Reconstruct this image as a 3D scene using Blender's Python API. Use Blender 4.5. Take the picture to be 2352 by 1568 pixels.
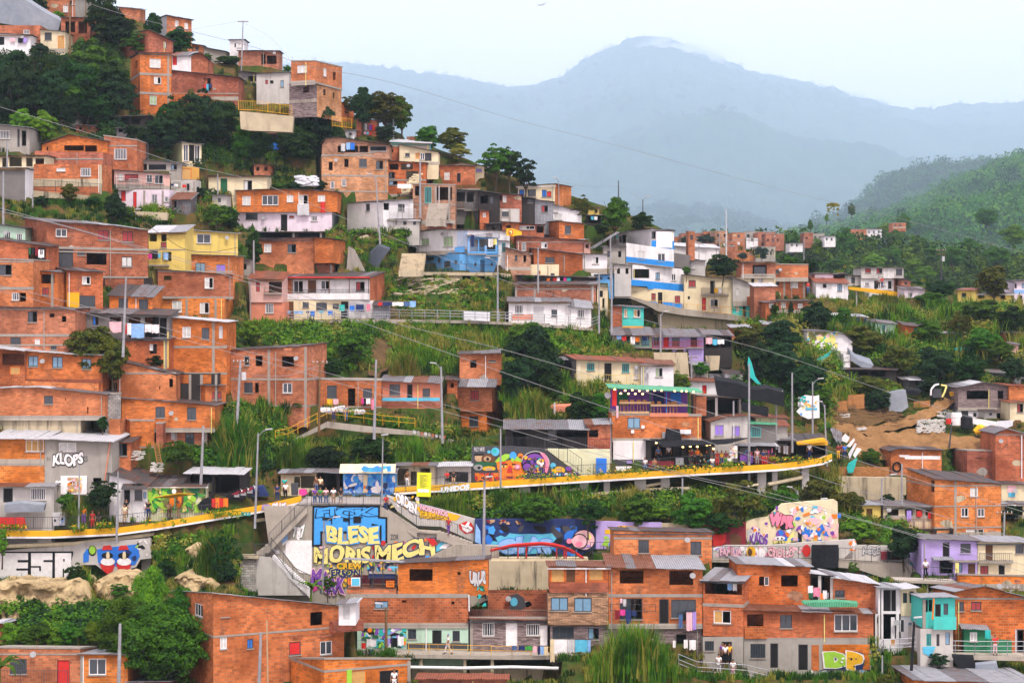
# hillside neighbourhood: camera, light, terrain, houses, walkway, murals, trees, people
import bpy,math,random;import numpy as np;from mathutils import Vector;random.seed(7);R=np.random.RandomState(11);SC=bpy.context.scene
for o in list(bpy.data.objects):
 bpy.data.objects.remove(o)
def dv(n,k,v):
 n.inputs[k].default_value=v
S=.00022;bE,cw=(1176.0,784.);cO=bpy.data.objects.new('camera',bpy.data.cameras.new('camera'));SC.collection.objects.link(cO);cO.data.angle=2*math.atan(S*1176);cO.data.sensor_width=36;cO.location=(0,0,0);cO.rotation_euler=(math.radians(90),0,0);cO.data.clip_start=1;cO.data.clip_end=60000;SC.camera=cO;SC.render.resolution_x=1024;SC.render.resolution_y=682;W=bpy.data.worlds.new('World');SC.world=W;W.use_nodes=True;nt=W.node_tree;bg=nt.nodes['Background'];sk=nt.nodes.new('ShaderNodeTexSky');sk.sky_type='NISHITA';sk.sun_disc=False;bC,bN=(math.radians(58),math.radians(160));sk.sun_elevation=bC;sk.sun_rotation=bN;sk.air_density=1.;sk.dust_density=3.;mx=nt.nodes.new('ShaderNodeMix');mx.data_type='RGBA';dv(mx,0,.88);tc=nt.nodes.new('ShaderNodeTexCoord');ns=nt.nodes.new('ShaderNodeTexNoise');dv(ns,'Scale',3.);dv(ns,'Detail',5);rp=nt.nodes.new('ShaderNodeValToRGB');rp.color_ramp.elements[0].color=(11.5,9.7,10.9,1);rp.color_ramp.elements[1].color=(13.2,11.3,12.2,1);rp.color_ramp.elements[0].position=.3;rp.color_ramp.elements[1].position=.7;nt.links.new(tc.outputs['Generated'],ns.inputs['Vector']);nt.links.new(ns.outputs['Fac'],rp.inputs['Fac']);nt.links.new(sk.outputs[0],mx.inputs[6]);nt.links.new(rp.outputs[0],mx.inputs[7]);nt.links.new(mx.outputs[2],bg.inputs[0]);dv(bg,1,.075);da=bpy.data.objects.new('sun',bpy.data.lights.new('sun','SUN'));SC.collection.objects.link(da);da.data.energy=1.5;da.data.angle=math.radians(12);da.data.color=(1.,.95,.88);sd=Vector((math.sin(bN)*math.cos(bC),math.cos(bN)*math.cos(bC),math.sin(bC)))
da.rotation_euler=sd.to_track_quat('Z','Y').to_euler();da.location=(0,-50,200);SC.view_settings.view_transform='Standard';SC.view_settings.look='None';SC.view_settings.gamma=1;SC.view_settings.exposure=1.2;SC.render.engine='CYCLES';SC.cycles.volume_bounces=3;SC.cycles.max_bounces=6;SC.cycles.transparent_max_bounces=8;cM=SC.collection
def a3(o,ad=None,aO=None,group=None,aw=None):
 if ad:
  o['label']=ad
 if aO:
  o['category']=aO
 if group:
  o['group']=group
 if aw:
  o['kind']=aw
 return o
def aV(name,dc,ad=None,aO=None,group=None):
 o=bpy.data.objects.new(name,None);cM.objects.link(o);o.location=dc;o.empty_display_size=.5;return a3(o,ad,aO,group)
def ea(o):
 v=Vector((0,0,0))
 while o is not None:
  v+=Vector(o.location);o=o.parent
 return v
class MB:
 def __init__(s):
  s.v=[];s.f=[];s.m=[];s.mi=0;s.ax=None;s.uvax=[]
 def face(s,aI,mi=None):
  n=len(s.v);s.v+=[tuple(p)for p in aI];s.f.append(tuple(range(n,n+len(aI))));s.m.append(s.mi if mi is None else mi);s.uvax.append(s.ax);return s
 def box(s,o,a,b,c,mi=None):
  o,a,b,c=map(Vector,(o,a,b,c))
  if a.cross(b).dot(c)<0:
   a,b=(b,a)
  P=[o,o+a,o+a+b,o+b,o+c,o+a+c,o+a+b+c,o+b+c]
  for q in((3,2,1,0),(4,5,6,7),(0,1,5,4),(1,2,6,5),(2,3,7,6),(3,0,4,7)):
   s.face([P[i]for i in q],mi)
  return s
 def tube(s,a,b,r,r2=None,n=6,mi=None,cap=True):
  a,b=(Vector(a),Vector(b));r2=r if r2 is None else r2;d=b-a
  if d.length<1e-06:
   return s
  d.normalize();t=d.orthogonal().normalized();w=d.cross(t);A=[a+(t*math.cos(i*2*math.pi/n)+w*math.sin(i*2*math.pi/n))*r for i in range(n)];B=[b+(t*math.cos(i*2*math.pi/n)+w*math.sin(i*2*math.pi/n))*r2 for i in range(n)]
  for i in range(n):
   s.face([A[i],A[(i+1)%n],B[(i+1)%n],B[i]],mi)
  if cap:
   s.face(A[::-1],mi);s.face(B,mi)
  return s
 def poly(s,aI,r,n=5,mi=None):
  for p,q in zip(aI[:-1],aI[1:]):
   s.tube(p,q,r,n=n,mi=mi)
  return s
 def prism(s,aI,d8,mi=None):
  e=Vector(d8);A=[Vector(p)for p in aI];B=[p+e for p in A];n=len(A);eo=Vector((0,0,0))
  for i in range(n):
   eo+=A[i].cross(A[(i+1)%n])
  if eo.dot(e)>0:
   A.reverse();B.reverse()
  s.face(A,mi);s.face(B[::-1],mi)
  for i in range(n):
   s.face([A[i],B[i],B[(i+1)%n],A[(i+1)%n]],mi)
  return s
 def build(s,name,a_,ap=None,cb=None,bS=False):
  if not isinstance(a_,(list,tuple)):
   a_=[a_]
  ag=ea(ap)if ap is not None else Vector(cb)if cb is not None else Vector((0,0,0));V=[(p[0]-ag.x,p[1]-ag.y,p[2]-ag.z)for p in s.v];me=bpy.data.meshes.new(name);me.from_pydata(V,[],s.f)
  for m in a_:
   me.materials.append(M(m)if isinstance(m,(str,tuple))else m)
  me.polygons.foreach_set('material_index',s.m);uv=me.uv_layers.new(name='UVMap').data;k=0;U=[]
  for fi,f in enumerate(s.f):
   p0,p1,p2=(Vector(s.v[f[0]]),Vector(s.v[f[1]]),Vector(s.v[f[2]]));nn=(p1-p0).cross(p2-p1);ax=s.uvax[fi]
   if ax is not None:
    ax=Vector(ax)
    if abs(nn.z)>.6*nn.length:
     ay=Vector((-ax.y,ax.x,0))
    else:
     ay=Vector((0,0,1))
    for i in f:
     p=Vector(s.v[i]);U+=[p.dot(ax),p.dot(ay)]
   elif nn.length>0 and abs(nn.z)<.75*nn.length:
    t=Vector((-nn.y,nn.x,0)).normalized()
    for i in f:
     p=s.v[i];U+=[p[0]*t.x+p[1]*t.y,p[2]]
   else:
    for i in f:
     p=s.v[i];U+=[p[0],p[1]]
  uv.foreach_set('uv',U)
  if bS:
   me.polygons.foreach_set('use_smooth',[True]*len(me.polygons))
  o=bpy.data.objects.new(name,me);cM.objects.link(o)
  if ap is not None:
   o.parent=ap
  else:
   o.location=ag
  return o
def bn(name,V,dT,a_,ap=None,dc=(0,0,0)):
 N=len(V);me=bpy.data.meshes.new(name);me.vertices.add(N*4);me.vertices.foreach_set('co',V.reshape(-1).astype(np.float32));me.loops.add(N*4);me.loops.foreach_set('vertex_index',np.arange(N*4,dtype=np.int32));me.polygons.add(N);me.polygons.foreach_set('loop_start',np.arange(0,N*4,4,dtype=np.int32));me.polygons.foreach_set('loop_total',np.full(N,4,dtype=np.int32))
 for m in a_:
  me.materials.append(M(m))
 me.polygons.foreach_set('material_index',np.asarray(dT,dtype=np.int32));me.update(calc_edges=True);o=bpy.data.objects.new(name,me);cM.objects.link(o);o.location=dc
 if ap:
  o.parent=ap
 return o
cK={}
def bG(name):
 m=bpy.data.materials.new(name);m.use_nodes=True;t=m.node_tree;b=t.nodes['Principled BSDF'];dv(b,'Specular IOR Level',.06);return(m,t,b)
def N(t,dN,**k):
 n=t.nodes.new(dN)
 for a,b in k.items():
  if a in n.bl_rna.properties:
   setattr(n,a,b)
  else:
   n.inputs[a.replace('_',' ')].default_value=b
 return n
def a8(t,eK,a,b,d4='MIX'):
 n=t.nodes.new('ShaderNodeMix');n.data_type='RGBA';n.blend_type=d4
 for i,v in((0,eK),(6,a),(7,b)):
  if isinstance(v,bpy.types.NodeSocket):
   t.links.new(v,n.inputs[i])
  elif i==0:
   dv(n,0,v)
  else:
   n.inputs[i].default_value=(*v[:3],1)
 return n.outputs[2]
def ba(t,eV,p0,p1,c0=(0,0,0),c1=(1,1,1)):
 r=t.nodes.new('ShaderNodeValToRGB');r.color_ramp.elements[0].position=p0;r.color_ramp.elements[1].position=p1;r.color_ramp.elements[0].color=(*c0,1);r.color_ramp.elements[1].color=(*c1,1);t.links.new(eV,r.inputs[0]);return r.outputs[0]
def aU(t,bH,dK=None,c7=4,bu=.6):
 n=t.nodes.new('ShaderNodeTexNoise');dv(n,'Scale',bH);dv(n,'Detail',c7);dv(n,'Roughness',bu)
 if dK is not None:
  t.links.new(dK,n.inputs['Vector'])
 return n.outputs['Fac']
def dd(t,dK,s):
 m=t.nodes.new('ShaderNodeMapping');dv(m,'Scale',s);t.links.new(dK,m.inputs['Vector']);return m.outputs[0]
def ci(t):
 return t.nodes.new('ShaderNodeObjectInfo').outputs['Random']
def bO(t):
 return t.nodes.new('ShaderNodeNewGeometry').outputs['Position']
def cp(c,k):
 return tuple((min(1,x*k)for x in c))
def d1(t,aX):
 h=t.nodes.new('ShaderNodeHueSaturation');t.links.new(aX,h.inputs['Color']);o=ci(t)
 for s,lo,hi in(('Hue',.494,.503),('Value',.74,1.15),('Saturation',.87,1.03)):
  mr=t.nodes.new('ShaderNodeMapRange');dv(mr,'To Min',lo);dv(mr,'To Max',hi);t.links.new(o,mr.inputs['Value']);t.links.new(mr.outputs[0],h.inputs[s])
 return h.outputs[0]
def aZ(c,ec=(.36,.2,.1),cB=.8):
 m,t,b=bG('brick');uv=t.nodes.new('ShaderNodeTexCoord').outputs['UV'];w=bO(t);k=N(t,'ShaderNodeTexBrick');t.links.new(uv,k.inputs['Vector']);dv(k,'Scale',1);dv(k,'Brick Width',.42);dv(k,'Row Height',.23);dv(k,'Mortar Size',.024);dv(k,'Mortar Smooth',.3);dv(k,'Color1',(*cp(c,1.35),1));dv(k,'Color2',(*cp(c,.62),1));dv(k,'Mortar',(*ec,1));dv(k,'Bias',-.1);aX=a8(t,ba(t,aU(t,.35,w,5),.4,.72),k.outputs['Color'],cp(c,.45),'MIX');aX=a8(t,ba(t,aU(t,1.1,w,6,.7),.6,.74),aX,(c[0]*1.05,c[1]*1.3,c[2]*1.5));st=ba(t,aU(t,1,dd(t,w,(1.1,1.1,.16)),5,.7),.54,.78);f=t.nodes.new('ShaderNodeMath');f.operation='MULTIPLY';t.links.new(st,f.inputs[0]);dv(f,1,cB);aX=a8(t,f.outputs[0],aX,(.1,.07,.055));aX=d1(t,aX);t.links.new(aX,b.inputs['Base Color']);dv(b,'Roughness',.9);bp=t.nodes.new('ShaderNodeBump');dv(bp,'Strength',.5);dv(bp,'Distance',.02);dM=t.nodes.new('ShaderNodeMath');dM.operation='SUBTRACT';dv(dM,0,1);t.links.new(k.outputs['Fac'],dM.inputs[1]);t.links.new(dM.outputs[0],bp.inputs['Height']);t.links.new(bp.outputs[0],b.inputs['Normal']);return m
def al(c,cB=.6,dV=(.13,.11,.085)):
 m,t,b=bG('plaster');w=bO(t);aX=a8(t,ba(t,aU(t,.8,w,6,.65),.35,.75),c,cp(c,.78));st=ba(t,aU(t,1,dd(t,w,(1.5,1.5,.14)),6,.7),.52,.82);f=t.nodes.new('ShaderNodeMath');f.operation='MULTIPLY';t.links.new(st,f.inputs[0]);dv(f,1,cB);aX=a8(t,f.outputs[0],aX,dV);aX=a8(t,ba(t,aU(t,2.7,w,7,.75),.62,.7),aX,cp(c,.6));t.links.new(aX,b.inputs['Base Color']);dv(b,'Roughness',.85);return m
def bT(c):
 m,t,b=bG('stone_cladding');uv=t.nodes.new('ShaderNodeTexCoord').outputs['UV'];k=N(t,'ShaderNodeTexBrick');t.links.new(uv,k.inputs['Vector']);dv(k,'Scale',1);dv(k,'Brick Width',.5);dv(k,'Row Height',.1);dv(k,'Mortar Size',.012);dv(k,'Color1',(*cp(c,1.5),1));dv(k,'Color2',(*cp(c,.5),1));dv(k,'Mortar',(*cp(c,.35),1));t.links.new(k.outputs[0],b.inputs['Base Color']);dv(b,'Roughness',.9);return m
def bc(c,du=.3):
 m,t,b=bG('zinc');uv=t.nodes.new('ShaderNodeTexCoord').outputs['UV'];w=bO(t);wv=t.nodes.new('ShaderNodeTexWave');dv(wv,'Scale',1.6);wv.bands_direction='X';t.links.new(uv,wv.inputs['Vector']);r=ba(t,aU(t,.9,dd(t,w,(1,1,1)),6,.7),.62-du*.3,.7-du*.3+.06);aX=a8(t,ba(t,aU(t,2.,w,3),.3,.8),c,cp(c,.6));aX=a8(t,r,aX,(.17,.065,.035));aX=a8(t,wv.outputs['Fac'],a8(t,.4,aX,(.02,.02,.02)),aX);t.links.new(aX,b.inputs['Base Color']);dv(b,'Roughness',.6);dv(b,'Metallic',.15);bp=t.nodes.new('ShaderNodeBump');dv(bp,'Strength',.8);dv(bp,'Distance',.04);t.links.new(wv.outputs['Fac'],bp.inputs['Height']);t.links.new(bp.outputs[0],b.inputs['Normal']);return m
def aQ(c,bu=.6,dw=0,name='paint',em=0):
 m,t,b=bG(name);w=bO(t);aX=a8(t,ba(t,aU(t,3,w,4),.35,.7),c,cp(c,.8));t.links.new(aX,b.inputs['Base Color']);dv(b,'Roughness',bu);dv(b,'Metallic',dw);dv(b,'Specular IOR Level',.5 if bu<.3 else .15)
 if em:
  dv(b,'Emission Color',(*c,1));dv(b,'Emission Strength',em)
 return m
def a4(c,c2,sc=1.2):
 m,t,b=bG('foliage');w=bO(t);aX=a8(t,ba(t,aU(t,sc,w,4,.7),.35,.68),c,c2);h=t.nodes.new('ShaderNodeHueSaturation');t.links.new(aX,h.inputs['Color']);mr=t.nodes.new('ShaderNodeMapRange');dv(mr,'To Min',.475);dv(mr,'To Max',.52);t.links.new(ci(t),mr.inputs['Value']);t.links.new(mr.outputs[0],h.inputs['Hue']);mr=t.nodes.new('ShaderNodeMapRange');dv(mr,'To Min',.75);dv(mr,'To Max',1.3);t.links.new(ci(t),mr.inputs['Value']);t.links.new(mr.outputs[0],h.inputs['Value']);t.links.new(h.outputs[0],b.inputs['Base Color']);dv(b,'Roughness',.65);tr=t.nodes.new('ShaderNodeBsdfTranslucent');t.links.new(h.outputs[0],tr.inputs['Color']);ms=t.nodes.new('ShaderNodeMixShader');dv(ms,0,.3);t.links.new(b.outputs[0],ms.inputs[1]);t.links.new(tr.outputs[0],ms.inputs[2]);t.links.new(ms.outputs[0],t.nodes['Material Output'].inputs['Surface']);return m
def cq():
 m,t,b=bG('hillside_soil');w=bO(t);aX=a8(t,ba(t,aU(t,.25,w,8,.7),.42,.58),(.03,.06,.008),(.1,.055,.02));aX=a8(t,ba(t,aU(t,1.4,w,6),.45,.7),aX,(.018,.04,.007));t.links.new(aX,b.inputs['Base Color']);dv(b,'Roughness',1);return m
def a5(c1,c2,sc=.5,p0=.4,p1=.6,name='mixed',bu=.9,cL=(1,1,1)):
 m,t,b=bG(name);w=dd(t,bO(t),cL);aX=a8(t,ba(t,aU(t,sc,w,7,.7),p0,p1),c1,c2);aX=a8(t,ba(t,aU(t,sc*5,w,5,.7),.5,.8),aX,cp(c2,.7));t.links.new(aX,b.inputs['Base Color']);dv(b,'Roughness',bu);bp=t.nodes.new('ShaderNodeBump');dv(bp,'Strength',.6);dv(bp,'Distance',.2);t.links.new(aU(t,sc*2,w,6),bp.inputs['Height']);t.links.new(bp.outputs[0],b.inputs['Normal']);return m
di=dict(white=(.78,.76,.74),black=(.012,.012,.014),grey=(.28,.28,.28),dgrey=(.06,.062,.068),lgrey=(.5,.5,.5),red=(.55,.03,.025),orange=(.75,.19,.02),yellow=(.75,.42,.02),lyellow=(.78,.68,.22),green=(.05,.3,.05),dgreen=(.02,.11,.05),teal=(.03,.42,.38),cyan=(.1,.45,.62),blue=(.03,.17,.6),navy=(.02,.035,.12),lblue=(.25,.45,.75),pink=(.75,.22,.32),lpink=(.75,.45,.48),lilac=(.36,.26,.62),purple=(.18,.06,.32),brown=(.12,.055,.025),tan=(.45,.3,.17),cream=(.7,.58,.36),skin=(.33,.16,.09),lime=(.3,.55,.05),magenta=(.6,.05,.25),skyb=(.06,.33,.75),jeans=(.07,.13,.28),olive=(.16,.16,.05),sign_yellow=(.72,.72,.03),maroon=(.2,.02,.03));ek={'b1':lambda:aZ((.52,.13,.022)),'b2':lambda:aZ((.46,.105,.03)),'b3':lambda:aZ((.48,.15,.055),cB=.35),'b4':lambda:aZ((.36,.09,.03),cB=.8),'b5':lambda:aZ((.56,.15,.028),(.42,.27,.13),.35),'b6':lambda:aZ((.48,.21,.08),(.4,.32,.24),.4),'W':lambda:al((.72,.71,.7),.55),'C':lambda:al((.68,.59,.38),.5),'Y':lambda:al((.66,.5,.13),.45),'P':lambda:al((.66,.4,.34),.4),'PW':lambda:al((.7,.6,.66),.4),'G':lambda:al((.33,.31,.27),.7),'LG':lambda:al((.48,.46,.42),.7),'B':lambda:al((.12,.36,.68),.3),'BB':lambda:al((.03,.25,.66),.15),'T':lambda:al((.07,.5,.43),.35),'L':lambda:al((.42,.33,.62),.3),'MI':lambda:al((.42,.6,.46),.5),'YG':lambda:al((.6,.62,.33),.3),'O':lambda:al((.55,.3,.07),.3),'S':lambda:al((.6,.22,.13),.4),'DG':lambda:al((.03,.17,.08),.3),'D':lambda:al((.035,.03,.028),.3),'GB':lambda:al((.16,.15,.14),.6),'CO':lambda:al((.37,.33,.27),.85,(.06,.05,.04)),'CR':lambda:al((.46,.39,.26),1.6,(.05,.045,.035)),'YW':lambda:al((.72,.39,.02),.3),'PG':lambda:al((.6,.6,.38),.2),'ST':lambda:bT((.32,.19,.11)),'ST2':lambda:bT((.22,.17,.16)),'bl':lambda:aZ((.33,.31,.28),(.2,.19,.17)),'z1':lambda:bc((.36,.37,.39),.1),'z2':lambda:bc((.2,.2,.21),.35),'z3':lambda:bc((.3,.14,.09),.8),'z4':lambda:bc((.62,.63,.64),0),'z5':lambda:bc((.09,.085,.085),.4),'tile':lambda:bc((.34,.1,.05),.5),'z6':lambda:bc((.12,.45,.25),.1),'slab':lambda:al((.3,.27,.23),.9),'glass':lambda:aQ((.035,.045,.055),.12,0,'glass'),'dark':lambda:aQ((.012,.011,.011),.7,0,'flat_black'),'curtain':lambda:aQ((.55,.55,.52),.5,0,'curtain'),'bglass':lambda:aQ((.16,.3,.42),.15,0,'blue_glass'),'gglass':lambda:aQ((.3,.42,.22),.2,0,'green_glass'),'ocur':lambda:aQ((.52,.3,.1),.5,0,'curtain'),'rcur':lambda:aQ((.35,.05,.05),.5,0,'curtain'),'pgl':lambda:aQ((.28,.17,.62),.3),'metal':lambda:aQ((.3,.31,.33),.45,.4,'metal'),'pole':lambda:a5((.32,.32,.33),(.22,.22,.23),.6,.3,.7,'pole_concrete',.8),'wood':lambda:a5((.22,.13,.06),(.12,.07,.035),2,.3,.7,'wood',.9),'bamboo':lambda:a5((.42,.2,.07),(.25,.11,.04),2,.3,.7,'bamboo',.9),'tarp':lambda:a5((.17,.2,.24),(.27,.29,.31),.4,.3,.7,'tarp',.55),'btarp':lambda:a5((.01,.011,.013),(.022,.023,.026),.8,.3,.7,'black_tarp',.95),'starp':lambda:a5((.045,.055,.07),(.09,.1,.12),.6,.3,.7,'slate_tarp',.9),'wtarp':lambda:a5((.55,.58,.62),(.7,.7,.7),.6,.3,.7,'white_tarp',.6),'ground':cq,'soil':lambda:a5((.13,.075,.03),(.07,.045,.02),.5,.35,.65,'bare_soil'),'dirt':lambda:a5((.27,.15,.06),(.16,.085,.035),.5,.35,.65,'dirt_road'),'rock':lambda:a5((.42,.32,.17),(.17,.12,.06),.6,.42,.72,'rock'),'bark':lambda:a5((.1,.075,.05),(.05,.04,.03),3,.3,.7,'bark'),'paving':lambda:al((.34,.31,.28),.5),'lf1':lambda:a4((.008,.027,.005),(.024,.064,.008)),'lf2':lambda:a4((.02,.07,.006),(.07,.17,.012)),'lf3':lambda:a4((.048,.12,.008),(.14,.25,.014)),'lf4':lambda:a4((.03,.06,.008),(.12,.115,.015)),'lf5':lambda:a4((.12,.14,.018),(.27,.23,.045)),'lf6':lambda:a4((.008,.026,.01),(.022,.053,.013)),'far':lambda:a4((.02,.065,.01),(.075,.16,.018),.03),'mtn':lambda:a4((.02,.05,.03),(.05,.11,.05),.005)}  # the dark entry: one even near-black for door leaves, vent discs, eyes, mouths
def M(k):
 if isinstance(k,bpy.types.Material):
  return k
 if k not in cK:
  if isinstance(k,tuple):
   cK[k]=aQ(k)
  elif k in ek:
   cK[k]=ek[k]();cK[k].name=cK[k].name.split('.')[0]+'_'+k if len(k)>2 or 1 else k
  elif k.startswith('g:'):
   cK[k]=aQ(di[k[2:]],.25,0,'glazing')
  else:
   cK[k]=aQ(di[k],.75);cK[k].name='paint_'+k
 return cK[k]
PX=np.array([0,300,588,880,1176,1470,1764,2058,2352],float);PY=np.array([1900,1700,1568,1440,1320,1240,1140,1000,880,760,640,520,400,300,200,100,0,-120],float);TD=np.array([[135,135,135,133,130,130,130,132,138],[150,150,150,148,146,146,146,150,155],[158,158,158,156,154,154,154,158,164],[166,166,166,163,160,160,161,166,174],[174,175,176,174,172,172,173,180,190],[181,183,185,186,186,186,188,196,205],[187,189,193,195,197,200,206,214,216],[192,195,203,207,210,214,222,230,228],[195,199,210,216,220,225,235,244,242],[198,205,224,232,237,243,252,262,270],[203,215,238,247,252,260,275,295,310],[216,232,250,258,265,280,300,330,350],[235,248,263,272,280,305,330,360,380],[255,262,276,285,300,330,350,380,400],[270,276,290,300,320,350,370,400,420],[288,292,305,318,340,370,390,420,440],[306,310,320,335,360,390,410,440,460],[328,332,342,355,380,410,430,460,480]],float);RX=[-400,0,200,300,440,600,700,790,870,950,1090,1250,1380,1500,1600,1700,1850,2000,2100,2352,2800];RY=[-200,-60,0,40,105,150,170,235,285,318,372,425,470,515,575,598,622,640,655,675,700]
def cg(px):
 return float(np.interp(px,RX,RY))
def TY(px,py):
 py=max(min(py,1899),cg(px)-25);aX=[np.interp(px,PX,TD[i])for i in range(len(PY))];return float(np.interp(-py,-PY,aX))
def P3(px,py,Y):
 return Vector(((px-bE)*S*Y,Y,(cw-py)*S*Y))
def G(px,py,dY=0):
 return P3(px,py,TY(px,py)+dY)
def gz(x,Y):
 px=x/(Y*S)+bE;lo,hi=(cg(px),1899)
 for _ in range(22):
  cP=(lo+hi)/2
  if TY(px,cP)>Y:
   lo=cP
  else:
   hi=cP
 return(cw-(lo+hi)/2)*S*Y
def bm(x,y,a2=0):
 xi=np.floor(x).astype(int);yi=np.floor(y).astype(int);xf=x-xi;yf=y-yi
 def h(a,b):
  n=a*374761393+b*668265263+a2*1442695041&2147483647;n=(n^n>>13)*1274126177&2147483647;return(n&65535)/65535.0
 u=xf*xf*(3-2*xf);v=yf*yf*(3-2*yf);return(h(xi,yi)*(1-u)+h(xi+1,yi)*u)*(1-v)+(h(xi,yi+1)*(1-u)+h(xi+1,yi+1)*u)*v
def dD(x,y,o=4,a2=0):
 s=0;a=.5
 for i in range(o):
  s=s+a*bm(x*2**i,y*2**i,a2+i);a*=.5
 return s
def a7(name,V,nu,nv,aG,bS=True):
 cG=np.arange(nu*nv).reshape(nv,nu);F=np.stack([cG[:-1,:-1],cG[:-1,1:],cG[1:,1:],cG[1:,:-1]],-1).reshape(-1,4);me=bpy.data.meshes.new(name);me.vertices.add(len(V));me.vertices.foreach_set('co',V.astype(np.float32).reshape(-1));me.loops.add(len(F)*4);me.loops.foreach_set('vertex_index',F.reshape(-1).astype(np.int32));me.polygons.add(len(F));me.polygons.foreach_set('loop_start',np.arange(0,len(F)*4,4,dtype=np.int32));me.polygons.foreach_set('loop_total',np.full(len(F),4,dtype=np.int32));me.materials.append(M(aG));me.update(calc_edges=True);me.polygons.foreach_set('use_smooth',[bS]*len(F));o=bpy.data.objects.new(name,me);cM.objects.link(o);return o
cf=[];cE=[]
def bw(dP,dI,D0,D1,zf,dk=45,bs=.25):
 if dP>dI:
  dP,dI,D0,D1=(dI,dP,D1,D0)
 cE.append((dP,dI,D0,D1,zf,dk,bs))
def bV(x,y,z,cV=.5):
 p=x/(y*S)+bE
 for p0,p1,D0,D1,zf,rc,bk in cE:
  D=D0+(D1-D0)*np.clip((p-p0)/max(1e-06,p1-p0),0,1);m=(p>p0-3)&(p<p1+3)&(y<D+bk)&(y>D-rc)
  if m.any():
   z=np.where(m,np.minimum(z,zf*y/D-.12),z)
 for ax,ay,ux,uy,w,d,pz in cf:
  rx,ry=(x-ax,y-ay);s=rx*ux+ry*uy;t=-rx*uy+ry*ux;m=(s>-cV)&(s<w+cV)&(t>-.25)&(t<d+cV)
  if m.any():
   z=np.where(m,np.clip(pz-.05,z-9,z+1.2),z)
 return z
def cj():
 db=np.arange(-260,2640,8.);dq=[];NR=250
 for px in db:
  pr=cg(px);py=1899+(pr-1899)*np.arange(NR)/(NR-1);e4=np.array([np.interp(px,PX,TD[i])for i in range(len(PY))]);Y=np.interp(-np.maximum(py,pr-25),-PY,e4);dq.append((px,Y,py))
 V=[]
 for px,Y,py in dq:
  x=(px-bE)*S*Y;z=(cw-py)*S*Y;z=z+(dD(x*.25,Y*.25,3,5)-.45)*1.;c=np.stack([x,Y,z],1).tolist();zl=(cw-py[-1])*S*Y[-1]
  for dy,dz in((4,.4),(10,3),(22,10),(45,26),(80,48),(140,75),(230,95)):
   c.append(((px-bE)*S*(Y[-1]+dy),Y[-1]+dy,max(zl-dz,-60)))
  for eM,Yn in((2300,110),(3400,70),(6000,35),(9000,15)):
   c.insert(0,((px-bE)*S*Yn,Yn,max((cw-eM)*S*Yn,-38)))
  V.append(c)
 V=np.array(V).transpose(1,0,2);nv,nu=V.shape[:2];V=V.reshape(-1,3);V[:,2]=bV(V[:,0],V[:,1],V[:,2]);o=a7('hillside',V,nu,nv,'ground');a3(o,aw='structure');return o
g=MB();g.face([(-13900,-19,-62.5),(15900,-19,-62.5),(15900,24400,-62.5),(-13900,24400,-62.5)]);a3(g.build('valley_ground','ground'),aw='structure')
def cm(name,xs,ys,Y0,Y1,aE,aG,d7,cH,a2,nx=330,ny=110,bs=400,bU=0):
 db=np.linspace(xs[0],xs[-1],nx);b0=np.interp(db,xs,ys);ts=np.linspace(0,1,ny);V=[]
 for t in ts:
  Y=Y0+(Y1-Y0)*t;zt=(cw-b0)*S*Y1;z=aE+(zt-aE)*t**.85;x=(db-bE)*S*(Y0+(Y1-Y0)*(.25+.75*t))if bU else(db-bE)*S*Y;z=z+(dD(x/(cH*9),np.full_like(x,Y)/(cH*9),4,a2)-.47)*bU*math.sin(math.pi*min(1,t));V.append(np.stack([x,np.full_like(x,Y),z],1))
 for d,k in((.25,.05),(.6,.35),(1,1)):
  Y=Y1+bs*d;zt=(cw-b0)*S*Y1;V.append(np.stack([(db-bE)*S*Y,np.full(nx,Y),zt+(aE-zt)*k],1))
 V=np.concatenate(V);q=R.rand(nx*0+1);a=dD(V[:,0]/cH,(V[:,1]*.8+V[:,2]*1.4)/cH,3,a2+9);V[:,2]+=(np.abs(a-.47)*-2.2+.35)*d7;o=a7(name,V,nx,len(ts)+3,aG);a3(o,aw='structure');return o
MX,MZ=([-600,0,400,600,700,770,900,1000,1170,1230,1290,1340,1400,1440,1480,1530,1600,1660,1740,1830,1900,1960,2060,2100,2150,2220,2300,2352,2900],[260,215,175,160,145,146,158,172,205,200,180,140,112,95,88,92,112,140,172,185,200,222,248,254,250,240,242,238,250]);cm('mountain',MX,MZ,7500,18800,-60,'mtn',80,145,3,nx=900,ny=120,bs=4000,bU=600);cm('mountain_spur',[1100,1200,1400,1520,1650,1760,1880,2000,2200,2500],[600,540,500,478,490,520,555,580,600,640],4800,9200,-60,'mtn',42,80,21,nx=360,ny=60,bs=1400,bU=240);cm('forest_hill',[1820,1880,1950,1985,2030,2075,2110,2160,2220,2270,2352,2500,2900],[560,530,500,470,430,412,404,396,394,388,372,360,330],2700,5000,-60,'far',36,48,33,nx=300,ny=90,bs=500,bU=100);cm('green_hill',[1640,1720,1800,1880,1960,2040,2100,2160,2230,2290,2352,2500,2900],[590,578,565,552,535,512,490,462,425,398,372,340,300],700,2900,-40,'far',17,22,44,nx=330,ny=150,bs=700,bU=110);cm('village_ridge',[1300,1450,1560,1700,1900,2000,2100,2352,2700],[640,612,600,598,604,608,620,640,660],470,640,-45,'far',8,4,51,nx=200,ny=40,bs=120,bU=4)
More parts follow.
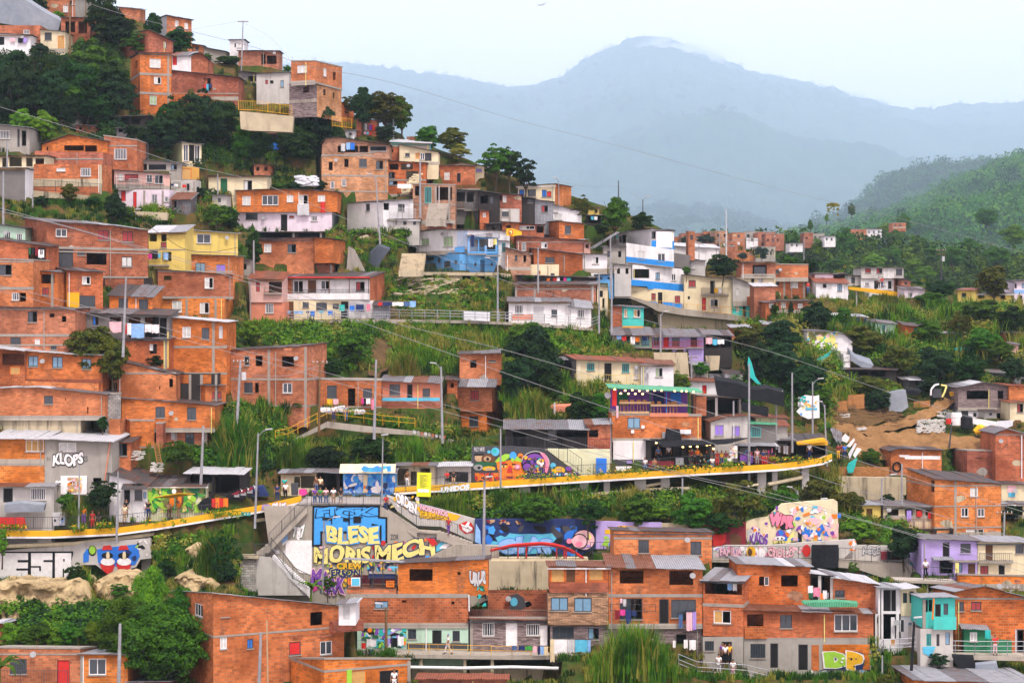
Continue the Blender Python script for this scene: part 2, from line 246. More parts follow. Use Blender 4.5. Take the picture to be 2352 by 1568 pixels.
def dZ():
 g=MB();g.box((-14000,-20,-64),(30000,0,0),(0,24500,0),(0,0,64+3000));m=bpy.data.materials.new('haze');m.use_nodes=True;t=m.node_tree;t.nodes.clear();o=t.nodes.new('ShaderNodeOutputMaterial');v=t.nodes.new('ShaderNodeVolumePrincipled');dv(v,'Color',(.64,.84,1.,1));dv(v,'Density',ef);dv(v,'Anisotropy',.2);t.links.new(v.outputs[0],o.inputs['Volume']);a3(g.build('haze',[m]),'thin pale blue haze filling valley and veiling mountains','haze',aw='stuff')
ef=9e-05;dZ();OX=OY=0
def ps(s):
 v=list(map(float,s.split()));return list(zip(v[::2],v[1::2]))
def ai(c,r):
 global OX,OY;OX=587.96*c;OY=392.13*r
def aA(x,y):
 return(OX+x*.25008,OY+y*.25008)
class Fr:
 pass
def QP(x,y,Y):
 return P3(*aA(x,y),Y)
def QT(x,y):
 return TY(*aA(x,y))
def aB(A,u):
 f=Fr();f.A=Vector(A);f.u=Vector(u).normalized();f.n=Vector((f.u.y,-f.u.x,0));return f
def aN(f,px,py,ag=0):
 rx,rz=((px-bE)*S,(cw-py)*S);A=f.A+f.n*ag;t=(A.x*f.n.x+A.y*f.n.y)/(rx*f.n.x+f.n.y);p=Vector((rx*t,t,rz*t));return((p-A).dot(f.u),p.z,p)
def fp(f,a,z,ag=0):
 p=f.A+f.u*a+f.n*ag;return Vector((p.x,p.y,z))
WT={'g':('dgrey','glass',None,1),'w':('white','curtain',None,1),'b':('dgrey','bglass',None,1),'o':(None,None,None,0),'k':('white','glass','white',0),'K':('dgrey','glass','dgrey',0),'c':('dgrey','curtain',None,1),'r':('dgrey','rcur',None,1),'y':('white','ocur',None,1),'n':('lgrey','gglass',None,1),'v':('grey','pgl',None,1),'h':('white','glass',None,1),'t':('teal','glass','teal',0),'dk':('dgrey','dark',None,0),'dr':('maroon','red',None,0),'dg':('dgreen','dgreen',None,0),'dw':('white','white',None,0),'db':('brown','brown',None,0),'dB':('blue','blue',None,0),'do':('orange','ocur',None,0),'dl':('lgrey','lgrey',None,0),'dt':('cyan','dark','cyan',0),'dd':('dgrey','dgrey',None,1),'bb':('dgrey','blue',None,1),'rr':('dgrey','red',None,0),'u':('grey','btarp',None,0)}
def cJ(f,aj,r,ty):
 a0,z0,a1,z1=r;fm,pm,eN,do=WT[ty]
 if fm is None:
  return
 name='door' if ty[0]=='d' else 'window';t=min(.07,(a1-a0)*.12);b=MB()
 def df(aa,za,ab,zb,ag=-.04,th=.05):
  b.box(fp(f,aa,za,ag),f.u*(ab-aa),f.n*-th,Vector((0,0,zb-za)))
 df(a0,z0,a0+t,z1);df(a1-t,z0,a1,z1);df(a0+t,z1-t,a1-t,z1)
 if name=='window':
  df(a0+t,z0,a1-t,z0+t)
 if do and a1-a0>.5:
  k=1 if a1-a0<1.7 else 2
  for i in range(1,k+1):
   c=a0+(a1-a0)*i/(k+1);df(c-t*.45,z0+t,c+t*.45,z1-t)
 if eN:
  n=max(3,int((a1-a0)/.19))
  for i in range(1,n):
   c=a0+(a1-a0)*i/n;b.box(fp(f,c-.022,z0+t,-0),f.u*.044,f.n*-.03,Vector((0,0,z1-z0-2*t)),0)
 w=b.build(name,fm,aj)
 if name=='window' and a1-a0>.45:
  q=MB();q.box(fp(f,a0-.06,z0-.09,.09),f.u*(a1-a0+.12),f.n*-.13,Vector((0,0,.09)));q.build('sill','slab',w)
 p=MB();e0=pm
 if do and random.random()<.3 and(name=='window')and(a1-a0>.6):
  p.box(fp(f,a0+t,z0+t,-.07),f.u*((a1-a0)/2-t),f.n*-.02,Vector((0,0,z1-z0-2*t)))
 else:
  p.box(fp(f,a0+t,z0+(t if name=='window' else 0),-.07),f.u*(a1-a0-2*t),f.n*-.02,Vector((0,0,z1-z0-t-(t if name=='window' else 0))))
 p.build('door_leaf' if name=='door' else 'pane',pm,w)
def dC(f,W,zb,aL,b8,mb):
 zm=min((z for a,z in aL))-.02;b8=[(max(.05,a0),max(zb+.05,z0),min(W-.05,a1),min(zm-.06,z1))for a0,z0,a1,z1 in b8];b8=[o for o in b8 if o[2]-o[0]>.08 and o[3]-o[1]>.08];A=sorted({0,W,*[o[0]for o in b8],*[o[2]for o in b8]});Z=sorted({zb,zm,*[o[1]for o in b8],*[o[3]for o in b8]})
 for i in range(len(A)-1):
  j=0
  while j<len(Z)-1:
   ca=(A[i]+A[i+1])/2;cz=(Z[j]+Z[j+1])/2
   if any((o[0]<ca<o[2]and o[1]<cz<o[3]for o in b8)):
    j+=1;continue
   k=j+1
   while k<len(Z)-1 and(not any((o[0]<ca<o[2]and o[1]<(Z[k]+Z[k+1])/2<o[3]for o in b8))):
    k+=1
   mb.face([fp(f,A[i],Z[j]),fp(f,A[i+1],Z[j]),fp(f,A[i+1],Z[k]),fp(f,A[i],Z[k])]);j=k
 b0=[fp(f,a,z)for a,z in aL];mb.face([fp(f,0,zm),fp(f,W,zm)]+b0[::-1]);dp=.18
 for a0,z0,a1,z1 in b8:
  q=[(a0,z0),(a1,z0),(a1,z1),(a0,z1)]
  for k in range(4):
   (pa,pz),(qa,qz)=(q[k],q[(k+1)%4]);mb.face([fp(f,pa,pz),fp(f,qa,qz),fp(f,qa,qz,-dp),fp(f,pa,pz,-dp)])
 return b8
cS={'z':['z1','z2','z1','z2','z3'],'zg':['z2','z5','z2'],'zr':['z3','z2','z3','z1'],'zw':['z4','z4','z4'],'zl':['z1','z1','z4','z2'],'t':['tile','z3','tile'],'d':['z5','z5','z2'],'s':['slab'],'g6':['z6','z6']}
def c5(f,aL,d,aR,ov,aw,aj,z0=None,name='roof',bP=.3):
 a_=cS[aw];um=sorted(set(a_));b=MB();b.ax=tuple(f.u);bq=aw=='s';th=.14 if bq else .05;pr=[list(p)for p in aL];pr[0][0]-=bP;pr[-1][0]+=bP;A=[p[0]for p in pr];Zp=[p[1]for p in pr];st=set(A)
 if not bq:
  c=A[0]
  while c<A[-1]:
   st.add(c);c+=.85
 st=sorted(st);st=[st[0]]+[q for p,q in zip(st[:-1],st[1:])if q-p>.12]+([st[-1]]if st[-1]-st[-2]<=.12 else[]);rr=random.Random(len(st)*7+int(abs(aL[0][1])*100));eB=rr.choice(a_)
 for p,q in zip(st[:-1],st[1:]):
  zp,zq=(np.interp(p,A,Zp)+.01,np.interp(q,A,Zp)+.01)
  if bq:
   o1=0;l1=0;l2=0;rs=0
  else:
   o1=rr.uniform(-.12,.14);l1=rr.uniform(0,.05);l2=rr.uniform(0,.05);rs=rr.uniform(-.02,.08)
   if rr.random()<.45:
    eB=rr.choice(a_)
  mi=um.index(eB if not bq else 's' if 's' in um else 'slab');fo=ov+o1;fr=0 if d==0 else-aR*fo/max(d,.1);P0,P1=(fp(f,p,zp+l1+fr,fo),fp(f,q,zq+l2+fr,fo));B0,B1=(fp(f,p,zp+aR+l1+rs,-d-.2),fp(f,q,zq+aR+l2+rs,-d-.2));dn=Vector((0,0,th));T=[P0+dn,P1+dn,B1+dn,B0+dn];L=[P0,P1,B1,B0];b.face(T,mi);b.face(L[::-1],mi)
  for k in range(4):
   b.face([L[k],L[(k+1)%4],T[(k+1)%4],T[k]],mi)
 o=b.build(name,um,aj);return o
ah=None;cA=[]
def c3(s):
 bL=[]
 for b1 in s.split(';'):
  b1=b1.strip()
  if b1:
   ty,r=b1.split();bL.append((ty,[float(v)for v in r.split(',')]))
 return bL
KN={'b':'brick_house','W':'white_house','C':'cream_house','Y':'yellow_house','P':'pink_house','G':'concrete_house','L':'lilac_house','B':'blue_house','T':'turquoise_house','M':'mint_house','z':'zinc_shed','D':'dark_shed','S':'stone_house','O':'ochre_house'}
def H(ad,aG,x0,yt,x1,yb,cX='',av=None,d=5,dQ=0,ae='d',rz=None,aR=None,am='',aJ='',Y=None,dY=0,aE=2.2,aO='house',name=None,ov=.4,eH=None,aW=None,aF='',aT='slab',es=None,b3=True):
 global ah;cF=yt if isinstance(yt,list)else[(x0,yt),(x1,yt)]if not isinstance(yt,tuple)else[(x0,yt[0]),(x1,yt[1])];X0,Yb=aA(x0,yb);X1,_=aA(x1,yb);D=(TY((X0+X1)/2,Yb)if Y is None else Y)+dY;th=math.radians(dQ);lr=1;sc=None
 if av is not None:
  XS=aA(av,0)[0];lr=1 if XS>X1 else-1;xc=X1 if lr==1 else X0;cx=(xc-bE)*S*D;lo,hi=(-.9,1.45)
  for _ in range(40):
   cP=(lo+hi)/2;p=(cx+lr*math.sin(cP)*d,D+math.cos(cP)*d);q=p[0]/p[1]/S+bE
   if(q<XS)==(lr==1):
    lo=cP
   else:
    hi=cP
  th=lo*lr;u=Vector((math.cos(th),-math.sin(th),0));f=aB(Vector((cx,D,0)),u);a0,_,p0=aN(f,X0,Yb);a1,_,p1=aN(f,X1,Yb);f=aB(Vector((p0.x,p0.y,0)),u)
 else:
  u=Vector((math.cos(th),-math.sin(th),0));xm=(X0+X1)/2;f=aB(Vector(((xm-bE)*S*D,D,0)),u);p0=aN(f,X0,Yb)[2];f=aB(Vector((p0.x,p0.y,0)),u)
 f.W=aN(f,X1,Yb)[0];W_=f.W;aL=[]
 for x,y in cF:
  a,z,_=aN(f,*aA(x,y));aL.append((a,z))
 aL[0]=(0,aL[0][1]);aL[-1]=(W_,aL[-1][1]);zv=aN(f,*aA((x0+x1)/2,yb))[1];zb=zv-aE
 if es is not None:
  zb=zv-es
 up=None
 if Y is not None and ae is None:
  de=max((z for a,z in aL));xa,xb=(f.A.x,(f.A+f.u*W_).x)
  for q in cA:
   qa,qb=(q.f.A.x,(q.f.A+q.f.u*q.f.W).x);eT=min(xb,qb)-max(xa,qa)
   if abs(q.D-D)<1.8 and eT>.45*min(xb-xa,qb-qa)and(q.zv>(de+zv)/2)and(q.zv<de+1.2):
    up=q
 if up is not None:
  aj=up.root
  for ch in aj.children:
   if ch.name.split('.')[0]in('wall','side_wall','column')and ch.get('zb')is not None and(abs(ch['zb']-up.zb)<.001):
    for v in ch.data.vertices:
     if abs(v.co.z+aj.location.z-up.zb)<.002:
      v.co.z=up.zv-aj.location.z-.03
  if up.pad in cf:
   cf.remove(up.pad)
 else:
  aj=aV(name or KN.get(aG[0],'house'),(f.A.x+f.u.x*W_/2,f.A.y+f.u.y*W_/2,zb),ad,aO,eH)
 if rz is not None:
  xm,ym=aA((x0+x1)/2,rz);bk=fp(f,W_/2,0,-d);aR=(cw-ym)*S*bk.y-np.interp(W_/2,[p[0]for p in aL],[p[1]for p in aL])
 d6=max((z for a,z in aL))
 if rz is None and(aR is None or d6<0):
  aR=.2 if d6>0 else d6*d/D+(.3 if ae!='s' else .15)
 g=Fr()
 if lr==1:
  g=aB(f.A+f.u*W_,-f.n);g.W=d
 else:
  g=aB(f.A-f.n*d,f.n);g.W=d
 ws=c3(cX);fo,so=([],[]);xc=x1 if lr==1 else x0
 for ty,(a,b,c,e)in ws:
  eg=(a+c)/2;bZ=av is not None and(eg>x1 if lr==1 else eg<x0);ff=g if bZ else f;q0=aN(ff,*aA(a,e));q1=aN(ff,*aA(c,b));r=(q0[0],q0[1],q1[0],q1[1]);(so if bZ else fo).append((ty,r))
 mb=MB();fr=dC(f,W_,zb,aL,[r for _,r in fo],mb);dJ,dG=(aL[0][1],aL[-1][1]);sp=[(0,dG),(d,dG+aR)]if lr==1 else[(0,dJ+aR),(d,dJ)];sb=mb if aW is None else MB();dC(g,d,zb,sp,[r for _,r in so],sb)
 if lr==1:
  mb.face([fp(f,0,zb,-d),fp(f,0,zb),fp(f,0,dJ),fp(f,0,dJ+aR,-d)])
 else:
  mb.face([fp(f,W_,zb),fp(f,W_,zb,-d),fp(f,W_,dG+aR,-d),fp(f,W_,dG)])
 mb.face([fp(f,W_,zb,-d),fp(f,0,zb,-d)]+[fp(f,a,z+aR,-d)for a,z in aL]);wo=mb.build('wall',aG,aj);wo['zb']=zb
 if aW:
  wo=sb.build('side_wall',aW,aj);wo['zb']=zb
 if 0:
  pass
 for ff,L_ in((f,fo),(g,so)):
  for ty,r in L_:
   w_,e_=(ff.W,0);cJ(ff,aj,(max(.05,r[0]),r[1],min(ff.W-.05,r[2]),min(r[3],min((z for a,z in(aL if ff is f else sp)))-.09)),ty)
 if ae:
  c5(f,aL,d,aR,ov if ae!='s' else .06,ae,aj,bP=.25 if ae!='s' else .05)
 for b1 in str(am).split():
  bb=MB()
  if ',' in b1:
   y,hh=map(float,b1.split(','))
  else:
   y,hh=(float(b1),22)
  z=aN(f,*aA((x0+x1)/2,y))[1];h2=hh*.25*S*D;bb.box(fp(f,-.03,z-h2/2,.035),f.u*(W_+.06),f.n*-.2,Vector((0,0,h2)))
  if av is not None:
   bb.box(fp(g,-0,z-h2/2,.035),g.u*d,g.n*-.2,Vector((0,0,h2)))
  bb.build('floor_slab',aT,aj)
 for b1 in str(aJ).split():
  bb=MB();a=aN(f,*aA(float(b1),yb))[0];a=max(0,min(W_-.26,a-.13));bb.box(fp(f,a,zb,.03),f.u*.26,f.n*-.12,Vector((0,0,min(np.interp(a,[p[0]for p in aL],[p[1]for p in aL]),1000000000.0)-zb-.1)));bb.build('column',aT,aj)['zb']=zb
 rr=random.Random(ad);F=f
 def bx(a,z,w,hh,o,th,nm,m):
  q=MB();q.box(fp(F,a,z,o),F.u*w,F.n*-th,Vector((0,0,hh)));q.build(nm,m,aj)
 if W_>3.2 and aG not in('D','z1','z2'):
  zt=min(aL[0][1],aL[-1][1])
  if rr.random()<.5:
   a=rr.choice([.25,W_-.35,W_*.62]);q=MB();q.tube(fp(F,a,zv-.3,.07),fp(F,a,zt-.1,.07),.045,n=6);q.build('drain_pipe',rr.choice(['white','lyellow','G','G']),aj)
  if rr.random()<.35:
   bx(0,zv-.2,W_,rr.uniform(.35,.7),.025,.05,'plinth','CO')
  if ae and ae!='s' and(rr.random()<.5):
   bx(-.2,zt-.16,W_+.4,.12,ov*.8,.05,'fascia',rr.choice(['wood','dgrey','W']))if abs(aL[0][1]-aL[-1][1])<.25 and len(aL)==2 else None
  if rr.random()<.14:
   a=rr.uniform(.5,W_-.5);p_=fp(F,a,zt-rr.uniform(.3,.9),.3);q=MB();q.tube(p_,p_+F.n*.1+Vector((0,0,.05)),.08,.26,10);q.tube(p_,p_-F.n*.3,.025);q.build('satellite_dish','grey',aj)
  if aG[0]=='b':
   for _ in range(rr.choice([0,1,1,2])):
    ca,cz,s_=(rr.uniform(.4,W_-.4),rr.uniform(zv+.2,zt-.4),rr.uniform(.25,.8));aI=[(min(W_-.03,max(.03,ca+s_*math.cos(i*.7)*rr.uniform(.6,1.2))),min(zt-.1,cz+s_*.7*math.sin(i*.7)*rr.uniform(.5,1.2)))for i in range(9)]
    if not any((r[0]-s_<ca<r[2]+s_ and r[1]-s_<cz<r[3]+s_ for _,r in fo)):
     q=MB();q.face([fp(F,x,z,.012)for x,z in aI]);q.build('plaster_patch',rr.choice(['G','LG','CR','b4','b6']),aj)
   if ae=='s':
    for a in(.12,W_*.5,W_-.12):
     q=MB();[q.tube(fp(F,a+dx,zt,-.15),fp(F,a+dx,zt+rr.uniform(.4,.9),-.15),.012,n=4)for dx in(-.07,.07)];q.build('rebar','wood',aj)
 h=Fr();h.f=f;h.g=g;h.root=aj;h.D=D;h.side=av;h.prof=aL;h.zb=zb;h.zv=zv;h.pad=(f.A.x,f.A.y,f.u.x,f.u.y,W_,d,zv);cA.append(h);cf.append(h.pad)if b3 else None;h.ox,h.oy=(OX,OY);ah=h
 if b3:
  q=fp(f,W_,0);bw(X0,X1,f.A.y,q.y,zv,bs=1.2)
  if av is not None:
   e=fp(g,0 if lr<0 else d,0);e=fp(f,W_,0,-d)if lr==1 else fp(f,0,0,-d);c_=q if lr==1 else f.A;bw(X1 if lr==1 else X0,aA(av,0)[0],c_.y,e.y,zv)
 for b1 in aF.split(';'):
  if b1.strip():
   v=b1.split();r=[float(q)for q in v[1].split(',')];bv(h,v[0],*r)
 return h
def bv(h,aG,x0,y0,x1,y1,ag=.5,ev=False,name='railing',bq=True):
 f=h.f;A=aN(f,*aA(x0,y1),ag);B=aN(f,*aA(x1,y1),ag);T=aN(f,*aA((x0+x1)/2,y0),ag);z0,z1=(A[1],T[1]);b=MB();a0,a1=(A[0],B[0])
 if ev:
  b.box(fp(f,a0,z0,ag),f.u*(a1-a0),f.n*-.1,Vector((0,0,z1-z0)))
 else:
  for z in(z1-.03,z0+.08):
   b.box(fp(f,a0,z,ag),f.u*(a1-a0),f.n*-.04,Vector((0,0,.045)))
  n=max(2,int((a1-a0)/.17))
  for i in range(n+1):
   b.box(fp(f,a0+(a1-a0)*i/n-.012,z0,ag-.01),f.u*(.05 if i%8==0 else .026),f.n*-.025,Vector((0,0,z1-z0)))
 b.build(name,aG,h.root)
 if bq:
  q=MB();q.box(fp(f,a0-.05,z0-.16,ag+.05),f.u*(a1-a0+.1),f.n*-(ag+.08),Vector((0,0,.15)));q.build('balcony_floor','slab',h.root)
def at(h,x0,y0,x1,y1,aG,ag=.06,name='panel',th=.03):
 f=h.f;A=aN(f,*aA(x0,y1));B=aN(f,*aA(x1,y0));b=MB();b.box(fp(f,A[0],A[1],ag),f.u*(B[0]-A[0]),f.n*-th,Vector((0,0,B[1]-A[1])));return b.build(name,aG,h.root)
def bB(h,x0,y0,x1,y1,aG,bL=1.2,name='awning',hm=None):
 f=h.f;A=aN(f,*aA(x0,y0));B=aN(f,*aA(x1,y0));C=aN(f,*aA((x0+x1)/2,y1),bL);k=random.Random(int(x0+y0));b=MB();b.ax=tuple(f.u);n=max(1,int((B[0]-A[0])/.9));a_=cS.get(aG,[aG]);um=sorted(set(a_))
 for i in range(n):
  a,c=(A[0]+(B[0]-A[0])*i/n,A[0]+(B[0]-A[0])*(i+1)/n);o=bL+k.uniform(-.06,.1);l=k.uniform(0,.04);b.prism([fp(f,a,A[1]+l),fp(f,c,A[1]+l),fp(f,c,C[1]+l,o),fp(f,a,C[1]+l,o)],(0,0,.05),um.index(k.choice(a_)))
 return b.build(name,um,h.root)
def af(aI,Y,d8,aG,name,ap=None,ad=None,aO=None,eR=0,bD=False,group=None):
 Q=[]
 for i,p in enumerate(aI):
  px,py=(p[0],p[1])if bD else aA(p[0],p[1]);Q.append(P3(px,py,p[2]if len(p)>2 else Y))
 if ap is None:
  ey=[q.x/q.y/S+bE for q in Q];eD=sum((q.y for q in Q))/len(Q);bw(min(ey),max(ey),eD,eD,min((q.z for q in Q)),bs=1.7)
 b=MB();b.prism(Q,d8);c=sum(Q,Vector((0,0,0)))/len(Q);d5=min((q.z for q in Q))
 if ap is not None:
  return b.build(name,aG,ap)
 return a3(b.build(name,aG,None,(c.x,c.y,d5)),ad,aO or name.replace('_',' '),group)
d9={}
def bK(bF,ag=0,ex=0):
 k=(bF,ag)
 if k not in d9:
  c=bpy.data.curves.new('lettering','FONT');c.body=bF;c.offset=ag;c.size=1;c.resolution_u=3;o=bpy.data.objects.new('lettering',c);cM.objects.link(o);dg=bpy.context.evaluated_depsgraph_get();dg.update();me=bpy.data.meshes.new_from_object(o.evaluated_get(dg));vs=[(v.co.x,v.co.y)for v in me.vertices];fs=[tuple(p.vertices)for p in me.polygons];bpy.data.objects.remove(o);bpy.data.curves.remove(c);bpy.data.meshes.remove(me);d9[k]=(vs,fs)
 return d9[k]
def ak(f,ap,bF,x0,y0,x1,y1,aG,bL=None,ag=.03,aD=0,ow=.045,c4=0,name='lettering',dz=0,bU=None):
 bU=(.11 if bL and y1-y0>60 else 0)if bU is None else bU;ez=x0*.1;en,_=bK(bF,aD);xs=[v[0]for v in en];ys=[v[1]for v in en];ew,eL,eC,eJ=(min(xs),max(xs),min(ys),max(ys));A=aN(f,*aA(x0,y1),ag);B=aN(f,*aA(x1,y0),ag)
 def mk(eS,m,o_,nm):
  vs,fs=bK(bF,eS);b=MB();n0=0;P=[]
  for x,y in vs:
   u=(x-ew)/(eL-ew);v=(y-eC)/(eJ-eC);v+=bU*math.sin(u*len(bF)*2.1+ez)+bU*.4*math.sin(v*5+u*9);u+=bU*.35*math.sin(v*4+u*13+ez)/max(1,len(bF)*.5);a=A[0]+(B[0]-A[0])*u+c4*v;z=A[1]+(B[1]-A[1])*v+dz*(u-.5);P.append(fp(f,a,z,o_))
  for fc in fs:
   b.face([P[i]for i in fc])
  return b.build(nm,m,ap)
 if bL:
  mk(aD+ow,bL,ag,name+'_outline')
 return mk(aD,aG,ag+.012,name)
def aY(f,ap,aI,aG,ag=.03,name='painted_shape',dm=None):
 if dm:
  cx,cy,rx,ry=dm;aI=[(cx+rx*math.cos(i*math.pi/10),cy-ry*math.sin(i*math.pi/10))for i in range(20)]
 b=MB();b.prism([fp(f,*aN(f,*aA(*p),ag)[:2],ag)for p in aI],f.n*-.01);return b.build(name,aG,ap)
def au(f,ap,x0,y0,x1,y1,aJ,n,size,a2,ag=.025,name='painted_shape'):
 k=random.Random(a2);b=MB()
 for i in range(n):
  cx,cy=(k.uniform(x0,x1),k.uniform(y0,y1));rx=size*k.uniform(.5,1.3);ry=size*k.uniform(.3,.9);a=k.uniform(0,6.3);m=k.randint(5,9);aI=[]
  for j in range(m):
   t=j*2*math.pi/m;r=k.uniform(.65,1.1);ux,uy=(rx*r*math.cos(t),ry*r*math.sin(t));aI.append((min(x1,max(x0,cx+ux*math.cos(a)-uy*math.sin(a))),min(y1,max(y0,cy+ux*math.sin(a)+uy*math.cos(a)))))
  o=ag+.0012*i;b.face([fp(f,*aN(f,*aA(*p),o)[:2],o)for p in aI],k.randrange(len(aJ)))
 return b.build(name,list(aJ),ap)
def EL(f,p,m,o,*e):
 return aY(f,p,None,m,ag=o,dm=e)
def EP(f,p,q,m,o):
 return aY(f,p,q,m,ag=o)
def ao(aI,aG,h,ad,Ys=None,aM=.16,name='railing',aF=(1.,.08),bD=False,group=None,cv=.02,ap=None):
 Q=[P3(*(aA(x,y)if not bD else(x,y)),Y)for x,y,Y in aI];b=MB();up=Vector((0,0,1))
 for A,B in zip(Q[:-1],Q[1:]):
  L=(B-A).length
  if ap is None:
   bw(A.x/A.y/S+bE,B.x/B.y/S+bE,A.y,B.y,min(A.z,B.z),30)
  for r in aF:
   b.tube(A+up*h*r,B+up*h*r,cv*1.2,n=5)
  n=max(1,int(L/aM))if aM else 0
  for i in range(n+1):
   p=A+(B-A)*i/max(1,n);b.tube(p,p+up*h,cv*.6,n=4,cap=False)
  m=max(1,round(L/1.6))
  for i in range(m+1):
   p=A+(B-A)*i/m;b.tube(p,p+up*h*1.02,cv*1.5,n=5)
 if ap is not None:
  return b.build(name,aG,ap)
 return a3(b.build(name,aG,None,Q[0]),ad,'railing',group)
def ac(x,y0,y1,ad,bi=0,Y=None,aC=0,aw='lamp',r=.11,aG='pole',bD=False,aK=0):
 r*=.74;px,pf=aA(x,y0);_,pt=aA(x,y1);D=TY(px,pf)if Y is None else Y;A=P3(px,pf,D);B=P3(px+aC*.25,pt,D);h=(B-A).length;aj=aV('lamp_post' if aw=='lamp' else 'utility_pole',A,ad,'lamp post' if aw=='lamp' else 'pole');A0=A-Vector((0,0,1.5));b=MB();b.tube(A0,B,r*1.25,r*.75,10);b.build('post',aG,aj)
 if aw=='lamp' and bi:
  s=1 if bi>0 else-1;L=abs(bi)*.25*S*D;T=B+Vector((s*L,-.35,.35));q=MB();q.poly([B-Vector((0,0,.35)),B+Vector((s*L*.45,-.15,.15)),T],.035);q.build('arm','metal',aj);l=MB();l.prism([T+Vector((-s*.2,-.1,-.03)),T+Vector((s*.45,-.12,.02)),T+Vector((s*.45,.12,.02)),T+Vector((-s*.2,.1,-.03))],(0,0,.1));l.build('lamp_head','lgrey',aj)
 if aK:
  q=MB()
  for zz in[.25]if aK==1 else[.25,.9]:
   q.box(B+Vector((-.8,-.06,-zz)),(1.6,0,0),(0,.1,0),(0,0,.1))
  q.build('crossarm','wood',aj);q=MB()
  for xx in(-.7,-.3,.3,.7):
   q.tube(B+Vector((xx,0,-.15)),B+Vector((xx,0,.03)),.05,n=6)
  q.build('insulators','lgrey',aj)
  if aK==2:
   q=MB();q.tube(B+Vector((.32,0,-2.)),B+Vector((.32,0,-1.2)),.24,n=10);q.build('transformer','lgrey',aj)
 return aj
def cQ(aI,ad,r=.02,aG='dgrey',Y0=150,Y1=150,bD=True,group='overhead cables across hillside',eP=1):
 Q=[];x0,x1=(aI[0][0],aI[-1][0]);xs=[p[0]for p in aI];ys=[p[1]for p in aI];n=len(aI)
 for i in range(n-1):
  p0=aI[max(0,i-1)];p1=aI[i];p2=aI[i+1];p3=aI[min(n-1,i+2)]
  for k in range(5):
   t=k/5;f_=lambda a,b,c,d:.5*(2*b+(-a+c)*t+(2*a-5*b+4*c-d)*t*t+(-a+3*b-3*c+d)*t**3);x,y=(f_(p0[0],p1[0],p2[0],p3[0]),f_(p0[1],p1[1],p2[1],p3[1]));w=(x-x0)/(x1-x0)if x1!=x0 else 0;Q.append(P3(x,y,Y0+(Y1-Y0)*w))
 Q.append(P3(*aI[-1][:2],Y1));b=MB();b.poly(Q,r*.75,5);return a3(b.build('cable',aG,None,Q[0]),ad,'cable',group)
def bf(f,x0,y0,x1,y1,aG,ad,ag=.55,group='washing hung out to dry',ap=None,Y=None,name='hanging_cloth',aw='towel'):
 if f is None:
  D=Y;f=aB((0,D,0),(1,0,0));ag=0
 A=aN(f,*aA(x0,y1),ag);B=aN(f,*aA(x1,y0),ag);W_,Hh=(B[0]-A[0],B[1]-A[1]);nx,nz=(6,4);k=random.Random(int(x0*3+y0));ph=k.uniform(0,6);b=MB()
 def pt(i,j,o):
  u,v=(i/nx,j/nz);a=A[0]+W_*u;z=A[1]+Hh*v
  if aw=='shirt' and v<.72:
   a=A[0]+W_*(.22+.56*u)
  if aw=='trousers' and v<.55 and(.4<u<.6):
   z=A[1]+Hh*.55
  z+=(1-v)*.05*math.sin(u*9+ph);return fp(f,a,z,ag+.05*math.sin(u*8+ph)*(1-v*.7)+o)
 for i in range(nx):
  for j in range(nz):
   if aw=='trousers' and j<2 and(i in(2,3)):
    continue
   b.face([pt(i,j,0),pt(i+1,j,0),pt(i+1,j+1,0),pt(i,j+1,0)]);b.face([pt(i,j,-.015),pt(i,j+1,-.015),pt(i+1,j+1,-.015),pt(i+1,j,-.015)])
 c=fp(f,(A[0]+B[0])/2,A[1],ag);return a3(b.build(name,aG,None,c),ad,'washing',group)
def aq(h,cT,where,ag=.55,Y=None,dF=True,group=None):
 f=h.f if h is not None else aB((0,Y,0),(1,0,0));ag=ag if h is not None else 0;xs=[];ys=[]
 for it in cT.split(';'):
  v=it.split();x0,y0,x1,y1=map(float,v[0].split(','));aX=v[1];kd=v[2];adj=' '.join(v[3:])or None;k='shirt' if kd in('shirt','jacket')else 'trousers' if kd in('trousers','jeans')else 'towel';cn=dict(dgrey='dark grey',lgrey='light grey',lblue='pale blue',lpink='pale pink',skyb='bright blue',jeans='denim blue',lyellow='pale yellow',dgreen='dark green',cyan='light blue').get(aX,aX);bf(f,x0,y0,x1,y1,aX,f"{(adj + ' ' if adj else '')}{cn} {kd} hanging {where}",ag,group or 'washing hung out to dry',name=kd if kd!='cloth' else 'hanging_cloth');xs+=[x0,x1];ys.append(y0)
 if dF:
  a=aN(f,*aA(min(xs)-20,ys[0]),ag)[2];b_=aN(f,*aA(max(xs)+20,ys[-1]),ag)[2];b=MB();b.poly([a,b_],.012,4);a3(b.build('clothesline','dgrey',None,a),f'thin clothesline {where}','clothesline','clotheslines')
def aP(C,eW,size,rs,eG=.6,eQ=.6):
 n=len(C);d=eW+rs.normal(size=(n,3))*eQ;d/=np.linalg.norm(d,axis=1)[:,None]+1e-09;r=rs.normal(size=(n,3));t=np.cross(d,r);t/=np.linalg.norm(t,axis=1)[:,None]+1e-09;w=np.cross(d,t);s=(size*rs.uniform(.6,1.4,n))[:,None];a=t*s;b=w*s*eG;return np.stack([C-a-b*.3,C+b-a*.15,C+a+b*.3,C-b+a*.15],1)
